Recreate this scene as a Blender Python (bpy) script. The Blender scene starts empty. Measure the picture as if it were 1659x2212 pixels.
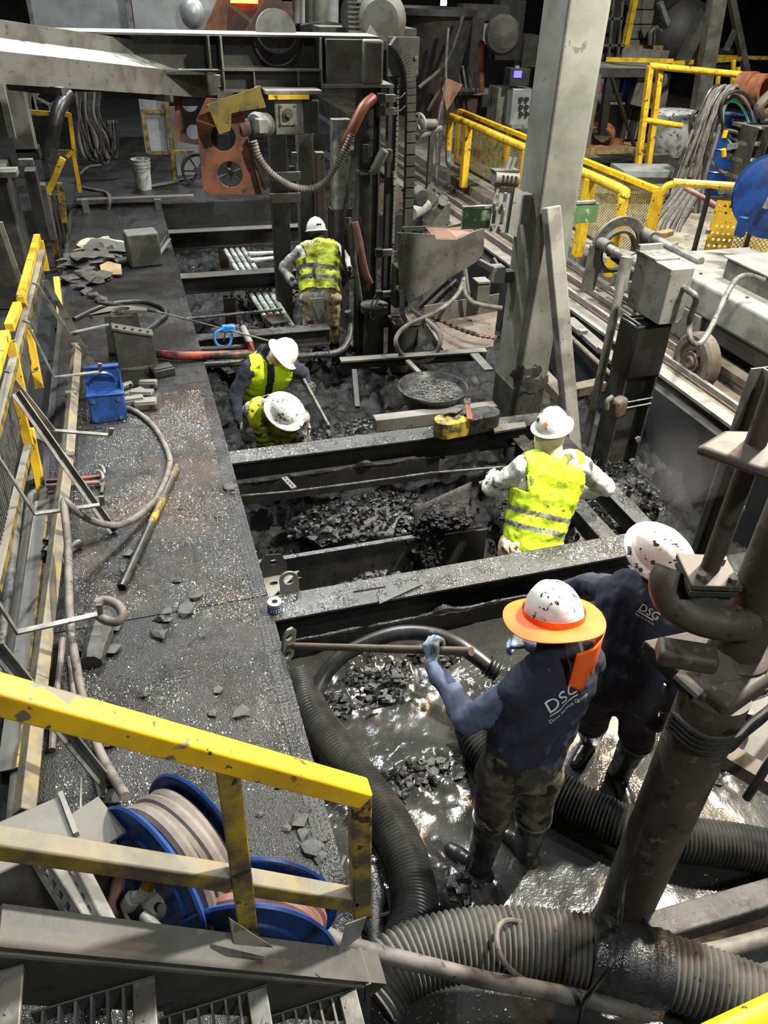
import bpy, bmesh, math, random
import numpy as np
from mathutils import Vector, Matrix, noise

# ---------------------------------------------------------------- camera
FPX = 1632.0; CAMH = 3.3
YAW, PITCH, ROLL = math.radians(18.5), math.radians(35.4), math.radians(2.22)
FWD = Vector((math.sin(YAW)*math.cos(PITCH), math.cos(YAW)*math.cos(PITCH), -math.sin(PITCH)))
_r0 = Vector((math.cos(YAW), -math.sin(YAW), 0)); _u0 = _r0.cross(FWD)
XR = math.cos(ROLL)*_r0 + math.sin(ROLL)*_u0
YD = math.sin(ROLL)*_r0 - math.cos(ROLL)*_u0
CAM = Vector((0, 0, CAMH))
scene = bpy.context.scene
COL = scene.collection
cd_ = bpy.data.cameras.new('camera'); cam = bpy.data.objects.new('camera', cd_); COL.objects.link(cam)
cd_.sensor_fit = 'VERTICAL'; cd_.sensor_height = 24.0; cd_.lens = 24.0*FPX/2212.0
cd_.clip_start = 0.05; cd_.clip_end = 200
cam.matrix_world = Matrix(((XR.x, -YD.x, -FWD.x, CAM.x), (XR.y, -YD.y, -FWD.y, CAM.y), (XR.z, -YD.z, -FWD.z, CAM.z), (0, 0, 0, 1)))
scene.camera = cam
# ---------------------------------------------------------------- world, lamps, exposure
vs = scene.view_settings
vs.view_transform = 'Standard'; vs.look = 'None'; vs.gamma = 1.0; vs.use_curve_mapping = False
vs.exposure = 0.45
w = bpy.data.worlds.new('world'); scene.world = w; w.use_nodes = True
w.node_tree.nodes['Background'].inputs[0].default_value = (0.75, 0.85, 1.0, 1)
w.node_tree.nodes['Background'].inputs[1].default_value = 0.045
def lamp(name, loc, target, power, size, col=(1, 1, 1), spread=150):
    l = bpy.data.lights.new(name, 'AREA'); l.shape = 'DISK'; l.size = size; l.energy = power; l.color = col
    l.spread = math.radians(spread)
    o = bpy.data.objects.new(name, l); COL.objects.link(o); o.location = loc
    o.rotation_euler = (Vector(target)-Vector(loc)).to_track_quat('-Z', 'Y').to_euler()
    return o
lamp('high_bay_lamp_right', (5.0, 3.4, 6.6), (2.4, 3.4, 0), 900, 0.35, (1.0, 0.96, 0.86))
lamp('fill_lamp_front', (1.6, -2.6, 7.0), (1.6, 4.0, 0), 130, 0.7, (0.95, 0.98, 1.0))  # unseen soft fill added behind the viewpoint to lift front faces
lamp('high_bay_lamp_pit', (0.3, 10.6, 7.8), (0.5, 5.0, 0), 430, 0.3, (0.92, 0.97, 1.0))
lamp('glint_lamp_left', (-1.6, 8.2, 7.4), (-.2, 4.0, 0), 170, 0.3, (0.92, 0.97, 1.0))  # added out of view so the wet deck shows more glints
lamp('glint_lamp_mid', (3.0, 13.0, 8.4), (2.0, 8.0, 0), 420, 0.3, (0.95, 0.98, 1.0))  # another unseen lamp put in to raise the number of glints
lamp('high_bay_lamp_track', (9.0, 8.8, 8.0), (7.2, 10.5, 0), 950, 0.6, (1.0, 0.98, 0.92))
lamp('sodium_lamp', (5.6, 4.8, 5.6), (1.8, 1.5, -.3), 60, 0.25, (1.0, 0.66, 0.28), 90)
lamp('high_bay_lamp_back', (1.2, 19.0, 8.0), (2.2, 17.5, 0), 270, 0.6, (0.92, 0.96, 1.0))

# ---------------------------------------------------------------- pixel -> point on a real plane
def ray(x, y): return FWD + XR*((x-829.5)/FPX) + YD*((y-1106.0)/FPX)
def at(x, y, z=0.0):
    r = ray(x, y); return CAM + r*((z-CAMH)/r.z)
def atx(x, y, X):
    r = ray(x, y); return CAM + r*(X/r.x)
def aty(x, y, Y):
    r = ray(x, y); return CAM + r*(Y/r.y)
def atd(x, y, d): return CAM + ray(x, y)*d

# ---------------------------------------------------------------- mesh helpers
ORG = {}
def _frame(d, up=None):
    d = Vector(d).normalized()
    u = Vector(up) if up is not None else (Vector((0, 0, 1)) if abs(d.z) < .95 else Vector((0, 1, 0)))
    s = d.cross(u)
    if s.length < 1e-6: s = d.orthogonal()
    s.normalize(); return d, s, s.cross(d).normalized()
def spline(pts, n=8):
    P = [Vector(p) for p in pts]
    if len(P) < 3: return P
    out = []
    for i in range(len(P)-1):
        p0 = P[i-1] if i > 0 else P[0]*2-P[1]
        p1, p2 = P[i], P[i+1]; p3 = P[i+2] if i+2 < len(P) else P[-1]*2-P[-2]
        for k in range(n):
            t = k/n; t2, t3 = t*t, t*t*t
            out.append(.5*(2*p1+(p2-p0)*t+(2*p0-5*p1+4*p2-p3)*t2+(3*p1-p0-3*p2+p3)*t3))
    out.append(P[-1]); return out
class MB:
    def __init__(s): s.v = []; s.f = []
    def _add(s, vs_, fs):
        b = len(s.v); s.v += [Vector(q) for q in vs_]; s.f += [tuple(b+i for i in f) for f in fs]; return s
    def box(s, c, size, rz=0, R=None):
        x, y, z = size[0]/2, size[1]/2, size[2]/2
        R = R or Matrix.Rotation(rz, 3, 'Z'); c = Vector(c)
        return s._add([c+R @ Vector((a*x, b*y, d*z)) for a in (-1, 1) for b in (-1, 1) for d in (-1, 1)],
                      [(0, 1, 3, 2), (4, 6, 7, 5), (0, 4, 5, 1), (2, 3, 7, 6), (0, 2, 6, 4), (1, 5, 7, 3)])
    def box2(s, a, b):
        a, b = Vector(a), Vector(b)
        return s.box((a+b)/2, [abs(q) for q in (b-a)])
    def bar(s, p, q, w, h, up=None):            # w sideways, h along up
        p, q = Vector(p), Vector(q); d, x, y = _frame(q-p, up)
        vs_ = [e+x*(i*w/2)+y*(j*h/2) for e in (p, q) for i in (-1, 1) for j in (-1, 1)]
        return s._add(vs_, [(0, 1, 3, 2), (4, 6, 7, 5), (0, 4, 5, 1), (2, 3, 7, 6), (0, 2, 6, 4), (1, 5, 7, 3)])
    def ext(s, prof, p, q, up=None):             # profile (x sideways, y up) swept from p to q
        p, q = Vector(p), Vector(q); d, x, y = _frame(q-p, up); n = len(prof)
        vs_ = [e+x*a+y*b for e in (p, q) for a, b in prof]
        fs = [(i, (i+1) % n, n+(i+1) % n, n+i) for i in range(n)]+[tuple(reversed(range(n))), tuple(range(n, 2*n))]
        return s._add(vs_, fs)
    def ibeam(s, p, q, w, h, tf=.016, tw=.012, up=None):
        a, b, c = w/2, h/2, tw/2
        return s.ext([(-a, -b), (a, -b), (a, -b+tf), (c, -b+tf), (c, b-tf), (a, b-tf), (a, b), (-a, b), (-a, b-tf), (-c, b-tf), (-c, -b+tf), (-a, -b+tf)], p, q, up)
    def chan(s, p, q, w, h, t=.01, up=None, flip=1):   # C channel, web on the -x side
        a, b = w/2*flip, h/2
        pr = [(-a, -b), (a, -b), (a, -b+t), (-a+t*flip, -b+t), (-a+t*flip, b-t), (a, b-t), (a, b), (-a, b)]
        return s.ext(pr if flip > 0 else pr[::-1], p, q, up)
    def angle(s, p, q, w, h, t=.008, up=None, flip=1):
        a, b = w*flip, h
        pr = [(0, 0), (a, 0), (a, t), (t*flip, t), (t*flip, b), (0, b)]
        return s.ext(pr if flip > 0 else pr[::-1], p, q, up)
    def tube(s, pts, r, n=10, cap=True):
        P = [Vector(p) for p in pts]; m = len(P)
        rr = r if isinstance(r, (list, tuple)) else [r]*m
        T = [(P[min(i+1, m-1)]-P[max(i-1, 0)]).normalized() for i in range(m)]
        x = T[0].orthogonal().normalized(); vs_ = []
        for i in range(m):
            x = (x-T[i]*x.dot(T[i])).normalized(); y = T[i].cross(x)
            vs_ += [P[i]+(x*math.cos(2*math.pi*k/n)+y*math.sin(2*math.pi*k/n))*rr[i] for k in range(n)]
        fs = [(i*n+k, i*n+(k+1) % n, (i+1)*n+(k+1) % n, (i+1)*n+k) for i in range(m-1) for k in range(n)]
        if cap: fs += [tuple(reversed(range(n))), tuple(range((m-1)*n, m*n))]
        return s._add(vs_, fs)
    def cyl(s, p, q, r, r2=None, n=16): return s.tube([p, q], [r, r if r2 is None else r2], n)
    def pipe(s, p, q, r, ri, n=20):               # hollow ring / tube
        p, q = Vector(p), Vector(q); L = (q-p).length
        return s.lathe([(ri, 0), (r, 0), (r, L), (ri, L)], p, q-p, n, closed=True)
    def lathe(s, prof, o, axis=(0, 0, 1), n=24, closed=False, sx=1.0, up=None):
        d, x, y = _frame(axis, up); o = Vector(o); m = len(prof)
        vs_ = [o+d*h+(x*math.cos(2*math.pi*k/n)*sx+y*math.sin(2*math.pi*k/n))*r for r, h in prof for k in range(n)]
        R = range(m if closed else m-1)
        fs = [(i*n+k, i*n+(k+1) % n, ((i+1) % m)*n+(k+1) % n, ((i+1) % m)*n+k) for i in R for k in range(n)]
        if not closed:
            if prof[0][0] > 1e-5: fs.append(tuple(reversed(range(n))))
            if prof[-1][0] > 1e-5: fs.append(tuple(range((m-1)*n, m*n)))
        return s._add(vs_, fs)
    def plate(s, poly, holes, o, u, v, t):        # flat plate with holes: poly/holes in (u,v), thickness along u x v, centred
        o, u, v = Vector(o), Vector(u).normalized(), Vector(v).normalized(); nn = u.cross(v).normalized()
        bm = bmesh.new(); es = []; loops = [poly]+list(holes)
        for lp in loops:
            vv = [bm.verts.new((a, b, 0)) for a, b in lp]
            es += [bm.edges.new((vv[i], vv[(i+1) % len(vv)])) for i in range(len(vv))]
        bmesh.ops.triangle_fill(bm, use_beauty=True, use_dissolve=False, edges=es)
        bm.verts.index_update(); nv = len(bm.verts)
        pts = [o+u*q.co.x+v*q.co.y for q in bm.verts]
        vs_ = [q+nn*t/2 for q in pts]+[q-nn*t/2 for q in pts]; fs = []
        for fc in bm.faces:
            ii = [q.index for q in fc.verts]
            if fc.normal.z < 0: ii.reverse()
            fs.append(tuple(ii)); fs.append(tuple(nv+i for i in reversed(ii)))
        k = 0
        for lp in loops:
            m = len(lp)
            for i in range(m): fs.append((k+i, k+(i+1) % m, nv+k+(i+1) % m, nv+k+i))
            k += m
        bm.free(); return s._add(vs_, fs)
    def ball(s, c, r, seed=0, rough=.25, sub=2, sc=(1, 1, 1), fr=1.6):
        bm = bmesh.new(); bmesh.ops.create_icosphere(bm, subdivisions=sub, radius=1); bm.verts.index_update()
        c = Vector(c); off = Vector((seed*3.1, seed*1.7, seed*.9)); vs_ = []
        for q in bm.verts:
            k = 1+rough*noise.noise(q.co*fr+off)*1.6
            vs_.append(c+Vector((q.co.x*sc[0], q.co.y*sc[1], q.co.z*sc[2]))*r*k)
        fs = [tuple(q.index for q in fc.verts) for fc in bm.faces]; bm.free(); return s._add(vs_, fs)
    def build(s, name, mat, parent=None, bev=0, sharp=35, seg=2, label=None):
        me = bpy.data.meshes.new(name)
        if parent is not None: o0 = ORG[parent.name]
        else:
            xs = [q.x for q in s.v]; ys = [q.y for q in s.v]
            o0 = Vector(((min(xs)+max(xs))/2, (min(ys)+max(ys))/2, min(q.z for q in s.v)))
        me.from_pydata([q-o0 for q in s.v], [], s.f); me.validate(); me.update()
        bm = bmesh.new(); bm.from_mesh(me); bmesh.ops.recalc_face_normals(bm, faces=bm.faces); bm.to_mesh(me); bm.free()
        me.polygons.foreach_set('use_smooth', [True]*len(me.polygons)); me.set_sharp_from_angle(angle=math.radians(sharp))
        me.materials.append(M[mat] if isinstance(mat, str) else mat)
        o = bpy.data.objects.new(name, me); COL.objects.link(o)
        if parent is not None: o.parent = parent
        else: o.location = o0
        ORG[o.name] = o0
        if bev:
            b = o.modifiers.new('bevel', 'BEVEL'); b.width = bev; b.segments = seg; b.limit_method = 'ANGLE'; b.angle_limit = math.radians(40)
        if label: o['label'] = label
        return o
def circ(x, y, r, n=20, ry=None): return [(x+r*math.cos(2*math.pi*k/n), y+(ry or r)*math.sin(2*math.pi*k/n)) for k in range(n)]
def slot(x, y, w, h, n=6):      # upright slot
    r = w/2; k = h/2-r
    return [(x+r*math.cos(t), y+k+r*math.sin(t)) for t in [math.pi*i/n for i in range(n+1)]]+[(x+r*math.cos(t), y-k+r*math.sin(t)) for t in [math.pi+math.pi*i/n for i in range(n+1)]]
def tag(o, label, cat, group=None, kind=None):
    o['label'] = label; o['category'] = cat
    if group: o['group'] = group
    if kind: o['kind'] = kind
    return o
def struct(o): o['kind'] = 'structure'; return o
def thing(name, label, cat, loc, group=None):
    o = bpy.data.objects.new(name, None); COL.objects.link(o); o.location = loc; o.empty_display_size = .1
    ORG[o.name] = Vector(loc); return tag(o, label, cat, group)

# ---------------------------------------------------------------- materials
def lin(c):
    if isinstance(c, str): c = tuple(int(c[i:i+2], 16)/255 for i in (0, 2, 4))
    return tuple((q/12.92 if q <= .04045 else ((q+.055)/1.055)**2.4) for q in c)+(1,)
M = {}
def pm(name, base, alt=None, s=5, lo=.45, hi=.6, rough=.6, ralt=None, metal=0, bump=.2, bs=45, spat=None, dust=None, det=6, emis=None, wet=None, extra=None, dist=.004, sss=0, spec=.5, bdet=8):
    m = bpy.data.materials.new(name); m.use_nodes = True; nt = m.node_tree; N = nt.nodes; L = nt.links
    b = N['Principled BSDF']; tc = N.new('ShaderNodeTexCoord'); co = tc.outputs['Object']
    def nz(scale, d=det, rg=.55):
        n = N.new('ShaderNodeTexNoise'); n.inputs['Scale'].default_value = scale; n.inputs['Detail'].default_value = d; n.inputs['Roughness'].default_value = rg
        L.new(co, n.inputs['Vector']); return n.outputs['Fac']
    def mr(src, a, c, o0=0, o1=1):
        n = N.new('ShaderNodeMapRange'); L.new(src, n.inputs[0])
        for i, q in zip((1, 2, 3, 4), (a, c, o0, o1)): n.inputs[i].default_value = q
        return n.outputs[0]
    def mix(fac, A, B):
        n = N.new('ShaderNodeMix'); n.data_type = 'RGBA'; L.new(fac, n.inputs[0])
        for sk, q in ((n.inputs[6], A), (n.inputs[7], B)):
            if isinstance(q, (tuple, str)): sk.default_value = lin(q)
            else: L.new(q, sk)
        return n.outputs[2]
    def mul(A, B):
        n = N.new('ShaderNodeMath'); n.operation = 'MULTIPLY'; L.new(A, n.inputs[0])
        if isinstance(B, float): n.inputs[1].default_value = B
        else: L.new(B, n.inputs[1])
        return n.outputs[0]
    b.inputs['Roughness'].default_value = rough; b.inputs['Metallic'].default_value = metal
    b.inputs['Specular IOR Level'].default_value = spec
    col = base
    if alt is not None:
        fac = mr(nz(s), lo, hi); col = mix(fac, base, alt)
        if ralt is not None: L.new(mr(fac, 0, 1, rough, ralt), b.inputs['Roughness'])
    if spat:
        for sc_, th, c_ in spat:
            f2 = mr(nz(sc_, 3, .6), th, th+.03); col = mix(f2, col, c_)
    if dust:
        g = N.new('ShaderNodeNewGeometry'); sp = N.new('ShaderNodeSeparateXYZ'); L.new(g.outputs['Normal'], sp.inputs[0])
        f3 = mul(mr(sp.outputs[2], .35, .9), mr(nz(7), .3, .6, dust[1]*.5, dust[1])); col = mix(f3, col, dust[0])
    if isinstance(col, (tuple, str)): b.inputs['Base Color'].default_value = lin(col)
    else: L.new(col, b.inputs['Base Color'])
    if wet:                         # patches of standing wet: (scale, lo, hi, rough_wet)
        L.new(mr(nz(wet[0], 4), wet[1], wet[2], rough, wet[3]), b.inputs['Roughness'])
    if bump:
        bp = N.new('ShaderNodeBump'); bp.inputs['Strength'].default_value = bump; bp.inputs['Distance'].default_value = dist
        h = nz(bs, bdet, .65)
        if extra == 'tread':
            sx = N.new('ShaderNodeSeparateXYZ'); L.new(co, sx.inputs[0])
            def sn(src, k):
                q = N.new('ShaderNodeMath'); q.operation = 'SINE'; L.new(mul(src, k), q.inputs[0]); return q.outputs[0]
            a1 = N.new('ShaderNodeMath'); a1.operation = 'ADD'; L.new(sx.outputs[0], a1.inputs[0]); L.new(sx.outputs[1], a1.inputs[1])
            a2 = N.new('ShaderNodeMath'); a2.operation = 'SUBTRACT'; L.new(sx.outputs[0], a2.inputs[0]); L.new(sx.outputs[1], a2.inputs[1])
            tr = mul(sn(a1.outputs[0], 120.0), sn(a2.outputs[0], 120.0)); tr = mr(tr, .55, .8, 0, .5)
            a3 = N.new('ShaderNodeMath'); a3.operation = 'ADD'; L.new(h, a3.inputs[0]); L.new(tr, a3.inputs[1]); h = a3.outputs[0]
        if extra == 'rib':
            pass
        L.new(h, bp.inputs['Height']); L.new(bp.outputs[0], b.inputs['Normal'])
    if emis:
        b.inputs['Emission Color'].default_value = lin(emis[0]); b.inputs['Emission Strength'].default_value = emis[1]
    if sss: b.inputs['Subsurface Weight'].default_value = sss
    M[name] = m; return m

pm('deck', '222322', '2b2a27', s=1.6, rough=.42, bump=1.0, bs=100, wet=(1.7, .42, .56, .08), dist=.008, spat=[(9, .66, '141413')], bdet=2, spec=.38)
pm('deck_tread', '222322', '2d2b28', s=1.6, rough=.42, bump=.9, bs=70, wet=(1.7, .42, .56, .12), extra='tread', dist=.009, bdet=2, spec=.38)
pm('grit', '757573', '959590', s=30, rough=.36, metal=.8, bump=0)  # pale metallic tone makes the added specks flash as glints
pm('deck_rust', '232322', '43392f', s=1.6, lo=.5, hi=.7, rough=.42, bump=1.0, bs=95, wet=(1.7, .42, .58, .10), dist=.008, bdet=2, spec=.36)
pm('mud', '2c2d2b', '363633', s=2, rough=.26, bump=.35, bs=11, wet=(1.6, .4, .6, .09), dist=.012, spec=.45, bdet=4)
pm('mud_dark', '0d0d0d', '191917', s=4, rough=.55, bump=.9, bs=38, wet=(4, .48, .66, .16), dist=.014, spec=.28)
pm('clod', '151514', '262624', s=14, rough=.35, bump=.8, bs=60, wet=(12, .42, .58, .1), dist=.008)
pm('clod_pale', '3c3b38', '2a2a28', s=18, rough=.6, bump=.5, bs=60)
pm('concrete_wet', '4d4c48', '333230', s=4, rough=.45, bump=.8, bs=70, wet=(9, .42, .58, .1), dist=.008)
pm('steel_black', '161616', '25231f', s=6, rough=.55, bump=.3, bs=60, dust=('4b4a46', .35))
pm('steel_dark', '2a2a27', '3d3a33', s=5, rough=.6, bump=.3, bs=55, dust=('6a675e', .55), spat=[(14, .64, '191917')])
pm('steel_wet', '363634', '272725', s=7, rough=.42, bump=.9, bs=110, wet=(6, .42, .56, .10), bdet=2, spat=[(20, .62, '1d1d1c')])
pm('steel_mid', '5c5b53', '47443b', s=4, rough=.62, bump=.25, bs=50, dust=('74726a', .6), spat=[(16, .66, '2b2a26')])
pm('steel_pale', '77766e', '5c5a52', s=4, rough=.6, bump=.2, bs=60, dust=('88867d', .5), spat=[(18, .66, '45433d')])
pm('steel_brown', '4a3f33', '5a5145', s=4, rough=.65, bump=.3, bs=50, dust=('665f52', .4), spat=[(12, .62, '2a241d')])
pm('post_rust', '3d352b', '4a4237', s=3, rough=.6, bump=.35, bs=40, spat=[(7, .6, '29231c'), (16, .64, '5d564a')])
pm('track_bed', '6f6654', '574f41', s=2.5, rough=.75, bump=.2, bs=40, spat=[(6, .62, '55493a')])
pm('dust_floor', '86816f', '666152', s=2.0, rough=.85, bump=.25, bs=40, spat=[(5, .6, '5b564b')])
pm('galv', '83837d', '62615b', s=9, rough=.45, metal=.3, bump=.15, bs=70, spat=[(25, .66, '55534c')])
pm('galv_dark', '6a6a64', '4e4d47', s=9, rough=.55, metal=.2, bump=.2, bs=70, spat=[(22, .62, '35342f')])
pm('column', '74746a', '56564c', s=1.7, lo=.4, hi=.62, rough=.75, bump=.35, bs=28, spat=[(7, .66, '55554a'), (40, .72, '3a3932')])
pm('yellow', 'd8b021', 'b8921d', s=5, rough=.5, bump=.15, bs=60, spat=[(11, .63, '4a452f'), (28, .66, '3a3729')])
pm('yellow_new', 'e8b812', 'c99c12', s=4, rough=.45, bump=.15, bs=40, spat=[(10, .63, '6b6450'), (34, .65, '4c4630')])
pm('yellow_grimy', 'a58a22', '4a4430', s=9, lo=.4, hi=.58, rough=.6, bump=.3, bs=60, spat=[(20, .6, '2a2820')])
pm('yellow_dusty', '7d6a1f', '3f3a2a', s=9, lo=.42, hi=.6, rough=.7, bump=.3, bs=50, dust=('747169', 1.0))
pm('rust', '6b3f24', '3f291c', s=4, lo=.42, hi=.6, rough=.8, bump=.35, bs=40, spat=[(9, .63, '2c2019')])
pm('rust_dark', '3f2c20', '2a221c', s=4, rough=.8, bump=.35, bs=40)
pm('rubber', '1d1d1c', '2c2b29', s=8, rough=.35, bump=.15, bs=50, spat=[(16, .66, '46443f')])
pm('rubber_rib', '2a2b2a', '3c3b37', s=5, rough=.3, bump=.1, bs=60)
pm('rubber_rib_dusty', '5d5b55', '45443f', s=6, rough=.6, bump=.2, bs=60, spat=[(20, .67, '2b2a27')])
pm('hose', '6b665e', '4f4b45', s=8, rough=.65, bump=.25, bs=60, spat=[(22, .64, '37342f')])
pm('hose_black', '1f1f1e', '38362f', s=8, rough=.45, bump=.2, bs=60)
pm('hose_tan', '756c65', '5d554f', s=7, rough=.65, bump=.15, bs=60)
pm('hose_red', '86625a', '6a4a43', s=6, rough=.6, bump=.15, bs=60)
pm('hose_orange', '8a3a20', '231d1a', s=6, lo=.4, hi=.6, rough=.5, bump=.3, bs=40)
pm('blue', '1b3f7a', '142d58', s=5, rough=.35, bump=.06, bs=40, spat=[(18, .68, '3c4756')])
pm('blue_dusty', '2b4f86', '233c62', s=5, rough=.5, bump=.1, bs=50, spat=[(12, .62, '4e5660')])
pm('blue_bright', '2f7ac2', rough=.35, bump=.03)
pm('white_pipe', 'b4b8b0', '7f837b', s=11, lo=.45, hi=.6, rough=.5, bump=.2, bs=40, spat=[(24, .6, '3a3b38')])
pm('helmet', 'e9e8e2', 'd4d2ca', s=6, rough=.32, bump=.03, spat=[(30, .68, '2b2926')])
pm('helmet_spat', 'e4e3dc', 'cfcdc4', s=6, rough=.35, bump=.05, spat=[(38, .6, '2b2a27'), (14, .66, '3a3833')])
pm('helmet_old', 'e6ded2', 'd6c8ba', s=5, rough=.38, bump=.05, spat=[(22, .61, '2f2c28'), (60, .66, '38342e')])
pm('orange', 'ff6a12', 'f45c08', s=5, rough=.65, bump=.12, bs=60, spat=[(50, .68, '5a2d12')])
pm('vest', 'bcd41a', 'a5bd1a', s=4, rough=.7, bump=.5, bs=16, spat=[(9, .65, '5c661f'), (30, .7, '3d4218')], dist=.012)
pm('vest_dirty', 'b3c11f', '76761e', s=5, lo=.42, hi=.6, rough=.75, bump=.3, bs=30, spat=[(8, .58, '3d3f1c'), (18, .62, '35361f')])
pm('reflect_band', '8c9088', '63665e', s=14, rough=.4, metal=.3, bump=.1, spat=[(12, .6, '3c3d38')])
pm('reflect_band_dirty', '55564d', '3a3b34', s=14, rough=.6, bump=.1, spat=[(12, .58, '2a2a26')])
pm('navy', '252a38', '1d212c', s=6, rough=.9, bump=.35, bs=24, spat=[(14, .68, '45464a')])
pm('navy_lit', '5a6278', '454c60', s=5, rough=.9, bump=.35, bs=24, spat=[(16, .68, '55586a')])  # lit copy of the navy sweatshirt, lamp light painted into the sleeve colour
pm('tyvek', 'c8c7c0', '9b9a92', s=5, rough=.6, bump=.4, bs=18, spat=[(10, .62, '4b4a44')])
pm('tyvek_smear', 'bdbbb2', '5d5b54', s=9, lo=.42, hi=.55, rough=.55, bump=.4, bs=18, spat=[(16, .56, '232321')])
pm('tyvek_tan', 'b39d76', 'c9c3b2', s=3, rough=.7, bump=.4, bs=18, spat=[(7, .6, '5f5136'), (15, .62, '2f2a21')])
pm('camo', '6b6350', '3a3629', s=5, lo=.44, hi=.54, rough=.75, bump=.4, bs=22, spat=[(6, .58, '171612'), (8, .64, '7d755c')])
pm('black_cloth', '17171a', '212124', s=6, rough=.8, bump=.3, bs=24, spat=[(14, .66, '38352f')])
pm('boot', '191918', '2c2b28', s=7, rough=.28, bump=.15, bs=40, spat=[(14, .66, '4d4b45')])
pm('glove', '4d5452', '393d3b', s=16, rough=.8, bump=.3, bs=50)
pm('glove_blue', '7f93a6', '43484a', s=9, lo=.48, hi=.58, rough=.7, bump=.3, bs=50)
pm('skin', 'b07a5c', '9a6a50', s=9, rough=.55, bump=.1, bs=60, sss=.05)
pm('skin_dark', '6f4b3a', '5d3e30', s=9, rough=.55, bump=.1, bs=60, sss=.05)
pm('buff', 'cfc4a0', 'b9ad88', s=6, rough=.85, bump=.3, bs=26)
pm('print_white', 'd8d8d4', rough=.7, bump=0)
pm('print_cream', 'd9cfae', rough=.7, bump=0)
pm('brass', 'b08a3c', '7d642f', s=10, rough=.35, metal=.8, bump=.1)
pm('copper', 'a5836f', '7d6252', s=3, rough=.35, metal=.55, bump=.15, bs=14)
pm('copper_dark', '7a4a35', '5c3526', s=3, rough=.5, metal=.3, bump=.2, bs=14)
pm('paint_green', '3f5f35', '566b4a', s=8, rough=.6, bump=.15, spat=[(14, .62, '8a8f7e')])
pm('paint_olive', '6b5d1c', '4a431d', s=5, rough=.65, bump=.2, spat=[(12, .62, '33301d')])
pm('panel_grey', '9fa3a3', '7e8282', s=2.5, lo=.4, hi=.65, rough=.4, metal=.4, bump=.08, bs=10)
pm('terracotta', '86522f', '6b4028', s=7, rough=.75, bump=.2)
pm('wood', '8d7449', '6b5838', s=9, rough=.8, bump=.3)
pm('cardboard', 'a08762', '86704f', s=6, rough=.85, bump=.1)
pm('bucket_white', 'a9aca9', '83857f', s=6, rough=.5, bump=.1, spat=[(12, .6, '4a4a45')])
pm('black_tape', '141414', rough=.22, bump=.15, bs=20)
pm('screen', '3a36a0', rough=.3, bump=0, emis=('6a66ff', 1.6))
pm('furnace', 'ff7030', rough=.6, bump=0, emis=('ff5a20', 14))
pm('lamp_glass', 'ffffff', rough=.4, bump=0, emis=('eef4ff', 9))
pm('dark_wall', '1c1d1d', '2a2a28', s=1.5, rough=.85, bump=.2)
pm('stone_rubble', '4a4540', '2f2b28', s=9, rough=.8, bump=.5, bs=30)
pm('aqua', '4fb59c', rough=.5, bump=.05)
pm('mesh_yellow', '8d7c2c', '5a5230', s=9, rough=.65, bump=0)
pm('mesh_bright', 'c9a81f', '9c8424', s=9, rough=.6, bump=0)

# ================================================================ SETTING
EX = 0.47                       # pit edge of the deck
def fbm(x, y, z=0, o=4): return noise.fractal(Vector((x, y, z)), 1.0, 2.1, o)
def hfield(name, x0, x1, y0, y1, res, fn, mat):
    nx, ny = int((x1-x0)/res)+1, int((y1-y0)/res)+1
    mb = MB(); mb.v = [Vector((x0+(x1-x0)*i/(nx-1), y0+(y1-y0)*j/(ny-1), 0)) for j in range(ny) for i in range(nx)]
    for q in mb.v: q.z = fn(q.x, q.y)
    mb.f = [(j*nx+i, j*nx+i+1, (j+1)*nx+i+1, (j+1)*nx+i) for j in range(ny-1) for i in range(nx-1)]
    return mb.build(name, mat, sharp=80)
# deck
fl = struct(MB().box2((-1.0, .1, -.36), (EX-.012, 14.0, -.016)).build('floor', 'steel_black'))
for i, (a, b) in enumerate(((.1, 3.70), (3.708, 6.95), (6.958, 10.4), (10.408, 14.0))):
    MB().box2((-.94, a, -.014), (EX, b, 0)).build('deck_plate', ('deck', 'deck_rust', 'deck_tread', 'deck_tread')[i], fl, bev=.002)
for a, b in ((.1, 3.70), (3.708, 6.95), (6.958, 10.4), (10.408, 14.0)):
    MB().box2((EX-.10, a, .0), (EX-.002, b, .004)).build('edge_strip', 'deck_tread', fl)
struct(MB().box2((-.94, 14.0, -.36), (4.2, 20.5, 0)).build('floor_back', 'deck'))
def glintfield(name, label, x0, x1, y0, y1, zf, n, seed, fr=2.2, thr=.0, smax=.0055):  # tiny facets added so the wet surfaces sparkle
    random.seed(seed); V = []; F = []; k = 0
    while k < n:
        x, y = random.uniform(x0, x1), random.uniform(y0, y1)
        if fbm(x*fr, y*fr, seed) < thr and random.random() < .88: continue
        s = random.uniform(.0015, smax)*(1 if random.random() < .9 else 1.8); z = zf(x, y) if callable(zf) else zf; a = random.uniform(0, 3.14); b = len(V); ca, sa = math.cos(a)*s, math.sin(a)*s; h = s*random.uniform(.4, .9); tx, ty = random.uniform(-s, s)*.5, random.uniform(-s, s)*.5
        V += [Vector((x+ca, y+sa, z)), Vector((x-sa*1.2, y+ca*.8, z)), Vector((x-ca, y-sa, z)), Vector((x+sa*.8, y-ca*1.2, z)), Vector((x+tx, y+ty, z+h))]
        F += [(b, b+1, b+4), (b+1, b+2, b+4), (b+2, b+3, b+4), (b+3, b, b+4), (b+3, b+2, b+1, b)]; k += 1
    mb = MB(); mb.v = V; mb.f = F; return tag(mb.build(name, 'grit', sharp=20), label, 'grit', kind='stuff')
glintfield('deck_glints', 'grit added for wet glints over the near deck plates', -.78, EX, 1.2, 6.8, 0, 26000, 3, 1.7)
glintfield('beam_glints', 'grit added for wet glints on the nearest pit beam', EX, 3.1, 3.465, 3.685, 0, 3600, 5, 3)
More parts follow.
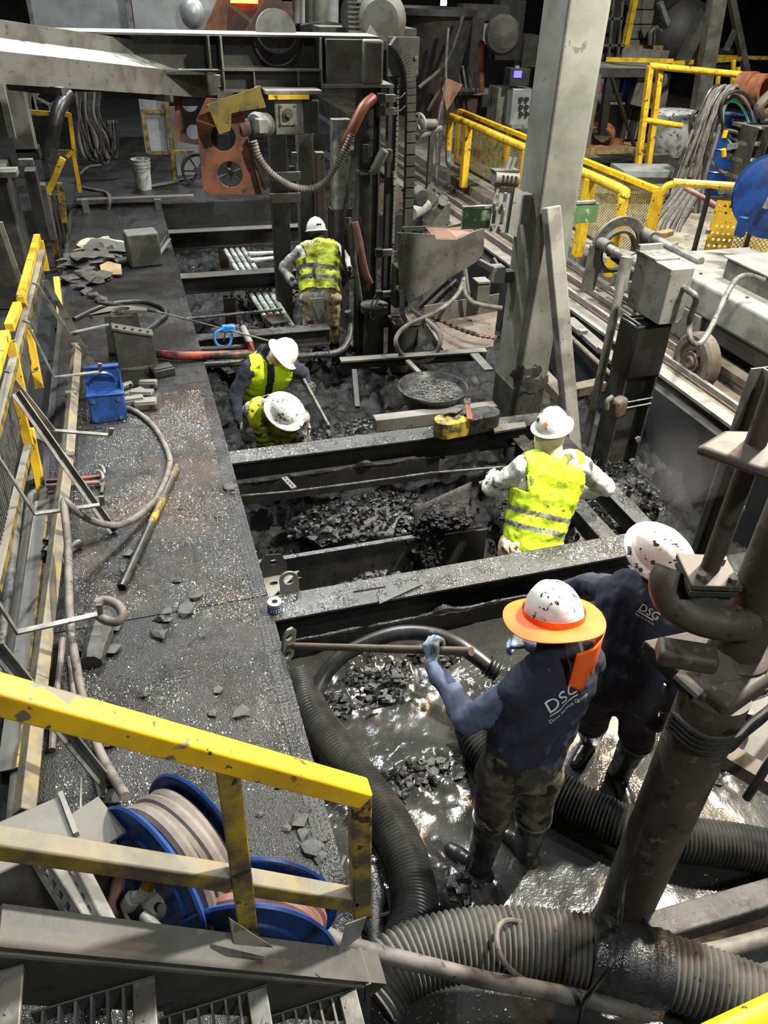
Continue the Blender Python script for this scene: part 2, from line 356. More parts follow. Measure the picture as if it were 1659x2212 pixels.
# right hand floor
struct(MB().box2((6.36, 1.5, -.5), (20, 30, -.03)).build('floor_right', 'dust_floor'))
struct(MB().box2((5.36, 1.5, -.6), (6.36, 24, -.24)).build('floor_track', 'track_bed'))
# slurry floor in front of the first beam
clumps = [(at(820, 1480, -.35), .30), (at(700, 1530, -.35), .16), (at(890, 1690, -.35), .22), (at(760, 1420, -.35), .2), (at(970, 1660, -.35), .16),
          (at(900, 1880, -.35), .18), (at(1000, 1930, -.35), .16), (at(900, 1430, -.35), .25), (at(800, 1760, -.35), .12), (at(1500, 1650, -.35), .2), (at(1070, 1480, -.35), .2), (at(760, 1760, -.35), .1)]
def mudz(x, y):
    m = 0
    for c, r in clumps:
        d2 = ((x-c.x)**2+(y-c.y)**2)/(r*r)
        if d2 < 6: m += math.exp(-d2*1.2)
    m = min(1, m); n = fbm(x*9, y*9, 3)
    z = -.355+.012*fbm(x*1.6, y*1.6, 7)+.004*fbm(x*6, y*6, 1)
    if m > .02:
        c = abs(fbm(x*14, y*14, 5)); z += m*(.035+.05*n+.05*c)
    e = max(0, 1-(x-EX)/.16); z += e*.05*(.6+n)
    return z
struct(hfield('floor_mud', EX-.01, 6.8, .25, 3.62, .024, mudz, 'mud'))
glintfield('slurry_glints', 'metallic flecks added for glints over the slurry', EX+.03, 3.6, .9, 3.4, lambda x, y: mudz(x, y)-.001, 11000, 11, 2.0, .12)
glintfield('beam_glints', 'grit added for wet glints on the second pit beam', EX, 3.0, 5.38, 5.57, 0, 1200, 15, 3)
struct(MB().box2((-1.2, -1.5, -.5), (6.8, .3, -.34)).build('floor_front', 'concrete_wet'))
# deep pit
def pitz(x, y):
    n = fbm(x*3, y*3, 2); z = -.80+.12*n+.07*abs(fbm(x*9, y*9, 8))+.02*fbm(x*26, y*26, 4)
    if 5.5 < y < 7.6: z += .18
    if y > 7.5: z += .05
    if x > 3.1: z -= .35*min(1, (x-3.1)*2)
    return z
struct(hfield('floor_pit', EX-.02, 5.4, 3.5, 14.1, .034, pitz, 'mud_dark'))
# pit side and end walls
struct(MB().box2((5.2, .3, -1.6), (5.34, 14, -.32)).build('wall_pit_right', 'dark_wall'))
struct(MB().box2((EX-.06, 3.5, -1.4), (EX-.015, 14.05, -.3)).build('wall_pit_left', 'dark_wall'))
struct(MB().box2((EX, 14.0, -1.4), (5.3, 14.1, -.36)).build('wall_pit_end', 'dark_wall'))
struct(MB().box2((EX, 3.5, -1.3), (5.2, 3.56, -.40)).build('wall_pit_front', 'dark_wall'))
# the hall behind
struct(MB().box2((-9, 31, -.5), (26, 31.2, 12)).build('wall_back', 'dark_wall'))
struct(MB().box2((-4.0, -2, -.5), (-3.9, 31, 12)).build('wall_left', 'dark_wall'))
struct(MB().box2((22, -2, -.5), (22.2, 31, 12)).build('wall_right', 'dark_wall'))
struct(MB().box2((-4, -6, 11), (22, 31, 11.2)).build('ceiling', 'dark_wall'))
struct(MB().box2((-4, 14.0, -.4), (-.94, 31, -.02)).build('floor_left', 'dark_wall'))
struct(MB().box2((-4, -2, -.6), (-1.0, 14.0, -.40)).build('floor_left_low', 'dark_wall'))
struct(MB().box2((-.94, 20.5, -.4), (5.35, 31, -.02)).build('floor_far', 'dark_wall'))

# ================================================================ PIT BEAMS
def crossbeam(y, x0, x1, w, h, label, mat='steel_wet', ledge=True):
    t = thing('pit_beam', label, 'beam', ((x0+x1)/2, y, -h), 'steel beams across the pit')
    MB().box2((x0, y-w/2, -.018), (x1, y+w/2, 0)).build('top_flange', mat, t, bev=.003)
    MB().box2((x0, y-.008, -h+.016), (x1, y+.008, -.018)).build('web', 'steel_black', t)
    MB().box2((x0, y-w/2+.01, -h), (x1, y+w/2-.01, -h+.016)).build('bottom_flange', 'steel_black', t)
    return t
b1 = crossbeam(3.575, EX-.02, 3.16, .235, .22, 'nearest wide steel beam across the pit with wet gritty top')
b2 = crossbeam(5.475, EX-.02, 3.5, .20, .22, 'steel beam across the pit below the two stooping workers')
b4 = crossbeam(8.08, EX-.02, 1.95, .17, .20, 'steel beam across the pit behind the blue spray gun')
b3 = crossbeam(10.18, EX-.02, 2.0, .2, .22, 'dusty beam across the pit over the row of white pipes', 'steel_dark')
b0 = crossbeam(12.3, EX-.02, 2.6, .2, .26, 'dark beam across the far end of the pit', 'steel_dark')
# ragged mud-covered ledge plate below the two nearest beams
def ledge(y, x0, x1, z0, z1, seed, t):
    mb = MB(); n = 90
    mb.box2((x0, y-.012, z0), (x1, y+.0, z1)); mb.build('apron_plate', 'steel_black', t)
    mb = MB(); P = []; R = []
    for i in range(n+1):
        x = x0+(x1-x0)*i/n; k = fbm(x*4, seed, 0); bump_ = .05*math.exp(-((x-(x0+1.15))/.07)**2)
        P.append(Vector((x, y-.004+.006*k, z1+.003+bump_*.6+.006*k))); R.append(max(.006, .013+.012*fbm(x*13, seed, 2)+bump_*.4))
    mb.tube(P, R, 8); mb.build('mud_crust', 'clod', t)
ledge(3.455, EX-.02, 3.1, -.46, -.20, 1.3, b1)
ledge(5.37, EX-.02, 2.3, -.42, -.20, 4.3, b2)
# long beams on the right side of the pit
for (x, y0, y1, lab) in ((3.05, 3.72, 5.36, 'steel beam running lengthwise beside the worker with raised shoulder'), (3.42, 3.62, 5.30, 'outer lengthwise steel beam on the right side of the pit')):
    t = thing('side_beam', lab, 'beam', (x, (y0+y1)/2, -.3))
    MB().box2((x-.07, y0, -.1), (x+.07, y1, -.085)).build('top_flange', 'steel_wet', t, bev=.003)
    MB().box2((x-.008, y0, -.3), (x+.008, y1, -.1)).build('web', 'steel_black', t)
# trough plate, gusset, lugs
t = thing('trough_plate', 'upright rough steel plate inside the pit behind the mud heap', 'steel plate', (1.3, 4.2, -.95))
pts = [(EX, -.95), (2.25, -.95), (2.25, -.16), (EX, -.12)]
MB().plate(pts, [], (0, 4.2, 0), (1, 0, 0), (0, 0, 1), .012).build('plate', 'steel_dark', t)
MB().box2((EX, 4.18, -.125), (2.2, 4.22, -.112)).build('top_edge', 'steel_wet', t)
o = at(575, 1160, -.05)
MB().plate([(-.085, -.12), (.085, -.12), (.09, .0), (.06, .07), (-.05, .08), (-.09, .03)], [circ(.0, .02, .032, 14, .02)], (o.x, 4.1, -.08), (1, 0, 0), (0, .35, 1), .014).build('lug', 'steel_black', t)
g0 = at(560, 1190, -.1)
MB().plate([(0, 0), (.27, .02), (0, -.24)], [circ(.07, -.07, .03, 14, .018)], (EX+.01, 4.06, -.16), (1, 0, 0), (0, 1, 0), .012).build('gusset', 'steel_mid', t)
MB().plate([(0, 0), (.27, 0), (0, -.3)], [], (EX+.01, 3.99, -.17), (1, 0.12, 0), (0, 0, 1), .012).build('gusset_web', 'steel_black', t)
t = thing('lifting_lug', 'upright steel lug with a round hole on the left end of the nearest beam', 'lug', (.62, 3.72, -.02))
prof = [(-.062, -.06), (.062, -.06), (.062, .06)]+[(.062*math.cos(a), .06+.062*math.sin(a)) for a in [math.pi*i/12 for i in range(1, 12)]]+[(-.062, .06)]
MB().plate(prof, [circ(0, .062, .036, 18)], (.615, 3.725, .02), (1, 0, 0), (0, .12, 1), .016).build('plate', 'steel_mid', t, bev=.002)
MB().box2((.55, 3.69, -.05), (.68, 3.76, -.02)).build('foot', 'steel_mid', t)
c = at(594, 1318, 0)
t = thing('tape_roll', 'small roll of grey tape with printed band on the nearest beam', 'tape roll', c)
MB().pipe(c, c+Vector((0, 0, .075)), .046, .018, 28).build('roll', 'galv', t, bev=.002)
MB().pipe(c+Vector((0, 0, .008)), c+Vector((0, 0, .052)), .0475, .046, 28).build('printed_band', 'blue_dusty', t)
for k in range(5):
    for r in range(2):
        a = math.radians(232+k*20); p = c+Vector((math.cos(a)*.0478, math.sin(a)*.0478, .02+r*.018))
        MB().box(p, (.008, .002, .006), a+math.pi/2).build('print_mark', 'print_white', t)
t = thing('scrap_plate', 'thin grey sheet scrap lying on top of the nearest beam', 'sheet scrap', at(860, 1290, 0))
MB().plate([(0, 0), (.33, .10), (.34, .20), (.02, .12)], [], at(820, 1305, .008), (1, .02, 0), (0, 1, .03), .006).build('sheet', 'steel_wet', t)
MB().plate([(0, 0), (.22, -.01), (.2, .03), (.0, .03)], [], at(764, 1278, .006), (1, .02, 0), (0, 1, 0), .006).build('strip', 'steel_wet', t)

# ================================================================ helpers on upright planes
def prect(x0, y0, x1, y1, Y):
    xm, ym = (x0+x1)/2, (y0+y1)/2
    return aty(x0, ym, Y).x, aty(x1, ym, Y).x, aty(xm, y1, Y).z, aty(xm, y0, Y).z
def pbox(mb, x0, y0, x1, y1, Y, d, zb=None):
    a, b, c, e = prect(x0, y0, x1, y1, Y)
    return mb.box2((a, Y, c if zb is None else zb), (b, Y+d, e))
def one(name, label, cat, mb, mat, group=None, bev=0, **k):
    return tag(mb.build(name, mat, None, bev, **k), label, cat, group)
def ppoly(mb, pts, holes, Y, t, tiltx=0.0):
    """plate on the plane y=Y traced in world metres"""
    P = [aty(x, y, Y) for x, y in pts]; c = P[0]
    H = []
    for (hx, hy, hr) in holes:
        q = aty(hx, hy, Y); r = (aty(hx+hr, hy, Y)-q).length; H.append(circ(q.x-c.x, q.z-c.z, r, 22))
    return mb.plate([(p.x-c.x, p.z-c.z) for p in P], H, c, (1, tiltx, 0), (0, 0, 1), t)
def bolts(parent, pts, n, r=.012, h=.012, mat='steel_mid'):
    for p in pts:
        p = Vector(p); nn = Vector(n).normalized()
        MB().cyl(p, p+nn*h, r, n=6).build('bolt', mat, parent)

ORD = ('leftmost', 'second from left', 'third from left', 'fourth from left', 'fifth from left', 'sixth from left', 'seventh from left', 'eighth from left', 'ninth from left', 'tenth from left', 'rightmost')
def nth(i, n): return ORD[-1] if i == n-1 else ORD[i]
# ================================================================ MAST MACHINE (overhead girder, mast, guards)
YM = 8.7
t = thing('overhead_girder', 'heavy dark fabricated steel girder with half-round opening spanning above the far worker', 'girder', aty(400, 200, YM))
L0 = -1.6; xr = aty(820, 130, YM).x; zt = aty(600, 80, YM).z; zm = aty(600, 150, YM).z; zb = aty(600, 195, YM).z
hc = aty(608, 70, YM)
arc = [(hc.x+.25*math.cos(a), zt-.02+.25*math.sin(a)) for a in [math.pi*2-math.pi*i/16 for i in range(17)]]
web = [(L0, zm-.02), (xr, zm-.02), (xr, zt)]+[(x, min(z, zt)) for x, z in arc]+[(L0, zt)]
MB().plate(web, [], (0, YM+.25, 0), (1, 0, 0), (0, 0, 1), .014).build('web', 'steel_dark', t)
ring = MB(); n = 20
for i in range(n):
    a, b = math.pi+math.pi*i/n, math.pi+math.pi*(i+1)/n
    p = Vector((hc.x+.25*math.cos(a), YM+.2, zt-.02+.25*math.sin(a))); q = Vector((hc.x+.25*math.cos(b), YM+.2, zt-.02+.25*math.sin(b)))
    ring.bar(p, q, .1, .022, up=(Vector((hc.x, YM+.2, zt))-p))
ring.build('opening_ring', 'rust_dark', t)
MB().box2((L0, YM, zt), (xr, YM+.5, zt+.018)).build('top_flange', 'steel_mid', t)
MB().box2((aty(480, 150, YM).x, YM-.06, zm-.01), (aty(695, 150, YM).x, YM+.24, zm+.008)).build('shelf', 'steel_mid', t)
MB().box2((L0, YM+.02, zm-.05), (aty(480, 150, YM).x, YM+.5, zm-.034)).build('bottom_flange', 'steel_dark', t)
MB().box2((aty(480, 195, YM).x, YM-.06, zb-.01), (aty(698, 195, YM).x, YM+.3, zb+.008)).build('bottom_flange', 'steel_mid', t)
MB().box2((aty(482, 170, YM).x, YM+.05, zb), (aty(696, 170, YM).x, YM+.064, zm)).build('lower_web', 'steel_black', t)
for x in (457, 483, 548, 643, 693):
    X = aty(x, 170, YM).x; z0 = zb if x > 470 else zm
    z1 = zt if x in (457, 483, 693) else zm
    MB().box2((X-.007, YM-.05, z0), (X+.007, YM+.24, z1)).build('stiffener', 'steel_pale' if x in (483, 693) else 'steel_mid', t)
a, b, c, e = prect(702, 84, 782, 180, YM)
MB().box2((a, YM-.05, c), (b, YM+.2, e)).build('end_box', 'steel_mid', t, bev=.006)
a, b, c, e = prect(778, 84, 822, 180, YM)
MB().box2((a, YM-.12, c), (b, YM+.3, e)).build('end_cap', 'steel_mid', t, bev=.03, seg=3)
MB().box2((aty(692, 182, YM).x, YM-.1, c-.03), (aty(845, 182, YM).x, YM+.3, c)).build('seat_plate', 'steel_pale', t)
# half buried disc inside the opening
one('grinding_disc', 'pale round disc resting in the girder opening', 'disc', MB().lathe([(0, 0), (.2, 0), (.21, .02), (.2, .05), (0, .05)], (hc.x+.02, YM+.42, zt+.02), (0, -1, .4), 28), 'steel_pale')
# chute running in from the left
t = thing('steel_chute', 'long pale open-topped steel channel sloping in front of the girder', 'chute', atd(250, 180, 7.4))
p, q = atd(-60, 140, 5.75), atd(474, 188, 8.4); d, sx, sy = _frame(q-p)
W_ = .34; Hh_ = .22
mb = MB(); qq = [p+sx*(W_/2)+sy*(Hh_/2-.005), q+sx*(W_/2)+sy*(Hh_/2-.005), q-sx*(W_/2)+sy*(Hh_/2+.10)-d*.12, p-sx*(W_/2)+sy*(Hh_/2+.10)]; mb._add(qq+[k-sy*.01 for k in qq], [(0, 1, 2, 3), (7, 6, 5, 4), (0, 4, 5, 1), (1, 5, 6, 2), (2, 6, 7, 3), (3, 7, 4, 0)]); mb.build('floor_sheet', 'bucket_white', t)
MB().bar(p+sx*W_/2, q+sx*W_/2, .012, Hh_).build('near_side', 'steel_mid', t)
MB().bar(p-sx*(W_/2)+sy*(Hh_*.5+.15), q-sx*(W_/2)+sy*(Hh_*.5+.15)-d*.15, .012, .14).build('far_side', 'steel_mid', t)
MB().bar(p-sx*(W_/2+.01)+sy*(Hh_*.5+.22), q-sx*(W_/2+.01)+sy*(Hh_*.5+.22)-d*.15, .03, .008).build('far_lip', 'steel_pale', t)
for s_, nm in ((p+d*.6, 'hanger'), (p+d*2.0, 'hanger')):
    MB().bar(s_-sy*Hh_*.6-sx*.3, s_-sy*Hh_*.6+sx*.3, .05, .06).build(nm, 'steel_dark', t)
# rust plates with lightening holes
t = thing('rust_guard_plate', 'rusty brown guard plate with two round holes hanging at the mast', 'guard plate', aty(490, 420, 8.35))
ppoly(MB(), [(424, 258), (446, 212), (520, 215), (541, 320), (575, 408), (560, 420), (455, 421), (438, 408)], [(482, 297, 27), (497, 377, 27)], 8.35, .016).build('plate', 'rust', t, bev=.002)
MB().bar(aty(535, 300, 8.33), aty(566, 418, 8.33), .02, .10, up=(0, 1, 0)).build('edge_fin', 'rust_dark', t)
t = thing('rust_guard_plate', 'second rusty holed plate half hidden behind the first one', 'guard plate', aty(410, 310, 9.2))
ppoly(MB(), [(385, 205), (470, 205), (470, 315), (420, 312), (383, 305)], [(410, 222, 18), (418, 285, 15)], 9.2, .016).build('plate', 'rust_dark', t)
MB().bar(aty(383, 205, 9.2), aty(383, 305, 9.2), .05, .02).build('edge_fin', 'rust', t)
t = thing('folded_cover', 'olive painted folded cover sheet above the rusty plate', 'cover', aty(510, 290, 8.2))
ppoly(MB(), [(447, 226), (560, 186), (575, 232), (520, 240), (500, 245)], [], 8.2, .01).build('top_sheet', 'paint_olive', t)
ppoly(MB(), [(447, 226), (500, 245), (498, 282), (474, 290)], [], 8.18, .01).build('flap', 'paint_olive', t)
MB().bar(aty(555, 196, 8.2), aty(560, 190, 8.75), .05, .05).build('hanger_bar', 'steel_dark', t)
# gearbox with motor
t = thing('mast_gearbox', 'square grimy gearbox with bolted face plate hanging under the girder', 'gearbox', aty(625, 290, 8.5))
a, b, c, e = prect(594, 214, 655, 292, 8.45); MB().box2((a, 8.45, c), (b, 8.9, e)).build('housing', 'steel_mid', t, bev=.012)
a, b, c, e = prect(655, 218, 692, 290, 8.45); MB().box2((a, 8.5, c), (b, 8.9, e)).build('side_housing', 'steel_dark', t, bev=.012)
a, b, c, e = prect(604, 225, 641, 272, 8.43); fp = MB().box2((a, 8.43, c), (b, 8.452, e)).build('face_plate', 'steel_pale', t, bev=.012)
q = aty(623, 247, 8.4); MB().cyl(q, q+Vector((0, .06, 0)), .05, n=18).cyl(q-Vector((0, .03, 0)), q, .028, n=12).build('shaft_end', 'steel_brown', t)
bolts(fp, [aty(x, y, 8.43) for x in (608, 637) for y in (229, 268)], (0, -1, 0), .011)
a, b, c, e = prect(580, 203, 668, 215, 8.4); MB().box2((a, 8.4, c), (b, 8.45, e)).build('yellow_strip', 'yellow', t)
a, b, c, e = prect(574, 196, 696, 204, 8.4); MB().box2((a, 8.4, c), (b, 8.9, e)).build('top_plate', 'steel_pale', t)
t = thing('mast_motor', 'dusty electric motor joined to the gearbox side', 'motor', aty(562, 300, 8.45))
p, q = aty(592, 272, 8.6), aty(540, 268, 8.3)
MB().cyl(p, p+(q-p)*.35, .09, n=18).build('flange', 'steel_dark', t)
MB().lathe([(.0, 0), (.1, 0), (.115, .03), (.115, .2), (.09, .24), (0, .24)], p+(q-p)*.3, q-p, 18).build('barrel', 'steel_mid', t)
MB().box(p+(q-p)*.62+Vector((0, -.12, .01)), (.1, .1, .13), .3).build('terminal_box', 'steel_pale', t, bev=.01)
MB().cyl(aty(520, 280, 8.4), aty(540, 275, 8.4), .085, n=16).build('coupling', 'rust_dark', t)
# mast uprights
def upright(name, label, x0, x1, y0, y1, Y, d, mat, prof='box', zb=None):
    t = thing(name, label, 'mast post', aty((x0+x1)/2, y1, Y))
    a, b, c, e = prect(x0, y0, x1, y1, Y)
    if zb is not None: c = zb
    if prof == 'i':
        X = (a+b)/2; MB().ibeam((X, Y+d/2, c), (X, Y+d/2, e), d, b-a, .016, .016, up=(1, 0, 0)).build('section', mat, t)
    else:
        MB().box2((a, Y, c), (b, Y+d, e)).build('section', mat, t, bev=.006)
    return t, (a, b, c, e)
t, r = upright('mast_post', 'rounded steel mast post left of the far worker', 588, 624, 288, 560, 9.7, .14, 'steel_dark', zb=-.7)
for y in (372, 418): pbox(MB(), 584, y, 650, y+20, 9.66, .03).build('clamp_plate', 'steel_mid', t, bev=.004)
t, r = upright('mast_post', 'flanged steel mast post behind the far worker helmet', 646, 680, 288, 480, 9.9, .16, 'steel_mid', 'i', zb=-.6)
pbox(MB(), 628, 360, 640, 480, 9.8, .06).build('chain_guide', 'steel_black', t); pbox(MB(), 632, 330, 642, 352, 9.8, .06).build('clip', 'steel_mid', t)
t, r = upright('mast_post', 'narrow pale mast post behind the far worker right shoulder', 684, 702, 330, 470, 10.0, .12, 'steel_brown', zb=-.6)
t, r = upright('mast_post', 'pale grey square mast post right of the far worker helmet', 718, 757, 258, 452, 9.75, .12, 'galv_dark', zb=-.8)
pbox(MB(), 716, 452, 760, 600, 9.73, .16).build('dark_lower_section', 'steel_black', t)
t, r = upright('mast_post', 'thick main mast post carrying the limit switches', 776, 818, 186, 700, 8.8, .2, 'steel_dark', 'i', zb=-.8)
pbox(MB(), 783, 312, 797, 352, 8.76, .03).build('bracket', 'steel_mid', t, bev=.004)
pbox(MB(), 778, 372, 812, 378, 8.7, .16).build('ledge', 'steel_pale', t)
# curved rail with chain on the right of the mast
t = thing('curved_guide_rail', 'tall black guide rail curving at its top with a chain alongside', 'guide rail', aty(860, 640, 8.7))
R_ = [aty(x, y, 8.7) for x, y in ((848, 88), (866, 108), (880, 140), (886, 175), (886, 260), (884, 380), (880, 490), (876, 600), (873, 640))]
SP = spline(R_, 5); mb = MB()
for i in range(len(SP)-1): mb.bar(SP[i], SP[i+1]+(SP[i+1]-SP[i])*.1, .09, .10, up=(1, 0, .01))
mb.build('rail', 'steel_dark', t)
a, b, c, e = prect(838, 80, 905, 165, 8.82); MB().box2((a, 8.82, c), (b, 8.86, e)).build('head_plate', 'steel_dark', t)
bolts(t, [aty(899, y, 8.8) for y in (124, 156)], (0, -1, 0), .022)
mb = MB(); a, b, c, e = prect(838, 150, 866, 640, 8.8); mb.box2((a, 8.85, -.4), (b-.05, 8.95, e)); mb.build('inner_post', 'steel_black', t)
mb = MB()
for i in range(44):
    z = e-.1-i*.052
    if z < -.3: break
    mb.box((a+.085, 8.8, z), (.03, .03, .038))
mb.build('chain', 'steel_mid', t)
for y in (372, 388): pbox(MB(), 850, y, 858, y+12, 8.72, .05).build('clip', 'galv', t)
# limit switches on the mast
for i, (x, y, lab) in enumerate(((842, 212, 'upper of the two limit switches high on the mast'), (842, 240, 'lower of the two limit switches high on the mast'), (836, 545, 'limit switch by the top edge of the hopper plate'), (836, 635, 'limit switch by the bottom edge of the hopper plate'))):
    t = thing('limit_switch', lab, 'switch', aty(x, y+8, 8.45), 'limit switches on the mast')
    c = aty(x, y, 8.5)
    bo = MB().box(c, (.12, .06, .07)).build('body', 'galv', t, bev=.004)
    MB().box(c+Vector((-.1, 0, 0)), (.08, .08, .09)).build('mount', 'steel_dark', t, bev=.004)
    MB().tube([c+Vector((.06, 0, 0)), c+Vector((.12, 0, .005)), c+Vector((.17, 0, .05))], .006, 6).build('lever', 'galv', t)
    for k in (-1, 0, 1): MB().cyl(c+Vector((k*.035, -.03, 0)), c+Vector((k*.035, -.036, 0)), .01, n=6).build('screw', 'brass', bo)
# cables and hoses
def hose(name, label, pts, r, mat, n=8, cat='hose', group=None, res=8):
    return one(name, label, cat, MB().tube(spline(pts, res), r, n), mat, group)
def ribbed(mb, P, r, pitch, amp, n=20, skip=None):
    """corrugated tube along a path"""
    P = [Vector(p) for p in P]; L = [0]
    for i in range(1, len(P)): L.append(L[-1]+(P[i]-P[i-1]).length)
    tot = L[-1]; out = []; R = []; k = int(tot/pitch)*4; j = 0
    for i in range(k+1):
        s = tot*i/k
        while j < len(L)-2 and L[j+1] < s: j += 1
        u = (s-L[j])/max(1e-9, L[j+1]-L[j]); out.append(P[j].lerp(P[j+1], u))
        R.append(r+(amp, amp*.45, -amp, amp*.45)[i % 4]*(1))
    return mb.tube(out, R, n)
hose('mast_hose', 'thick rust brown hose arching beside the upper mast', [aty(806, 212, 8.5), aty(785, 232, 8.4), aty(768, 265, 8.35), aty(755, 292, 8.35), aty(742, 318, 8.4)], .055, 'copper_dark', 12)
t = one('corrugated_conduit', 'dusty corrugated conduit drooping in a curve in front of the mast', 'conduit', ribbed(MB(), spline([aty(x, y, 8.25) for x, y in ((548, 305), (562, 345), (592, 380), (630, 402), (668, 408), (700, 395), (724, 362), (748, 318), (760, 290))], 10), .034, .03, .004, 10), 'hose')
hose('thin_cable', 'thin dark cable hanging down the mast beside the pale post', [aty(770, 285, 8.5), aty(765, 350, 8.5), aty(750, 420, 8.45), aty(743, 470, 8.4), aty(742, 560, 8.4), aty(757, 600, 8.4), aty(772, 575, 8.4), aty(778, 470, 8.45)], .018, 'hose_black')
hose('wrapped_hose', 'dusty pink wrapped hose hanging beside the far worker right arm', [aty(766, 480, 8.4), aty(776, 520, 8.35), aty(783, 560, 8.3), aty(790, 590, 8.3), aty(800, 612, 8.3)], .042, 'hose_red', 10)
hose('wrapped_hose', 'grey lagged hose just left of the pink wrapped hose', [aty(752, 470, 8.45), aty(758, 520, 8.4), aty(764, 560, 8.4), aty(770, 600, 8.4), aty(778, 650, 8.4)], .035, 'hose', 10)
t = thing('clamp_lever', 'small grey lever arm with cylinder beside the main mast post', 'lever', aty(815, 370, 8.5))
MB().bar(aty(806, 372, 8.5), aty(832, 322, 8.5), .10, .10).build('cylinder', 'steel_pale', t, bev=.03)
MB().cyl(aty(832, 322, 8.5), aty(836, 306, 8.5), .012, n=8).build('rod', 'galv', t)
MB().box(aty(838, 335, 8.55), (.08, .08, .12)).build('bracket', 'steel_mid', t, bev=.006); MB().bar(aty(834, 335, 8.55), aty(812, 335, 8.82), .06, .06).build('mount_arm', 'steel_dark', t)
t = thing('push_rod', 'slim rod leaning against the mast below the drooping conduit', 'rod', aty(745, 460, 8.5))
MB().bar(aty(764, 335, 8.5), aty(748, 440, 8.45), .03, .05).build('rod', 'steel_mid', t); MB().cyl(aty(763, 332, 8.45), aty(763, 332, 8.58), .035, n=14).build('pivot', 'steel_dark', t)
# mast foot caked with dirt
t = thing('machine_pedestal', 'dirt caked cylindrical foot and flange of the mast', 'machine base', (2.62, 8.55, -.7))
MB().lathe([(.0, 0), (.2, 0), (.2, .06), (.13, .1), (.12, .7), (.17, .72), (.17, .8), (0, .8)], (2.62, 8.5, -.75), n=22).build('column', 'steel_dark', t)
MB().box((2.95, 8.35, -.12), (.34, .3, .05)).build('plinth', 'steel_brown', t, bev=.01); MB().box((2.95, 8.35, -.45), (.3, .26, .6)).build('plinth_body', 'steel_dark', t)
MB().box((2.9, 8.4, .3), (.18, .18, .5)).build('valve_block', 'steel_dark', t, bev=.02)
MB().tube(spline([(2.78, 8.2, .35), (2.84, 8.15, .3), (2.86, 8.15, .05), (2.95, 8.2, -.1)], 6), .03, 8).build('elbow_pipe', 'hose', t)
one('hanging_wire', 'loop of pale wire hanging from the lowest limit switch', 'wire', MB().tube(spline([aty(812, 635, 8.4), aty(802, 660, 8.38), aty(800, 682, 8.36), aty(808, 690, 8.36), aty(812, 660, 8.4), aty(818, 642, 8.4)], 6), .009, 6), 'galv')
# hopper plate on the right of the mast
YH = 8.15
t = thing('hopper_guard', 'large rough grey hopper side plate beside the big column', 'hopper', aty(950, 650, YH))
ppoly(MB(), [(858, 502), (938, 506), (942, 516), (985, 517), (1022, 500), (1046, 492), (1044, 545), (1030, 565), (882, 653), (862, 640)], [], YH, .02).build('side_plate', 'steel_mid', t, bev=.003)
p0, p1, p2, p3 = aty(920, 496, YH+.1), aty(952, 490, YH+.25), aty(1000, 492, YH+.2), aty(1010, 500, YH+.05)
mb = MB(); A = [aty(940, 515, YH), aty(985, 517, YH), aty(1022, 500, YH)]; B = [aty(918, 490, YH+.35), aty(960, 493, YH+.35), aty(1004, 488, YH+.35)]
for i in (0, 1): mb._add([A[i], A[i+1], B[i+1], B[i], A[i]-Vector((0, 0, .008)), A[i+1]-Vector((0, 0, .008)), B[i+1]-Vector((0, 0, .008)), B[i]-Vector((0, 0, .008))], [(0, 1, 2, 3), (7, 6, 5, 4), (0, 4, 5, 1), (1, 5, 6, 2), (2, 6, 7, 3), (3, 7, 4, 0)])
mb.build('copper_lining', 'copper', t)
hg = pbox(MB(), 864, 506, 872, 530, YH-.02, .02).build('hinge', 'galv_dark', t); pbox(MB(), 872, 506, 880, 530, YH-.02, .02).build('hinge', 'galv_dark', t)
bolts(hg, [aty(x, y, YH-.02) for x in (868, 877) for y in (511, 519, 527)], (0, -1, 0), .014)
bolts(t, [aty(x, y, YH-.02) for x in (868, 877) for y in (622, 632, 642)], (0, -1, 0), .014)
ppoly(MB(), [(868, 490), (925, 488), (955, 492), (1010, 478), (1015, 484), (958, 500), (870, 497)], [], YH+.4, .02).build('rear_plate', 'steel_dark', t)
# pipes under the hopper
for i, (a, b, r, m_, lab) in enumerate((((905, 665), (968, 605), .03, 'steel_dark', 'leftmost sloping pipe under the hopper plate'), ((925, 668), (988, 606), .03, 'steel_mid', 'second sloping pipe under the hopper plate'), ((1000, 560), (1012, 650), .035, 'steel_pale', 'upright pipe between hopper plate and column'))):
    one('sloping_pipe', lab, 'pipe', MB().cyl(aty(*a, 8.6), aty(*b, 8.6), r, n=10), m_)
t = thing('small_box', 'small dark junction box mounted low beside the big column', 'junction box', aty(1045, 650, 8.2))
pbox(MB(), 1031, 612, 1058, 655, 8.2, .12).build('case', 'steel_mid', t, bev=.006); pbox(MB(), 1033, 609, 1060, 613, 8.18, .18).build('lid', 'steel_pale', t)
hose('feed_hose', 'hose curving from under the hopper to the column foot', [aty(1000, 600, 8.4), aty(1003, 630, 8.3), aty(1020, 652, 8.2), aty(1045, 660, 8.1), aty(1085, 666, 8.0)], .03, 'hose')
hose('looped_hose', 'grey hose hanging in a wide loop above the round pan', [aty(1002, 602, 8.2), aty(985, 640, 7.9), aty(940, 675, 7.7), aty(885, 700, 7.4), aty(860, 722, 7.3), aty(856, 745, 7.2), aty(872, 770, 7.2), aty(905, 782, 7.2), aty(935, 772, 7.2), aty(950, 745, 7.2), aty(948, 720, 7.3), aty(925, 695, 7.5), aty(890, 670, 7.9)], .026, 'hose')
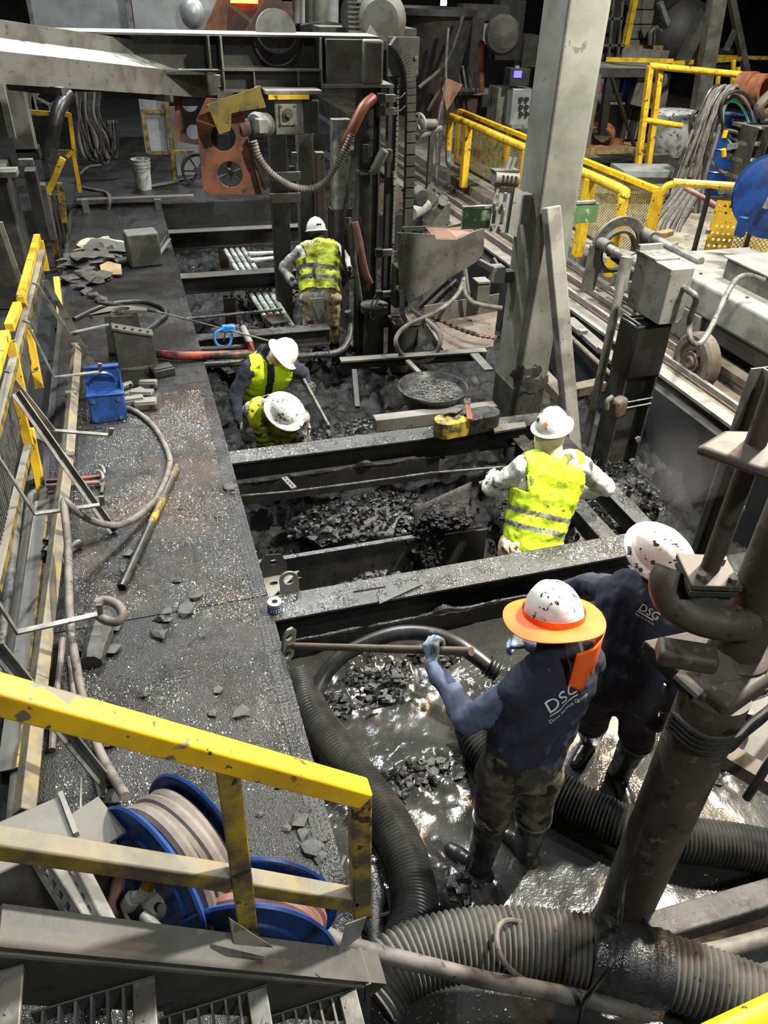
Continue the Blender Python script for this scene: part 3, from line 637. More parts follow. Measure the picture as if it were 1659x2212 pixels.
# wall box trough under hopper
t = thing('sloping_tray', 'brown dusty sloping sheet tray in the pit under the hopper', 'tray', at(980, 720, -.3))
mb = MB(); q = [at(915, 700, -.15), at(1075, 672, -.15), at(1065, 748, -.3), at(955, 762, -.3)]
mb._add(q+[k-Vector((0, 0, .015)) for k in q], [(0, 1, 2, 3), (7, 6, 5, 4), (0, 4, 5, 1), (1, 5, 6, 2), (2, 6, 7, 3), (3, 7, 4, 0)]); mb.build('tray_floor', 'steel_brown', t)
mb = MB(); q = [at(915, 700, -.15), at(1075, 672, -.15)]; mb.bar(q[0]+Vector((0, .02, .1)), q[1]+Vector((0, .02, .1)), .015, .24); mb.build('back_lip', 'steel_mid', t)
MB().bar(at(915, 700, -.1), at(955, 762, -.25), .012, .12).build('side_lip', 'steel_pale', t)
t = thing('chain_run', 'rusty chain lying across the sloping tray', 'chain', at(980, 715, -.1))
P = spline([at(900, 680, -.05), at(945, 695, -.1), at(990, 715, -.13), at(1030, 728, -.16), at(1070, 735, -.2)], 7)
for i in range(len(P)-1):
    m_ = (P[i]+P[i+1])/2; MB().box(m_+Vector((0, 0, .03)), (.055, .02 if i % 2 else .05, .05 if i % 2 else .02), math.atan2((P[i+1]-P[i]).y, (P[i+1]-P[i]).x)).build('link', 'hose_red' if i > 20 else 'rust_dark', t, bev=.006, seg=1)

# ================================================================ RIGHT SIDE: column, brace, track, cart
t = thing('building_column', 'massive grey-green concrete building column standing in the pit', 'column', (3.46, 6.2, -1.0))
MB().box2((3.29, 6.0, -1.0), (3.63, 6.42, 9)).build('shaft', 'column', t, bev=.02)
MB().box2((3.63, 6.16, -1.0), (3.74, 6.40, 9)).build('rear_rib', 'column', t, bev=.01)
MB().box2((3.282, 5.992, -1.0), (3.638, 6.428, .06)).build('muddy_base', 'steel_dark', t, bev=.02)
for k in range(16):
    random.seed(k+600); MB().ball((random.uniform(3.29, 3.63), 5.99, .06+random.uniform(-.04, .16)), random.uniform(.03, .07), k, .6, 2, (1, .12, 1.3), 2).build('mud_splash', 'steel_dark', t)
t = thing('diagonal_brace', 'pale square steel tube brace leaning on the building column', 'brace', (3.62, 5.3, -.5))
MB().bar(aty(1190, 446, 5.92), at(1240, 1000, -.42), .13, .12).build('tube', 'steel_pale', t, bev=.012)
# slotted bracket on the column
YB = 6.15
t = thing('slotted_bracket', 'pale folded bracket with four slots bolted to the column', 'bracket', aty(1085, 520, YB))
P = [aty(x, y, YB) for x, y in ((1070, 403), (1112, 407), (1097, 503), (1056, 500))]; c = P[3]
hs = []
for x, y in ((1073, 428), (1090, 430), (1066, 474), (1083, 476)):
    q = aty(x, y, YB); hs.append(slot(q.x-c.x, q.z-c.z, .035, .16))
MB().plate([(p.x-c.x, p.z-c.z) for p in P], hs, c, (1, 0, 0), (0, 0, 1), .014).build('slotted_face', 'steel_pale', t)
ppoly(MB(), [(1112, 404), (1128, 412), (1115, 512), (1097, 504)], [], YB-.03, .014).build('side_flange', 'steel_pale', t)
bolts(t, [aty(x, y, YB-.01) for x, y in ((1071, 440), (1088, 442), (1064, 488), (1081, 490))], (0, -1, 0), .022, .03, 'galv')
MB().box2((aty(1095, 450, YB).x, YB, aty(1085, 500, YB).z+.05), (3.3, YB+.12, aty(1085, 410, YB).z-.05)).build('mounting_block', 'steel_mid', t)
t = thing('slotted_drum', 'short slotted steel drum mounted on the column above the bracket', 'drum', aty(1090, 392, YB))
p, q = aty(1066, 384, YB), aty(1116, 388, YB)
MB().cyl(p, q, .06, n=20).build('drum', 'steel_mid', t)
for k in range(4):
    m_ = p.lerp(q, .3+k*.18); MB().box(m_+Vector((0, -.055, .01)), (.012, .02, .05)).build('slit', 'steel_black', t)
for k in (0, 1): MB().bar(p.lerp(q, .45+k*.2)+Vector((0, 0, .05)), p.lerp(q, .62+k*.2)+Vector((0, 0, .17)), .02, .03).build('prong', 'steel_pale', t)
MB().box(p.lerp(q, .5)+Vector((0, .02, .06)), (.22, .1, .02)).build('saddle', 'steel_dark', t)
YG = 6.43
t = thing('green_board', 'green painted board passing behind the column', 'board', aty(1140, 490, YG))
pbox(MB(), 1000, 446, 1290, 488, YG, .03).build('board', 'paint_green', t, bev=.003)
pbox(MB(), 1002, 441, 1288, 446, YG-.01, .05).build('top_edge', 'galv', t)
t = thing('clamp_bracket', 'small pale steel clamp on the left of the column below the bracket', 'bracket', aty(1080, 610, 6.3))
pbox(MB(), 1068, 578, 1092, 612, 6.3, .12).build('socket', 'steel_pale', t, bev=.005); MB().bar(aty(1035, 565, 6.5), aty(1072, 585, 6.35), .05, .05).build('arm', 'steel_mid', t)
MB().bar(aty(1060, 565, 6.5), aty(1075, 590, 6.4), .03, .12).build('strap', 'steel_dark', t); q = aty(1085, 595, 6.36); MB().box2((q.x, 6.3, q.z-.05), (3.31, 6.4, q.z+.05)).build('stud', 'steel_dark', t)
# box post with junction box
t = thing('box_post', 'dirty steel H-post with mud at its foot carrying the grey box', 'post', (4.25, 5.45, -1.1))
MB().ibeam((4.25, 5.5, -1.1), (4.25, 5.5, .88), .26, .34, .02, .02, up=(1, 0, 0)).build('section', 'steel_dark', t)
MB().box2((4.06, 5.36, .34), (4.44, 5.64, .86)).build('black_wrap', 'black_tape', t, bev=.03, seg=3)
for z in (.05, .11): MB().tube([(4.08, 5.365, z), (4.42, 5.365, z+.02)], .008, 6).build('wire_tie', 'galv', t)
bolts(t, [(4.36, 5.36, -.3), (4.36, 5.36, -.55)], (0, -1, 0), .03, .03)
for k in range(14):
    random.seed(k); MB().ball((4.25+random.uniform(-.22, .25), 5.4+random.uniform(-.1, .1), -.95+random.uniform(0, .3)), random.uniform(.05, .11), k, .5).build('mud_clump', 'clod', t)
t = thing('junction_box', 'pale grey splattered junction box on top of the post', 'junction box', (4.3, 5.5, .9))
jc = MB().box2((4.2, 5.27, .90), (4.43, 5.78, 1.38)).build('case', 'steel_pale', t, bev=.006)
MB().box2((4.19, 5.50, 1.38), (4.44, 5.80, 1.395)).build('lid_flange', 'galv', t); MB().box2((4.2, 5.76, 1.36), (4.44, 5.80, 1.44)).build('rear_lip', 'galv', t)
MB().bar((4.20, 5.268, .92), (4.20, 5.268, 1.34), .015, .01).build('seam', 'steel_mid', t)
g = Vector((4.36, 5.27, 1.22)); MB().cyl(g+Vector((0, -.05, 0)), g, .024, n=12).cyl(g+Vector((0, -.07, 0)), g+Vector((0, -.04, 0)), .03, n=6).build('cable_gland', 'galv', t)
bolts(jc, [(4.2, 5.7, 1.28), (4.2, 5.7, .98)], (-1, 0, 0), .014)
hose('power_cable', 'thick grey cable looping from the junction box to the cart', [g+Vector((0, -.05, 0)), g+Vector((.06, -.12, -.06)), atd(1490, 690, 6.9), atd(1492, 735, 6.95), atd(1515, 740, 7.0), atd(1545, 690, 7.1), atd(1568, 640, 7.2), atd(1590, 605, 7.4), atd(1615, 595, 7.6), atd(1650, 605, 7.7)], .027, 'galv_dark', 10)
hose('short_cable', 'short cable with ferrules hanging under the junction box', [Vector((4.22, 5.66, .9)), Vector((4.2, 5.64, .8)), Vector((4.2, 5.62, .66)), Vector((4.21, 5.62, .58))], .016, 'galv', 8)
t = thing('hook_bracket', 'worn hook shaped lug on the side of the dirty post', 'lug', aty(1340, 900, 5.25))
p = aty(1335, 880, 5.3); MB().box(p, (.16, .12, .2), .4).build('body', 'steel_brown', t, bev=.04, seg=3); MB().tube(spline([p+Vector((-.08, 0, .12)), p+Vector((-.13, 0, .08)), p+Vector((-.12, 0, .0))], 5), .025, 8).build('hook', 'steel_mid', t)
# pipe prop
t = thing('pipe_prop', 'long leaning pipe prop between roller frame and pit', 'pipe prop', at(1268, 950, -.6))
MB().cyl(aty(1352, 572, 6.3), at(1262, 965, -.5), .042, n=14).build('pipe', 'steel_mid', t); MB().cyl(aty(1355, 555, 6.3), aty(1340, 625, 6.26), .06, n=14).build('socket', 'steel_pale', t)
MB().box(aty(1288, 865, 6.0), (.05, .05, .07)).build('clip', 'steel_pale', t)
# track girder, rails
t = thing('track_girder', 'long steel girder carrying the cart track along the pit side', 'girder', (5.38, 10, -.7))
MB().box2((5.30, 2.2, -.24), (5.46, 22, -.2)).build('top_flange', 'steel_pale', t, bev=.004)
MB().box2((5.36, 2.2, -.62), (5.385, 22, -.24)).build('web', 'steel_brown', t); MB().box2((5.28, 2.2, -.65), (5.46, 22, -.62)).build('bottom_flange', 'steel_mid', t)
for i, (x, lab, w_) in enumerate(((5.62, 'front crane rail of the cart track nearest the pit', .05), (5.92, 'middle flat bar rail of the cart track', .03), (6.26, 'rear rail of the cart track by the yellow guard', .08))):
    t = thing('track_rail', lab, 'rail', (x, 11, -.24), 'rails of the cart track')
    MB().box2((x-w_, 2.2, -.24), (x+w_, 23, -.215)).build('rail_foot', 'steel_brown', t); MB().box2((x-w_*.5, 2.2, -.215), (x+w_*.5, 23, -.16)).build('rail_head', 'steel_pale', t, bev=.006)
t = thing('cable_tray', 'pipe and ribbed cover strip slung low along the pit side of the girder', 'cable tray', (5.1, 6.7, -.5))
p, q = at(1228, 690, -.25), at(1365, 812, -.25)
MB().bar(p, q, .15, .05).build('cover', 'steel_mid', t); MB().cyl(p+Vector((-.15, 0, -.06)), q+Vector((-.15, 0, -.06)), .03, n=10).build('pipe', 'steel_brown', t)
for k in (.3, .62): MB().box(p.lerp(q, k)+Vector((-.05, 0, .04)), (.1, .08, .06)).build('clamp', 'steel_pale', t, bev=.005)
# cart
t = thing('track_cart', 'big pale steel cart body with raised hatch on the track', 'cart', (6.7, 6.6, 0))
X0, X1 = 5.98, 7.5; Y0, Y1 = 4.6, 8.05
MB().box2((X0, Y0, .24), (X1, Y1, .6)).build('body', 'steel_pale', t, bev=.04, seg=3)
MB().box2((X0+.05, Y0, .05), (X0+.12, Y1-.3, .26)).build('skirt', 'steel_dark', t)
hat = MB().box2((6.33, 5.1, .6), (7.3, 7.05, .82)).build('hatch', 'steel_mid', t, bev=.006)
MB().box2((6.30, 5.05, .82), (7.33, 7.10, .835)).build('hatch_lid', 'steel_pale', hat)
for q in (at(1458, 528, .62), at(1530, 500, .62)): MB().box(q, (.07, .05, .06), .4).build('lifting_eye', 'galv', t, bev=.008)
bolts(t, [(6.15, y, .6) for y in (5.6, 6.4, 7.2, 7.8)], (0, 0, 1), .02, .02)
MB().box2((X0-.02, 6.8, -.1), (X0+.1, 7.3, .25)).build('axle_bracket', 'steel_mid', t, bev=.01)
MB().box2((X0-.1, 5.2, -.14), (X0+.06, 6.7, -.06)).build('lower_rail', 'steel_brown', t)
wh = MB().lathe([(.0, 0), (.05, -.02), (.07, 0), (.07, .03), (.19, .03), (.22, .0), (.29, .0), (.32, .03), (.32, .15), (.28, .17), (.0, .17)], atx(1490, 782, 5.62), (1, 0, 0), 40).build('wheel', 'steel_brown', t)
wc = atx(1490, 782, 5.62)
for k in range(8):
    a = k*math.pi/4; MB().cyl(wc+Vector((.0, .13*math.cos(a), .13*math.sin(a))), wc+Vector((.03, .13*math.cos(a), .13*math.sin(a))), .016, n=8).build('wheel_bolt', 'steel_black', wh)
MB().lathe([(.09, 0), (.11, -.012), (.12, 0), (.12, .01)], wc+Vector((.01, 0, 0)), (1, 0, 0), 28).build('hub_ring', 'steel_brown', wh)
# roller frame with ring and shafts
YR = 8.75
t = thing('roller_frame', 'arched steel ring frame with two shafts and roller linkage on the track', 'roller frame', aty(1330, 620, YR))
c = aty(1335, 535, YR); R1 = .40
arch = [(R1*math.cos(a), R1*math.sin(a)) for a in [math.pi*i/20 for i in range(21)]]
prof = [(-.44, -.55), (-.25, -.55), (-.23, -.32), (.23, -.32), (.25, -.45), (.46, -.45), (.44, .05)]+arch[1:-1]+[(-.42, .05)]
MB().plate(prof, [circ(0, 0, .285, 26)], c, (1, 0, 0), (0, 0, 1), .05).build('arch_plate', 'steel_mid', t, bev=.004)
MB().pipe(c+Vector((.03, .0, -.06)), c+Vector((.03, .1, -.06)), .27, .24, 28).build('inner_ring', 'steel_dark', t)
for (ax, ay), (bx, by), r_, m_ in (((1297, 525), (1360, 580), .05, 'steel_mid'), ((1392, 505), (1440, 540), .05, 'steel_mid')):
    p = aty(ax, ay, YR-.02); MB().cyl(p, p+Vector((0, -1.2, 0)), r_, n=16).build('shaft', 'galv', t); MB().cyl(p+Vector((0, .02, 0)), p+Vector((0, -.22, 0)), r_*1.6, n=18).build('bearing_hub', m_, t)
for k, (x, z, r_) in enumerate(((-.08, -.1, .045), (.06, -.16, .05), (.2, -.2, .06))): MB().cyl(c+Vector((x, -.05, z)), c+Vector((x, -1.1, z-.08)), r_, n=12).build('roller', 'steel_dark', t)
for k in range(5): MB().box(c+Vector((-.15+.08*k, -.2-.1*k, -.02+.03*(k % 2))), (.12, .2, .07), .5).build('linkage', ('steel_dark', 'steel_mid', 'steel_pale')[k % 3], t, bev=.008)
bolts(t, [c+Vector((R1*.86*math.cos(a), -.025, R1*.86*math.sin(a))) for a in (.5, 1.55, 2.4)], (0, -1, 0), .02)
one('rubber_stop', 'worn wooden stop block lying behind the roller frame', 'block', MB().box(aty(1435, 505, 9.2), (.3, .12, .08), .4), 'wood', bev=.01)
# hose reel standing on the cart
t = thing('hose_reel', 'large dark blue hose reel above the cart at the right edge', 'hose reel', atd(1665, 520, 8.8))
c = atd(1676, 425, 8.8); ax = Vector((-.55, -.75, .1)).normalized()
MB().lathe([(.0, 0), (.12, 0), (.15, .03), (.40, .05), (.44, .03), (.46, .04), (.46, .06), (.42, .08), (0, .08)], c, ax, 40).build('front_disc', 'blue', t)
MB().cyl(c-ax*.25, c, .2, n=24).build('drum', 'blue_dusty', t); MB().lathe([(0, 0), (.46, 0), (.46, .02), (0, .02)], c-ax*.3, ax, 36).build('rear_disc', 'blue', t)
MB().cyl(c+ax*.06, c+ax*.2, .06, n=12).build('hub', 'galv', t)
MB().tube(spline([c+ax*.18, c+ax*.22+Vector((-.1, 0, .02)), c+ax*.2+Vector((-.14, 0, -.1))], 5), .03, 8).build('swivel_elbow', 'steel_pale', t)
pb = atd(1602, 490, 8.8); MB().box(pb, (.08, .1, .22), .3).build('frame_bracket', 'blue', t, bev=.006)
MB().bar(c-ax*.15+Vector((0, 0, -.2)), Vector(((c-ax*.15).x, (c-ax*.15).y, .84)), .08, .08).build('stand', 'blue', t)
hose('reel_feed_pipe', 'pink grey hose running from the yellow guard to the blue reel', [aty(1478, 405, 9.6), aty(1520, 428, 9.4), aty(1570, 458, 9.2), aty(1606, 482, 9.0)], .035, 'hose_red', 10)
t = thing('pipe_elbow', 'chrome pipe elbow above the mesh guard near the reel', 'pipe', aty(1585, 412, 9.4))
MB().tube(spline([aty(1558, 418, 9.4), aty(1560, 408, 9.4), aty(1570, 403, 9.4), aty(1610, 410, 9.4)], 5), .045, 10).build('elbow', 'galv', t); MB().cyl(aty(1580, 404, 9.38), aty(1594, 407, 9.38), .055, n=14).build('coupling', 'galv', t)

# ================================================================ GUARD RAILS ON THE RIGHT
def meshpanel(mb, P, u, v, w, h, step=.045, r=.004):
    """expanded metal: two families of diagonal strands over a w x h panel"""
    P, u, v = Vector(P), Vector(u), Vector(v)
    for s_ in (1, -1):
        k = -h
        while k < w:
            a0, b0 = (k, 0) if s_ > 0 else (k, h); a1, b1 = (k+h, h) if s_ > 0 else (k+h, 0)
            pts = []
            for (a, b), (c_, d_) in (((a0, b0), (a1, b1)),):
                t0 = max(0, (0-a)/(c_-a)); t1 = min(1, (w-a)/(c_-a))
                if t1 > t0: pts = [(a+(c_-a)*t0, b+(d_-b)*t0), (a+(c_-a)*t1, b+(d_-b)*t1)]
            if pts:
                p, q = P+u*pts[0][0]+v*pts[0][1], P+u*pts[1][0]+v*pts[1][1]; mb.bar(p, q, r*2, r, up=u.cross(v))
            k += step
    return mb
GX = 6.22
t = thing('yellow_guard_rail', 'round yellow tube guard rail with bent ends along the track', 'guard rail', (GX, 11.5, 0))
zt = 1.08
P = spline([Vector((GX, 15.4, .45)), Vector((GX, 15.42, .75)), Vector((GX, 15.4, zt-.06)), Vector((GX, 15.25, zt)), Vector((GX, 12, zt)), Vector((GX, 9.35, zt)), Vector((GX, 9.15, zt-.08)), Vector((GX, 9.1, zt-.3)), Vector((GX, 9.1, -.03))], 6)
MB().tube(P, .065, 12).build('top_tube', 'yellow', t)
MB().tube(spline([Vector((GX, 15.4, .48)), Vector((GX, 15.36, .3)), Vector((GX, 15.2, .22)), Vector((GX, 14.5, .22))], 5), .065, 10).build('bent_end', 'galv', t)
for y in (14.5, 12.0, 10.0):
    MB().bar((GX, y, -.03), (GX, y, zt-.03), .13, .13, up=(0, 1, 0)).build('post', 'yellow', t, bev=.01)
t = thing('yellow_mesh_guard', 'yellow framed mesh guard standing behind the round rail', 'mesh guard', (GX+.42, 12, 0))
x = GX+.42; MB().bar((x, 16, 1.1), (x, 9.0, 1.1), .09, .06).build('top_angle', 'yellow_new', t)
MB().bar((x, 16, .12), (x, 9.0, .12), .05, .05).build('bottom_angle', 'yellow_dusty', t)
for y in (16, 13.6, 11.4, 9.02): MB().bar((x, y, -.03), (x, y, 1.1), .08, .06, up=(0, 1, 0)).build('post', 'yellow', t)
meshpanel(MB(), (x, 16, .14), Vector((0, -1, 0)), Vector((0, 0, 1)), 6.95, .92, .05, .0045).build('mesh_infill', 'mesh_yellow', t)['kind'] = 'stuff'
# second guard with perforated plate, nearer
t = thing('yellow_mesh_guard', 'yellow guard with perforated plate and mesh below the blue reel', 'mesh guard', (8.0, 9.4, 0))
A, B = Vector((7.05, 9.45, 0)), Vector((9.6, 8.2, 0)); u = (B-A).normalized()
MB().tube(spline([A+Vector((0, 0, 0)), A+Vector((0, 0, .9)), A+u*.12+Vector((0, 0, 1.08)), A+u*.4+Vector((0, 0, 1.1)), B+Vector((0, 0, 1.1))], 6), .05, 10).build('top_tube', 'yellow', t)
for k in (.62, 1.3, 2.2): MB().bar(A+u*k, A+u*k+Vector((0, 0, 1.08)), .05, .05).build('post', 'steel_black' if k != 2.2 else 'yellow', t)
hl = [circ(.05+.075*i+(.037 if j % 2 else 0), .07+j*.09, .022, 8) for i in range(4) for j in range(9) if .05+.075*i+(.037 if j % 2 else 0) < .34]
MB().plate([(0, 0), (.36, 0), (.36, .86), (0, .86)], hl, A+u*.75+Vector((0, 0, .05)), u, (0, 0, 1), .01).build('perforated_plate', 'yellow_new', t)
meshpanel(MB(), A+u*1.12+Vector((0, 0, .03)), u, Vector((0, 0, 1)), 1.7, .98, .06, .007).build('mesh_infill', 'mesh_bright', t)['kind'] = 'stuff'
# tall yellow frame behind
YF = 13.4
t = thing('yellow_post_frame', 'tall yellow pipe frame with double post in front of the workbench', 'rail frame', aty(1390, 360, YF))
for dx in (0, 22):
    MB().bar(aty(1405+dx, 142, YF), aty(1378+dx, 358, YF), .1, .1).build('post', 'yellow', t, bev=.01)
MB().cyl(aty(1402, 142, YF), aty(1690, 170, YF-.6), .055, n=12).build('top_rail', 'yellow', t)
MB().cyl(aty(1385, 258, YF), aty(1472, 272, YF-.1), .05, n=12).build('mid_rail', 'yellow', t)
MB().bar(aty(1310, 128, YF+3), aty(1455, 132, YF+2), .05, .08).build('rear_rail', 'yellow', t); MB().bar(aty(1455, 137, YF+1.5), aty(1600, 127, YF+3), .05, .08).build('rear_rail', 'yellow', t); MB().bar(aty(1535, 122, YF+5), aty(1680, 126, YF+5), .05, .08).build('rear_rail', 'yellow', t)
for x, y0, y1 in ((1552, 165, 190), (1585, 130, 180), (1595, 145, 175)): MB().bar(aty(x, y0, YF+1), aty(x-3, y1, YF+1), .06, .06).build('stub_post', 'yellow', t)
MB().bar(aty(1628, 170, YF-.5), aty(1620, 210, YF-.5), .08, .08).build('stub_post', 'yellow', t)
one('yellow_upright', 'single tall yellow post rising behind the column at the top', 'post', MB().bar(aty(1350, 102, 18), aty(1375, -20, 18), .12, .12), 'yellow')

# ================================================================ LEFT RAILING AND TROUGH
RX = -1.0
t = thing('yellow_railing', 'stepped yellow railing with mesh panels along the left of the deck', 'railing', (-1.0, 6.5, -.4))
for (a, b) in (((81, 512), (44, 648)), ((38, 660), (20, 708)), ((12, 722), (-25, 850))):
    p, q = atx(*a, -1.0), atx(*b, -1.0); MB().bar(p, q, .065, .065).build('top_tube', 'yellow', t, bev=.006)
for (a, b) in (((86, 520), (100, 585)), ((46, 650), (52, 665)), ((61, 712), (85, 840)), ((34, 855), (62, 960)), ((62, 925), (95, 1085)), ((22, 735), (46, 850)), ((122, 600), (140, 770))):
    p = atx(*a, -1.0); q = atx(*b, -1.0); MB().bar(p, q, .07, .05, up=(0, 1, 0)).build('post', 'yellow', t, bev=.005)
mb = MB()
for i in range(110):
    y = 3.4+i*.05; mb.bar((-1.02, y, .5), (-1.02, y+.03, .88), .006, .016, up=(0, 1, 0))
mb.build('louvre_infill', 'galv_dark', t)['kind'] = 'stuff'
MB().bar(atx(64, 955, -1.0), atx(-10, 1275, -1.0), .05, .05).build('bottom_rail', 'yellow_dusty', t)
t = thing('hose_rack_rail', 'dusty galvanised square rail carrying the hose hooks on the left', 'rail', (-.98, 5.5, 0))
p, q = at(92, 545, .9), at(-30, 1010, .9); MB().bar(p, q, .06, .06).build('upper_rail', 'yellow_dusty', t, bev=.006)
for (x, y) in ((77, 614), (57, 695), (16, 803)): MB().bar(at(x-6, y-3, .935), at(x+7, y+1, .935), .02, .008).build('band', 'galv', t)
for (a, b, z) in (((92, 608), (202, 802), 0), ((38, 848), (248, 1147), 0), ((-10, 1390), (243, 1702), 0)):
    MB().angle(at(*a, .9), at(*b, z+.005), .05, .05, .008).build('brace', 'galv_dark', t)
t = thing('toe_rail', 'long dusty square tube rail lying low along the left deck edge', 'rail', (-.8, 5.2, 0))
for (a, b) in (((166, 752), (146, 985)), ((146, 985), (84, 1470)), ((84, 1470), (52, 1760))):
    MB().bar(at(*a, .2), at(*b, .2), .075, .075, up=(.7, 0, .7)).build('tube', 'yellow_dusty', t, bev=.006)
for (x, y) in ((166, 745), (155, 850), (147, 985)): MB().box(at(x, y+6, .2), (.1, .05, .1)).build('sleeve', 'galv_dark', t, bev=.01)
for (x, y) in ((160, 800), (125, 1200), (90, 1500)): q = at(x, y, .17); MB().bar(q, (q.x, q.y, 0), .05, .05).build('leg', 'galv_dark', t)
# flat bar hose hooks: hang from the rail, level arm, upturned tip
HK = (((78, 614), (148, 720), (235, 701), None, 'hose hook nearest the dark bearing stand'), ((57, 695), (117, 815), (217, 803), (215, 785), 'hose hook just above the blue bracket'),
      ((16, 803), (116, 930), (238, 940), (241, 925), 'hose hook just below the blue bracket'), ((-8, 980), (75, 1110), (221, 1090), (219, 1072), 'hose hook holding the grey hose bend'), ((-12, 1290), (37, 1366), (217, 1326), (214, 1306), 'hose hook holding the short hose loop'))
for a, b, c, d, lab in HK:
    t = thing('hose_hook', 'bent flat bar '+lab, 'hook', at(*b, .3), 'flat bar hose hooks on the rack')
    A, B = at(*a, .9), at(*b, .42); C_ = at(*c, .42)
    MB().bar(A, B, .012, .035).build('drop_bar', 'galv', t); MB().bar(B, C_, .035, .012).build('arm', 'galv', t)
    if d: MB().bar(C_, at(*d, .52), .03, .01, up=(0, 1, 0)).build('tip', 'galv', t)
# pipes in the trough
for i, (a, b, r, m_, lab) in enumerate((((47, 1030), (-12, 1560), .038, 'galv_dark', 'thinner leftmost pipe in the trough beside the deck'), ((78, 1040), (12, 1560), .055, 'steel_mid', 'thick dusty pipe in the trough beside the deck'), ((112, 1050), (70, 1600), .04, 'steel_mid', 'round pipe beside the yellow edged channel'))):
    one('trough_pipe', lab, 'pipe', MB().cyl(at(*a, -.12), at(*b, -.12), r, n=14), m_, 'pipes in the trough left of the deck')
one('pipe_elbow', 'small elbow pipe crossing under the yellow railing', 'pipe', MB().tube(spline([at(38, 1042, -.05), at(60, 1040, -.02), at(72, 1030, -.02), at(76, 1000, -.08)], 6), .035, 10), 'galv_dark')
t = thing('edge_channel', 'yellow edged steel channel along the left side of the deck', 'channel', (-.97, 4, -.2))
p, q = at(106, 1080, 0), at(38, 1660, 0); MB().bar(p+Vector((-.05, 0, 0)), q+Vector((-.05, 0, 0)), .09, .012).build('flange', 'steel_mid', t); MB().bar(p+Vector((.0, 0, -.05)), q+Vector((.0, 0, -.05)), .012, .12).build('web', 'yellow_grimy', t)
t = thing('sheet_flap', 'torn grey sheet hanging between the yellow posts', 'sheet', at(85, 930, 0))
mb = MB(); P = [at(70, 905, .1), at(108, 930, .05), at(102, 958, .0), at(75, 945, .02)]; mb._add(P+[k-Vector((0, 0, .008)) for k in P], [(0, 1, 2, 3), (7, 6, 5, 4), (0, 4, 5, 1), (1, 5, 6, 2), (2, 6, 7, 3), (3, 7, 4, 0)]); mb.build('sheet', 'galv', t)

# ================================================================ HOSES ON THE DECK
hose('deck_hose', 'long grey hose looping over the deck from the blue bracket to the reel', [at(268, 878, .02), at(300, 893, .02), at(335, 925, .02), at(362, 975, .02), at(366, 1010, .03), at(345, 1065, .04), at(310, 1105, .06), at(262, 1133, .12), at(215, 1130, .22), at(175, 1112, .36), at(152, 1092, .46), at(138, 1082, .48), at(140, 1110, .45), at(147, 1180, .38), at(148, 1260, .34), at(152, 1350, .28), at(165, 1440, .22), at(182, 1520, .14), at(210, 1610, .06), at(240, 1670, .12), at(272, 1722, .3)], .024, 'hose', 12)
hose('deck_hose', 'dark hose lying in an arc near the far bearing stand', [at(160, 690, .02), at(205, 668, .02), at(250, 655, .02), at(310, 652, .02), at(350, 664, .02), at(358, 682, .02), at(330, 705, .02), at(300, 730, .02)], .028, 'hose_black', 10)
hose('hose_loop', 'short grey hose loop hanging on the nearest hook', [at(207, 1302, .45), at(230, 1297, .45), at(255, 1308, .45), at(264, 1328, .42), at(252, 1343, .4), at(225, 1338, .4), at(208, 1325, .4)], .026, 'hose', 12)
hose('thin_hose', 'thin grey hose lying beside the low rail down to the slurry', [at(135, 1380, .03), at(128, 1450, .03), at(118, 1530, .03), at(112, 1620, .02)], .018, 'hose', 8)
hose('thin_hose', 'thin hose running to the black ferrule near the reel', [at(150, 1420, .03), at(165, 1540, .02), at(190, 1620, .02), at(210, 1690, .02), at(220, 1720, .02)], .015, 'hose', 8)
t = thing('hose_end', 'black ferrule end of the thin hose by the reel', 'hose end', at(222, 1725, 0))
MB().cyl(at(211, 1693, .02), at(220, 1730, .02), .022, n=10).build('ferrule', 'hose_black', t); MB().ball(at(236, 1722, .01), .06, 4, .5, sc=(1.2, .8, .5)).build('mud', 'clod', t)
for i, (a, b, lab) in enumerate((((100, 1172), (135, 1135), 'cut grey pipe stub nearest the low rail'), ((97, 1195), (140, 1150), 'darker cut pipe stub under the low rail'), ((140, 1195), (172, 1172), 'bent pipe stub right of the low rail'))):
    one('pipe_stub', lab, 'pipe stub', MB().pipe(at(*a, .04), at(*b, .04), .03, .024, 16), 'galv_dark', 'pipe stubs under the low rail')
# orange welding torches
for i, (a, b, c_, lab) in enumerate((((100, 1040), (218, 1030), 'hose_orange', 'dark handled torch lying under the brace'), ((100, 1050), (215, 1042), 'hose_red', 'pink handled torch lying under the brace'))):
    t = thing('cutting_torch', lab, 'torch', at(*b, 0), 'torches under the left brace')
    MB().cyl(at(*a, .05), at(*b, .03), .016, n=10).build('hose', c_, t)
    e = at(*b, .03); MB().tube(spline([e, e+Vector((.03, .01, .03)), e+Vector((.02, .06, .05)), e+Vector((.0, .09, .05))], 4), .013, 8).build('nozzle', 'galv', t); MB().tube([e, e+Vector((.02, -.08, 0)), e+Vector((.01, -.14, -.01))], .014, 8).build('valve', 'galv_dark', t)
# pole
t = thing('marker_pole', 'yellow and black striped pole lying on the wet deck', 'pole', at(320, 1130, 0))
p, q = at(383, 1008, .025), at(268, 1258, .025)
MB().cyl(p, p.lerp(q, .55), .028, n=12).build('yellow_end', 'yellow_grimy', t); MB().cyl(p.lerp(q, .55), q, .029, n=12).build('black_end', 'hose_black', t)
MB().cyl(p.lerp(q, .12), p.lerp(q, .3), .0292, n=12).build('dark_band', 'hose_black', t); MB().pipe(q, q+(q-p).normalized()*.05, .03, .022, 14).build('end_cap', 'rubber', t)
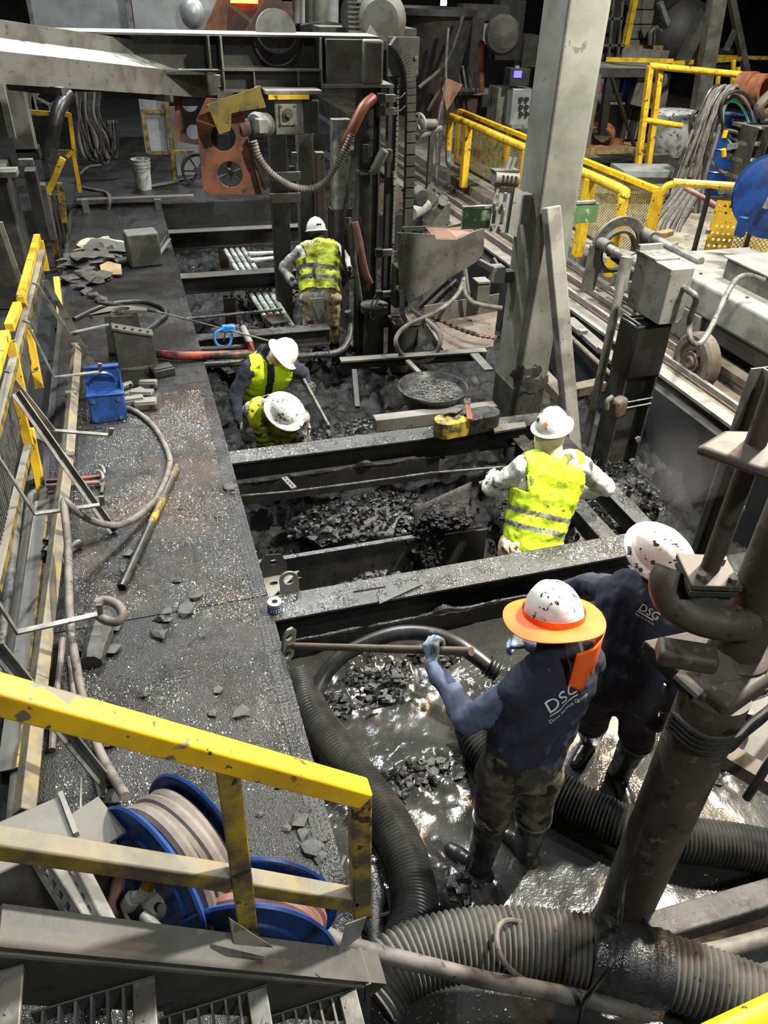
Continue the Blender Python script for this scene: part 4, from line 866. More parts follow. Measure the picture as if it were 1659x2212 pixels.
# mud log and clods on the deck
one('mud_log', 'log shaped lump of caked mud on the deck below the hose loop', 'mud lump', MB().tube(spline([at(222, 1335, .06), at(215, 1370, .06), at(205, 1400, .05), at(198, 1432, .04)], 5), [.07, .075, .068, .07, .075, .08, .072, .07, .075, .07, .068, .066, .07, .068, .066, .06][:16], 9), 'clod_pale', sharp=20)
dk = [(345, 1335, .05), (362, 1338, .035), (360, 1320, .03), (290, 1215, .05), (275, 1195, .045), (270, 1235, .03), (385, 1255, .035), (425, 1285, .05), (495, 1052, .05), (500, 1066, .03), (345, 1370, .05), (400, 1315, .06), (180, 1400, .07), (240, 1400, .06), (250, 1352, .05), (390, 1098, .02), (470, 1115, .03), (400, 1298, .03), (310, 1500, .04), (520, 1538, .05), (645, 1768, .05), (660, 1750, .03), (670, 1832, .05), (690, 1850, .035), (700, 1812, .03), (620, 1790, .025), (655, 1800, .03), (600, 1700, .02), (560, 1760, .02), (470, 1490, .03), (235, 1605, .05), (460, 1540, .03), (480, 1640, .035), (200, 1750, .05)]
for i, (x, y, r) in enumerate(dk):
    o = MB().ball(at(x, y, r*.25), r*.8, i+1, .55, 1, (1.25, .8+.3*(i % 3), .45), 1.4).build('mud_clod', 'clod_pale' if i % 3 else 'clod', sharp=15)
    tag(o, 'broken flake of dried mud lying on the deck plates', 'mud clod', 'mud flakes on the deck')
# blue bracket
t = thing('blue_bracket', 'blue painted steel bearing bracket with four bolts on the deck', 'bracket', at(232, 905, 0))
P0 = at(200, 915, 0); u = Vector((1, .03, 0)).normalized(); v = Vector((0, 0, 1)); bw = .29
MB().plate([(0, 0), (bw, 0), (bw, .22), (0, .22)], [], P0+Vector((.0, .0, .0)), u, Vector((0, .35, 1)), .02).build('front_plate', 'blue', t, bev=.004)
MB().box(P0+u*bw/2+Vector((0, .14, .22)), (bw+.03, .16, .02)).build('shelf', 'blue', t, bev=.004)
arch = [(0, 0), (bw, 0), (bw, .16), (bw*.85, .2), (bw*.15, .2), (0, .16)]
MB().plate(arch, [], P0+Vector((0, .2, .22)), u, Vector((0, .3, 1)), .02).build('rear_plate', 'blue', t, bev=.004)
MB().pipe(P0+u*bw/2+Vector((0, .20, .29)), P0+u*bw/2+Vector((0, .225, .298)), .10, .085, 26).build('arch_rib', 'blue', t); MB().box(P0+u*bw/2+Vector((0, .26, .41)), (bw, .06, .02)).build('rear_lip', 'blue', t, bev=.003)
for k in (0, 1): MB().plate([(0, 0), (.22, 0), (.25, .36), (.08, .22)], [], P0+u*(bw*k)+Vector((0, .02, 0)), (0, 1, 0), (0, 0, 1), .015).build('side_web', 'blue', t)
bolts(t, [P0+u*a+Vector((0, -.012+.35*b, b)) for a in (.04, bw-.04) for b in (.03, .18)], (0, -1, .3), .02, .015, 'blue_dusty')
# dark bearing stands
t = thing('bearing_stand', 'dark cast stand with round flange on top on the deck', 'stand', at(265, 735, 0))
c = at(258, 672, .42)
MB().plate([(-.26, -.14), (-.1, -.1), (-.06, -.02), (.16, -.05), (.26, -.08), (.27, .0), (.12, .1), (-.1, .12), (-.2, .02), (-.3, -.08)], [circ(.02, .02, .085, 20, .06)], c, (1, 0, 0), (0, 1, 0), .03).build('flange', 'steel_mid', t, bev=.006)
for dx, dy in ((-.12, -.08), (.14, -.06), (.0, .1)): MB().bar(c+Vector((dx, dy, 0)), (c.x+dx*1.2, c.y+dy-.05, 0), .06, .035).build('leg', 'steel_dark', t)
MB().plate([(-.15, 0), (.17, 0), (.14, .40), (-.12, .40)], [[(-.06, .1), (.08, .1), (.07, .3), (-.05, .3)]], (c.x, c.y-.12, .0), (1, 0, 0), (0, .1, 1), .02).build('front_web', 'steel_dark', t)
t = thing('bearing_stand', 'tilted dark steel wedge stand with perforated top by the orange hose', 'stand', at(295, 800, 0))
P = at(258, 803, 0)
MB().plate([(0, 0), (.38, 0), (.36, .34), (.0, .44)], [], P, (1, .03, 0), (0, .15, 1), .03).build('face', 'steel_dark', t, bev=.004)
MB().bar(P+Vector((0, .1, .43)), P+Vector((.37, .1, .33)), .14, .02).build('top_plate', 'steel_mid', t)
for k in range(5): MB().cyl(P+Vector((.05+.07*k, .07, .435-.019*k)), P+Vector((.05+.07*k, .07, .443-.019*k)), .014, n=8).build('hole_rim', 'steel_black', t)
MB().bar(P+Vector((.02, .02, .02)), P+Vector((.37, .02, .02)), .06, .03).build('foot', 'steel_mid', t)
MB().plate([(0, 0), (.3, 0), (.26, .4), (0, .42)], [], P+Vector((0, .03, 0)), (0, 1, 0), (0, 0, 1), .02).build('side_web', 'steel_black', t)
# steel blocks
BL = [((350, 800), (.22, .16, .08), .3, 'steel_black', 'black notched steel block right of the wedge stand'), ((320, 830), (.17, .1, .07), -.2, 'steel_mid', 'pale edged steel block between blue bracket and deck edge'), ((290, 850), (.2, .1, .06), .5, 'steel_mid', 'tilted steel block touching the blue bracket'), ((306, 852), (.22, .12, .07), -.25, 'steel_mid', 'long steel block behind the front one by the blue bracket'), ((285, 868), (.22, .12, .08), .1, 'steel_mid', 'small steel block nearest the blue bracket corner'), ((315, 872), (.2, .15, .07), -.1, 'steel_mid', 'front holed steel block right of the blue bracket'), ((272, 832), (.12, .06, .05), .5, 'galv', 'light notched bar behind the blue bracket')]
for (x, y), sz, rz, m_, lab in BL:
    c = at(x, y, sz[2]/2); t = thing('steel_block', lab, 'steel block', c-Vector((0, 0, sz[2]/2)), 'loose steel blocks beside the blue bracket')
    MB().box(c, sz, rz).build('block', m_, t, bev=.012); R = Matrix.Rotation(rz, 3, 'Z')
    MB().box(c+R @ Vector((0, -sz[1]*.3, sz[2]*.55)), (sz[0]*.9, sz[1]*.25, sz[2]*.3), rz).build('rib', m_, t, bev=.006)
    MB().cyl(c+R @ Vector((sz[0]*.25, -sz[1]*.51, 0)), c+R @ Vector((sz[0]*.25, -sz[1]*.45, 0)), .018, n=10).build('bore', 'steel_black', t)
# spray lance with blue gun
t = thing('spray_lance', 'pressure washer lance with a bright blue trigger gun over the pit', 'spray gun', at(400, 690, .05))
A, G, B = at(218, 655, .08), at(490, 712, .12), at(640, 752, .1)
MB().cyl(A, at(335, 672, .1), .02, n=10).build('grip_sleeve', 'hose_black', t); MB().cyl(at(335, 672, .1), G, .009, n=8).build('lance', 'galv', t); MB().cyl(G, B, .01, n=8).build('lance_tube', 'galv', t)
MB().box(G+Vector((.02, 0, .01)), (.15, .06, .08), -.2).build('gun_body', 'blue_bright', t, bev=.015)
MB().tube(spline([G+Vector((-.04, -.03, .03)), G+Vector((-.14, -.05, -.02)), G+Vector((-.12, -.06, -.14)), G+Vector((.0, -.05, -.16)), G+Vector((.05, -.03, -.04))], 5), .016, 8).build('trigger_guard', 'blue_bright', t)
MB().cyl(G+Vector((-.16, 0, .0)), G+Vector((-.06, 0, .01)), .03, n=10).build('handle', 'hose_black', t); MB().tube([G+Vector((-.02, -.03, -.02)), G+Vector((-.05, -.05, -.1))], .009, 6).build('trigger', 'steel_dark', t)
t = thing('inlet_hose', 'grey and orange hose leading from the blue gun', 'hose', at(545, 745, -.1))
MB().cyl(at(524, 708, .1), at(540, 742, .0), .04, n=12).build('fitting', 'steel_pale', t); MB().cyl(at(538, 738, .02), at(546, 765, -.1), .035, n=12).build('orange_end', 'hose_orange', t)
hose('orange_hose', 'thick blackened orange hose crossing the deck edge to the stooping worker', [at(322, 762, .06), at(380, 768, .06), at(440, 768, .05), at(500, 766, .05), at(545, 765, .0)], .045, 'hose_orange', 12)
# pipes across the pit
for i, (a, b, z, r, m_, lab) in enumerate((((420, 790), (540, 783), -.08, .035, 'steel_wet', 'wet steel pipe crossing the pit left of the stooping worker'), ((425, 755), (540, 748), -.05, .028, 'steel_wet', 'thinner wet pipe crossing the pit behind the stooping worker'), ((620, 770), (720, 765), -.1, .035, 'steel_wet', 'wet pipe crossing the pit right of the stooping helmet'))):
    one('cross_pipe', lab, 'pipe', MB().cyl(at(*a, z), at(*b, z), r, n=12), m_)
hose('pit_hose', 'black hose curving up beside the far worker boots', [at(710, 766, -.1), at(735, 758, -.1), at(752, 735, -.02), at(757, 700, .1), at(752, 672, .25)], .04, 'hose_black', 12)
for i, (a, b) in enumerate((((482, 532), (590, 715)), ((495, 531), (604, 712)), ((507, 530), (620, 712)), ((520, 530), (634, 708)))):
    one('white_pipe', ('leftmost', 'second from left', 'third from left', 'rightmost')[i]+' of the four whitish pipes running lengthwise in the pit', 'pipe', MB().cyl(at(*a, -.3), at(*b, -.3), .033, n=10), 'white_pipe', 'white pipes in the pit')
for i, (a, b, z, lab) in enumerate((((535, 549), (602, 547), -.15, 'upper short pale pipe branching to the mast'), ((540, 563), (602, 558), -.15, 'lower short pale pipe branching to the mast'), ((395, 690), (610, 668), 0, 'thin wet rod above the pipes near the far worker hand'))):
    one('branch_pipe', lab, 'pipe', MB().cyl(at(*a, z), at(*b, z), .035 if i < 2 else .018, n=10), 'white_pipe' if i < 2 else 'steel_wet')
one('grey_plate', 'small bright grey plate on the white pipes', 'plate', MB().plate([(0, 0), (.26, .02), (.3, -.25), (.06, -.27)], [], at(567, 683, -.22), (1, 0, 0), (0, 1, 0), .015), 'galv')
for i, (x, y, lab) in enumerate(((495, 650, 'dark prop under the beam left of the white pipes'), (480, 520, 'dark prop under the far beam'))):
    q = at(x, y, -.3); one('pit_prop', lab, 'post', MB().ibeam((q.x, q.y, -1.0), (q.x, q.y, -.24), .14, .14), 'rust_dark')

# ================================================================ BACK DECK LEFT
t = thing('white_bucket', 'battered white plastic bucket on the far deck', 'bucket', at(312, 412, 0))
c = at(312, 408, 0)
MB().lathe([(0, 0), (.13, 0), (.15, .36), (.162, .37), (.162, .385), (.152, .39), (.165, .43), (.165, .445), (.153, .45), (.17, .5), (.155, .5), (.135, .05), (0, .05)], c, n=26).build('pail', 'bucket_white', t)
MB().tube(spline([c+Vector((-.16, 0, .42)), c+Vector((-.12, -.14, .36)), c+Vector((0, -.2, .32)), c+Vector((.12, -.14, .36)), c+Vector((.16, 0, .42))], 5), .006, 6).build('bail', 'galv', t)
t = thing('framed_panel', 'tall pale framed panel standing on the far deck behind the bucket', 'panel', aty(345, 405, 15.6))
pbox(MB(), 306, 198, 362, 330, 15.7, .03).build('sheet', 'panel_grey', t)
for a, b in (((304, 240), (366, 240)), ((318, 330), (420, 328))): MB().bar(aty(*a, 15.62), aty(*b, 15.62), .05, .06).build('frame_rail', 'yellow_dusty', t)
for a, b in (((308, 240), (323, 332)), ((358, 200), (380, 405))): MB().bar(aty(*a, 15.6), aty(*b, 15.6), .07, .05).build('frame_post', 'yellow_dusty', t)
one('grey_sheet', 'grey sheet leaning behind the holed rusty plates', 'sheet', pbox(MB(), 372, 230, 450, 330, 16.2, .03, .0), 'panel_grey')
one('steel_bar', 'steel bar lying on the far deck by the bucket', 'bar', MB().bar(at(322, 402, .04), at(418, 385, .04), .05, .04), 'galv_dark')
t = thing('spoked_wheel', 'dark spoked hose wheel leaning right of the framed panel', 'wheel', aty(425, 400, 15.4))
c = aty(428, 370, 15.3); MB().pipe(c, c+Vector((0, .12, 0)), .30, .25, 28).build('rim', 'steel_black', t); MB().cyl(c, c+Vector((0, .1, 0)), .07, n=14).build('hub', 'steel_dark', t)
for k in range(6): a = k*math.pi/3; MB().bar(c+Vector((.05*math.cos(a), .05, .05*math.sin(a))), c+Vector((.27*math.cos(a), .05, .27*math.sin(a))), .03, .03).build('spoke', 'steel_black', t)
c = aty(500, 375, 9.6); t = thing('hand_wheel', 'grey spoked hand wheel seen through the hole of the rusty plate', 'wheel', c-Vector((0, 0, .3)))
MB().pipe(c, c+Vector((0, .06, 0)), .2, .16, 28).build('rim', 'steel_pale', t)
for k in range(6): a = k*math.pi/3+.3; MB().bar(c+Vector((.02*math.cos(a), .03, .02*math.sin(a))), c+Vector((.18*math.cos(a), .03, .18*math.sin(a))), .02, .02).build('spoke', 'steel_pale', t)
MB().cyl(c, c+Vector((0, .3, 0)), .03, n=10).build('stem', 'steel_dark', t); MB().bar(c+Vector((0, .3, -.05)), (c.x+.1, 9.1, 2.45), .06, .06).build('valve_hanger', 'steel_dark', t)
# hose bundle hanging
for i in range(11):
    random.seed(40+i); x0 = 165+i*5; x1 = 178+i*6.2; sag = random.uniform(325, 352)
    hose('hanging_hose', nth(i, 11)+' dusty dark hose hanging in the bundle at the back left', [aty(x0, 200, 16.5), aty(x0+random.uniform(-4, 6), 250, 16.3), aty(x1+random.uniform(-8, 8), 300, 16.2), aty(x1+4, sag, 16.1), aty(x1+14, sag-8, 16.2), aty(x1+10, 260, 16.4)], .035, 'steel_mid' if i % 4 == 0 else 'hose_black', 7, group='hose bundle at the back left', res=5)
hose('floor_cable', 'cable curling over the far deck left of the bucket', [at(172, 378, .02), at(190, 362, .02), at(215, 358, .02), at(232, 352, .02), at(228, 342, .02)], .03, 'hose')
hose('floor_cable', 'cable dropping over the far deck edge', [at(175, 405, .02), at(200, 410, .02), at(228, 416, .02), aty(236, 428, 13.9), aty(234, 455, 13.8), aty(225, 480, 13.8), aty(218, 505, 13.7)], .03, 'hose')
# far end of the deck: frame, sacks, can
t = thing('deck_end_frame', 'steel frame over the dark opening at the far end of the deck', 'frame', at(260, 500, 0))
for x0, x1 in ((182, 195), (338, 352)): pbox(MB(), x0, 432, x1, 500, 13.6, .12).build('post', 'steel_pale' if x0 < 200 else 'steel_mid', t)
pbox(MB(), 190, 462, 345, 474, 13.55, .06).build('cross_rail', 'steel_pale', t); pbox(MB(), 165, 428, 420, 436, 13.9, .15).build('sill', 'steel_mid', t)
for k in range(7): pbox(MB(), 205+k*19, 463, 206+k*19, 473, 13.54, .02).build('rung', 'galv', t)
pbox(MB(), 165, 440, 345, 500, 13.95, .03).build('back_panel', 'steel_black', t)
t = thing('old_can', 'dusty square can lying tilted on the far deck', 'can', at(312, 540, 0))
MB().box(at(308, 535, .22), (.42, .3, .44), .15).build('body', 'steel_mid', t, bev=.03, seg=3); MB().bar(at(322, 500, .42), at(338, 538, .1), .1, .03).build('strap', 'steel_pale', t); MB().box(at(305, 533, .2)+Vector((0, -.16, .05)), (.2, .02, .2), .15).build('label_recess', 'steel_dark', t)
for i, (x, y, r, m_, lab) in enumerate(((215, 528, .22, 'buff', 'torn tan sack crumpled on the far deck'), (240, 545, .28, 'steel_dark', 'dark crumpled sack below the tan one'), (190, 560, .26, 'steel_dark', 'grey heap of dirty rags on the far deck'), (185, 600, .2, 'stone_rubble', 'dark dusty heap beside the far deck edge'))):
    one('old_sack', lab, 'sack', MB().ball(at(x, y, r*.2), r, i+20, .6, 3, (1.3, .9, .35), 2.2), m_)
one('cardboard_piece', 'torn piece of tan cardboard on the far deck', 'cardboard', MB().plate([(-.12, -.1), (.12, -.14), (.16, .06), (.02, .16), (-.1, .1)], [], at(237, 582, .08), (1, .2, 0), (-.2, 1, .35), .02), 'cardboard')
one('deck_pipe', 'long dark pipe lying across the far deck', 'pipe', MB().cyl(at(248, 570, .05), at(335, 545, .06), .055, n=12), 'steel_dark')
one('deck_angle', 'short angle iron standing by the pit edge on the far deck', 'angle iron', MB().angle(at(338, 552, .0), at(362, 516, .12), .06, .06), 'steel_mid')
for i in range(5):
    random.seed(i+90); one('debris_chunk', nth(i, 5)+' small rubble chunk in a row on the far deck', 'debris', MB().ball(at(175+i*14, 620+i*9, .03), .07, i+70, .5, 1, (1.2, 1, .6)), 'stone_rubble', 'rubble chunks on the far deck', sharp=15)
# left machinery
t = thing('left_press', 'dark tall machine column at the left edge of the hall', 'machine', aty(30, 600, 11))
pbox(MB(), -60, 365, 40, 620, 10.5, .8, -.4).build('body', 'steel_dark', t, bev=.02); pbox(MB(), 5, 175, 20, 300, 10.4, .1).build('edge_strip', 'steel_pale', t)
pbox(MB(), 18, 182, 62, 330, 11, .4).build('panel', 'steel_mid', t); pbox(MB(), -10, 372, 36, 384, 10.3, .3).build('ledge', 'steel_pale', t); pbox(MB(), 40, 345, 72, 358, 10.9, .2).build('ledge', 'steel_pale', t)
pbox(MB(), 36, 322, 85, 346, 11, .3).build('tray', 'steel_black', t)
MB().bar(aty(0, 480, 9.6), aty(48, 620, 9.6), .05, .05).build('conduit', 'steel_pale', t); pbox(MB(), 68, 370, 92, 520, 11.5, .3).build('pillar', 'steel_dark', t); pbox(MB(), 92, 400, 110, 520, 11.8, .2).build('pillar', 'steel_mid', t)
hose('riser_hose', 'thick dark hose bending up to the chute on the left', [aty(150, 205, 12.3), aty(130, 228, 12.1), aty(120, 265, 12), aty(112, 310, 12), aty(105, 350, 12)], .09, 'rubber', 12)
t = thing('big_handwheel', 'grey spoked valve wheel high at the back left', 'wheel', aty(108, 240, 16))
c = aty(108, 228, 16); MB().pipe(c, c+Vector((0, .1, 0)), .3, .22, 26).build('rim', 'steel_pale', t)
for k in range(3): a = k*math.pi/1.5+.5; MB().bar(c+Vector((0, .05, 0)), c+Vector((.27*math.cos(a), .05, .27*math.sin(a))), .06, .04).build('spoke', 'steel_pale', t)
MB().box(c+Vector((-.4, .1, .05)), (.3, .2, .4), 0).build('bracket', 'steel_mid', t); MB().bar(c+Vector((-.3, .2, 0)), (c.x-.3, c.y+.2, 0), .1, .1).build('stand', 'steel_dark', t); MB().bar(c+Vector((-.3, .2, 0)), c+Vector((0, .1, 0)), .06, .06).build('axle', 'steel_dark', t)
t = thing('yellow_gate', 'thin yellow gate frame standing at the back left', 'gate', aty(160, 415, 14.4))
for a, b in (((66, 242), (152, 248)), ((150, 246), (160, 325)), ((158, 325), (173, 415)), ((160, 325), (144, 338)), ((115, 328), (152, 328))): MB().bar(aty(*a, 14.4), aty(*b, 14.4), .06, .06).build('tube', 'yellow_new' if a[1] < 330 and a[0] != 115 else 'yellow_dusty', t)
pbox(MB(), 68, 250, 155, 330, 14.6, .02).build('infill_sheet', 'dark_wall', t)
t = thing('yellow_kerb_rail', 'worn yellow handrail and post at the far left of the deck', 'railing', aty(120, 560, 12))
for a, b in (((136, 342), (103, 418)), ((102, 425), (124, 560)), ((124, 560), (136, 640)), ((128, 395), (140, 480))): MB().bar(aty(*a, 12), aty(*b, 12), .08, .08).build('tube', 'yellow_grimy' if b[1] > 420 else 'yellow', t)
for k in range(4): pbox(MB(), 112+k*10, 420, 117+k*10, 530+k*8, 12.2, .04).build('infill_bar', 'steel_mid', t)

# ================================================================ BACKGROUND ABOVE THE GIRDER
t = thing('duct_cabinet', 'pale grey sheet metal cabinet high behind the girder', 'cabinet', aty(170, 60, 13))
pbox(MB(), 60, -60, 278, 62, 13, .6).build('door_panel', 'panel_grey', t); pbox(MB(), 56, -60, 66, 62, 12.95, .1).build('edge_trim', 'galv', t); pbox(MB(), 270, -60, 282, 64, 12.95, .1).build('edge_trim', 'galv', t)
t = thing('duct_cabinet', 'shiny sheet metal cabinet with round bulge behind the girder', 'cabinet', aty(370, 60, 13.2))
pbox(MB(), 284, -60, 470, 66, 13.2, .6).build('panel', 'panel_grey', t)
c = aty(415, 28, 13.2); MB().lathe([(0, .1), (.1, .09), (.17, .05), (.2, 0)], c, (0, -1, 0), 28, sx=.85).build('bulge', 'panel_grey', t)
one('rust_fin', 'left rusty triangular fin behind the girder', 'fin', ppoly(MB(), [(436, 75), (475, -15), (495, -15), (488, 75)], [], 12.6, .03), 'rust')
one('rust_fin', 'right wide rusty sloping fin behind the girder', 'fin', ppoly(MB(), [(527, 72), (585, -25), (610, -25), (603, 76)], [], 12.4, .05), 'rust_dark')
t = thing('furnace_mouth', 'glowing orange furnace opening at the top between rusty fins', 'furnace', aty(530, 70, 16))
pbox(MB(), 485, -40, 600, 70, 16.3, .3).build('brick_back', 'rust_dark', t); pbox(MB(), 497, -40, 556, 7, 16.2, .05).build('glowing_slot', 'furnace', t); pbox(MB(), 614, 28, 619, 40, 16.1, .05).build('glowing_gap', 'furnace', t)
MB().bar(aty(495, 10, 15.9), aty(545, 48, 15.9), .1, .06).build('strut', 'steel_brown', t); pbox(MB(), 600, 5, 640, 55, 16.2, .3).build('side_wall', 'steel_dark', t)
t = thing('gear_motor', 'big grey gear motor with finned barrel above the girder end', 'motor', aty(800, 78, 10.6))
c = aty(822, 45, 10.5); MB().lathe([(0, 0), (.22, 0), (.3, .06), (.33, .2), (.33, .45), (0, .45)], c+Vector((0, -.0, 0)), (0.25, 1, 0), 30).build('gear_housing', 'steel_mid', t)
c2 = aty(765, 35, 10.8); MB().cyl(c2+Vector((-.05, 0, 0)), c2+Vector((.25, .1, 0)), .22, n=24).build('motor_barrel', 'steel_dark', t)
for k in range(9): MB().box(c2+Vector((-.02+.0*k, -.2+.005*k, -.2+.05*k)), (.2, .06, .018)).build('fin', 'steel_mid', t)
pbox(MB(), 850, 20, 873, 78, 10.5, .3).build('side_block', 'steel_mid', t); pbox(MB(), 690, 60, 900, 80, 10.9, .4).build('base', 'steel_dark', t)
ppoly(MB(), [(790, 78), (800, 54), (815, 74)], [], 10.3, .03).build('lug', 'steel_pale', t)
t = thing('pipe_cluster', 'cluster of dark vertical pipes and cans behind the gear motor', 'pipes', aty(670, 60, 14))
for k, (x, r) in enumerate(((640, .06), (655, .05), (668, .09), (690, .14), (715, .12))): MB().cyl(aty(x, 50, 14), aty(x, -60, 14), r, n=12).build('pipe', ('steel_mid', 'panel_grey', 'steel_dark')[k % 3], t)
for k in range(3): MB().tube(spline([aty(650, 58+k*4, 13.6), aty(700, 52+k*5, 13.5), aty(740, 58+k*4, 13.6)], 4), .04, 7).build('hose', 'rubber', t)
one('slag_pot', 'huge dark slag pot behind the mast top', 'pot', MB().lathe([(0, 0), (.55, 0), (.85, 1.6), (.92, 1.62), (.92, 1.72), (.84, 1.72), (.5, .1), (0, .1)], aty(910, 245, 15.5), n=36), 'steel_black')
t = thing('furnace_plant', 'dark machine frame behind the mast with red-brown panels', 'machine', aty(1000, 280, 17))
pbox(MB(), 975, 205, 1072, 262, 17.5, .8).build('skid', 'rust_dark', t); pbox(MB(), 972, 198, 1076, 206, 17.4, .9).build('rim', 'steel_mid', t)
pbox(MB(), 1040, 205, 1075, 275, 17.3, .3).build('block', 'steel_black', t)
for k, (x0, y0, x1, y1, m_) in enumerate(((1015, 40, 1040, 200, 'steel_black'), (1030, 52, 1065, 95, 'panel_grey'), (965, 20, 1000, 200, 'steel_dark'), (1000, 10, 1100, 45, 'steel_dark'), (1075, 0, 1130, 130, 'steel_black'), (1130, 75, 1160, 145, 'steel_dark'))): pbox(MB(), x0, y0, x1, y1, 18+.2*k, .4).build('frame_panel', m_, t)
MB().tube(spline([aty(1040, 200, 16.8), aty(1040, 110, 16.8), aty(1042, 96, 16.8), aty(1034, 92, 16.8)], 4), .06, 10).build('steam_pipe', 'copper_dark', t)
MB().cyl(aty(985, 63, 16.8), aty(1012, 63, 16.8), .07, n=12).build('white_cap', 'panel_grey', t); MB().cyl(aty(993, 78, 16.8), aty(990, 130, 16.8), .04, n=10).build('pipe', 'steel_pale', t)
c = aty(1085, 75, 16.5); MB().lathe([(0, 0), (.3, .02), (.36, .1), (.3, .3), (0, .35)], c, (-.4, -1, 0), 20).build('drum', 'steel_dark', t)
for k in range(6): MB().bar(aty(975+k*12, 130+k*6, 17), aty(985+k*11, 185+k*3, 17), .04, .04).build('strut', ('steel_mid', 'steel_dark')[k % 2], t)
t = thing('lit_window_gap', 'bright daylight gap glimpsed behind the slag pot', 'window', aty(970, 60, 22))
pbox(MB(), 953, 0, 965, 12, 22, .05).build('pane', 'lamp_glass', t); ppoly(MB(), [(950, 45), (968, 22), (972, 35), (958, 60)], [], 22, .05).build('pane', 'lamp_glass', t); ppoly(MB(), [(972, 30), (985, 22), (976, 66), (970, 60)], [], 22, .05).build('pane', 'lamp_glass', t)
for i, (a, b) in enumerate((((905, 190), (1000, 35)), ((925, 240), (968, 60)))): hose('slack_cable', ('upper', 'lower')[i]+' slack black cable sweeping across the back', [aty(*a, 14.5), aty((a[0]+b[0])/2+12, (a[1]+b[1])/2+20, 14.5), aty(*b, 14.5)], .035, 'hose_black')
t = thing('copper_sheet', 'bent copper coloured sheet standing behind the mast', 'sheet', aty(960, 260, 14.6))
mb = MB(); A = [aty(x, y, 14.6+dy) for x, y, dy in ((932, 255, .3), (938, 205, .15), (950, 165, 0), (975, 172, 0), (1000, 183, .1))]; B = [aty(x, y, 14.6+dy) for x, y, dy in ((940, 262, .3), (950, 235, .1), (965, 240, 0), (975, 225, 0), (984, 208, .1))]
for i in range(4): q = [A[i], A[i+1], B[i+1], B[i]]; mb._add(q+[k+Vector((0, .015, 0)) for k in q], [(0, 1, 2, 3), (7, 6, 5, 4), (0, 4, 5, 1), (1, 5, 6, 2), (2, 6, 7, 3), (3, 7, 4, 0)])
mb.build('sheet', 'copper', t); MB().bar(A[2]+Vector((.1, .05, -.1)), (A[2].x+.1, A[2].y+.05, -.03), .06, .06).build('prop', 'steel_dark', t); hose('lance_hose', 'thin hose with bright end draped over the copper sheet', [aty(968, 60, 14.4), aty(963, 140, 14.4), aty(962, 190, 14.4), aty(950, 240, 14.4), aty(945, 285, 14.4), aty(944, 330, 14.4), aty(942, 385, 14.4)], .025, 'galv_dark')
t = thing('valve_assembly', 'pale hand wheel valve with stub pipe behind the guide rail', 'valve', aty(905, 290, 13.2))
c = aty(902, 268, 13.2); MB().pipe(c, c+Vector((.04, .02, 0)), .17, .14, 22).build('hand_wheel', 'steel_pale', t)
for k in range(4): a = k*math.pi/2+.4; MB().bar(c, c+Vector((0, .15*math.cos(a), .15*math.sin(a))), .02, .02).build('spoke', 'steel_pale', t)
MB().cyl(c, c+Vector((.35, .1, -.02)), .08, n=14).build('body', 'steel_mid', t); MB().bar(c+Vector((.3, .1, 0)), (c.x+.3, c.y+.1, -.2), .08, .08).build('stand', 'steel_dark', t); MB().cyl(c+Vector((0, 0, -.2)), c+Vector((.5, .2, -.1)), .05, n=10).build('pipe', 'steel_mid', t)
t = thing('control_console', 'grey control console with button panel and small purple screen', 'control panel', aty(1125, 300, 16))
pbox(MB(), 1072, 190, 1140, 300, 16.2, .5, -.03).build('cabinet', 'steel_mid', t); bp_ = pbox(MB(), 1105, 192, 1145, 270, 15.9, .3).build('button_panel', 'panel_grey', t, bev=.01); mo_ = pbox(MB(), 1102, 148, 1145, 186, 15.95, .3).build('monitor', 'steel_black', t, bev=.01); pbox(MB(), 1111, 153, 1127, 168, 15.93, .02).build('screen', 'screen', mo_)
pbox(MB(), 1114, 142, 1122, 148, 15.95, .05).build('beacon', 'panel_grey', t)
for x in (1124, 1136):
    for y in (214, 231, 246): q = aty(x, y, 15.9); MB().cyl(q, q-Vector((0, .06, 0)), .045, n=12).build('push_button', 'steel_black', bp_)
pbox(MB(), 1105, 270, 1150, 278, 15.7, .3).build('kick_plate', 'galv', t); MB().bar(aty(1106, 272, 15.9), aty(1130, 300, 15.6), .06, .06).build('pedestal', 'steel_pale', t)
# track side clutter near the mast
t = thing('sprocket_drive', 'toothed sprocket with cylinder and holed bracket beside the mast', 'drive unit', aty(900, 500, 10.2))
c = aty(838, 430, 10); n = 26; MB().plate([((.2+.022*(k % 2))*math.cos(k*math.pi/n), (.2+.022*(k % 2))*math.sin(k*math.pi/n)) for k in range(2*n)], [circ(0, 0, .05, 12)], c, (1, 0, 0), (0, 0, 1), .03).build('sprocket', 'steel_brown', t)
MB().cyl(aty(888, 462, 10), aty(920, 445, 10.3), .09, n=18).build('cylinder', 'steel_pale', t); ppoly(MB(), [(916, 418), (932, 395), (960, 418), (955, 440), (925, 445)], [(935, 412, 4.5), (945, 420, 4.5)], 10.4, .04).build('holed_bracket', 'steel_mid', t)
MB().bar(aty(918, 482, 10.2), aty(962, 430, 10.2), .08, .09).build('link_arm', 'steel_mid', t); MB().cyl(aty(958, 433, 10.1), aty(958, 433, 10.3), .07, n=16).build('pivot', 'steel_pale', t); MB().lathe([(0, 0), (.12, 0), (.14, .05), (.1, .15), (0, .16)], aty(898, 422, 10.2), (.3, -1, 0), 20).build('pulley', 'steel_dark', t); pbox(MB(), 925, 440, 972, 488, 10.4, .2, -.9).build('base_block', 'steel_mid', t)
for k in range(4): MB().bar(aty(930+k*14, 470+k*5, 10.8), aty(955+k*14, 492+k*4, 10.6), .05, .05).build('slat', 'steel_dark', t)

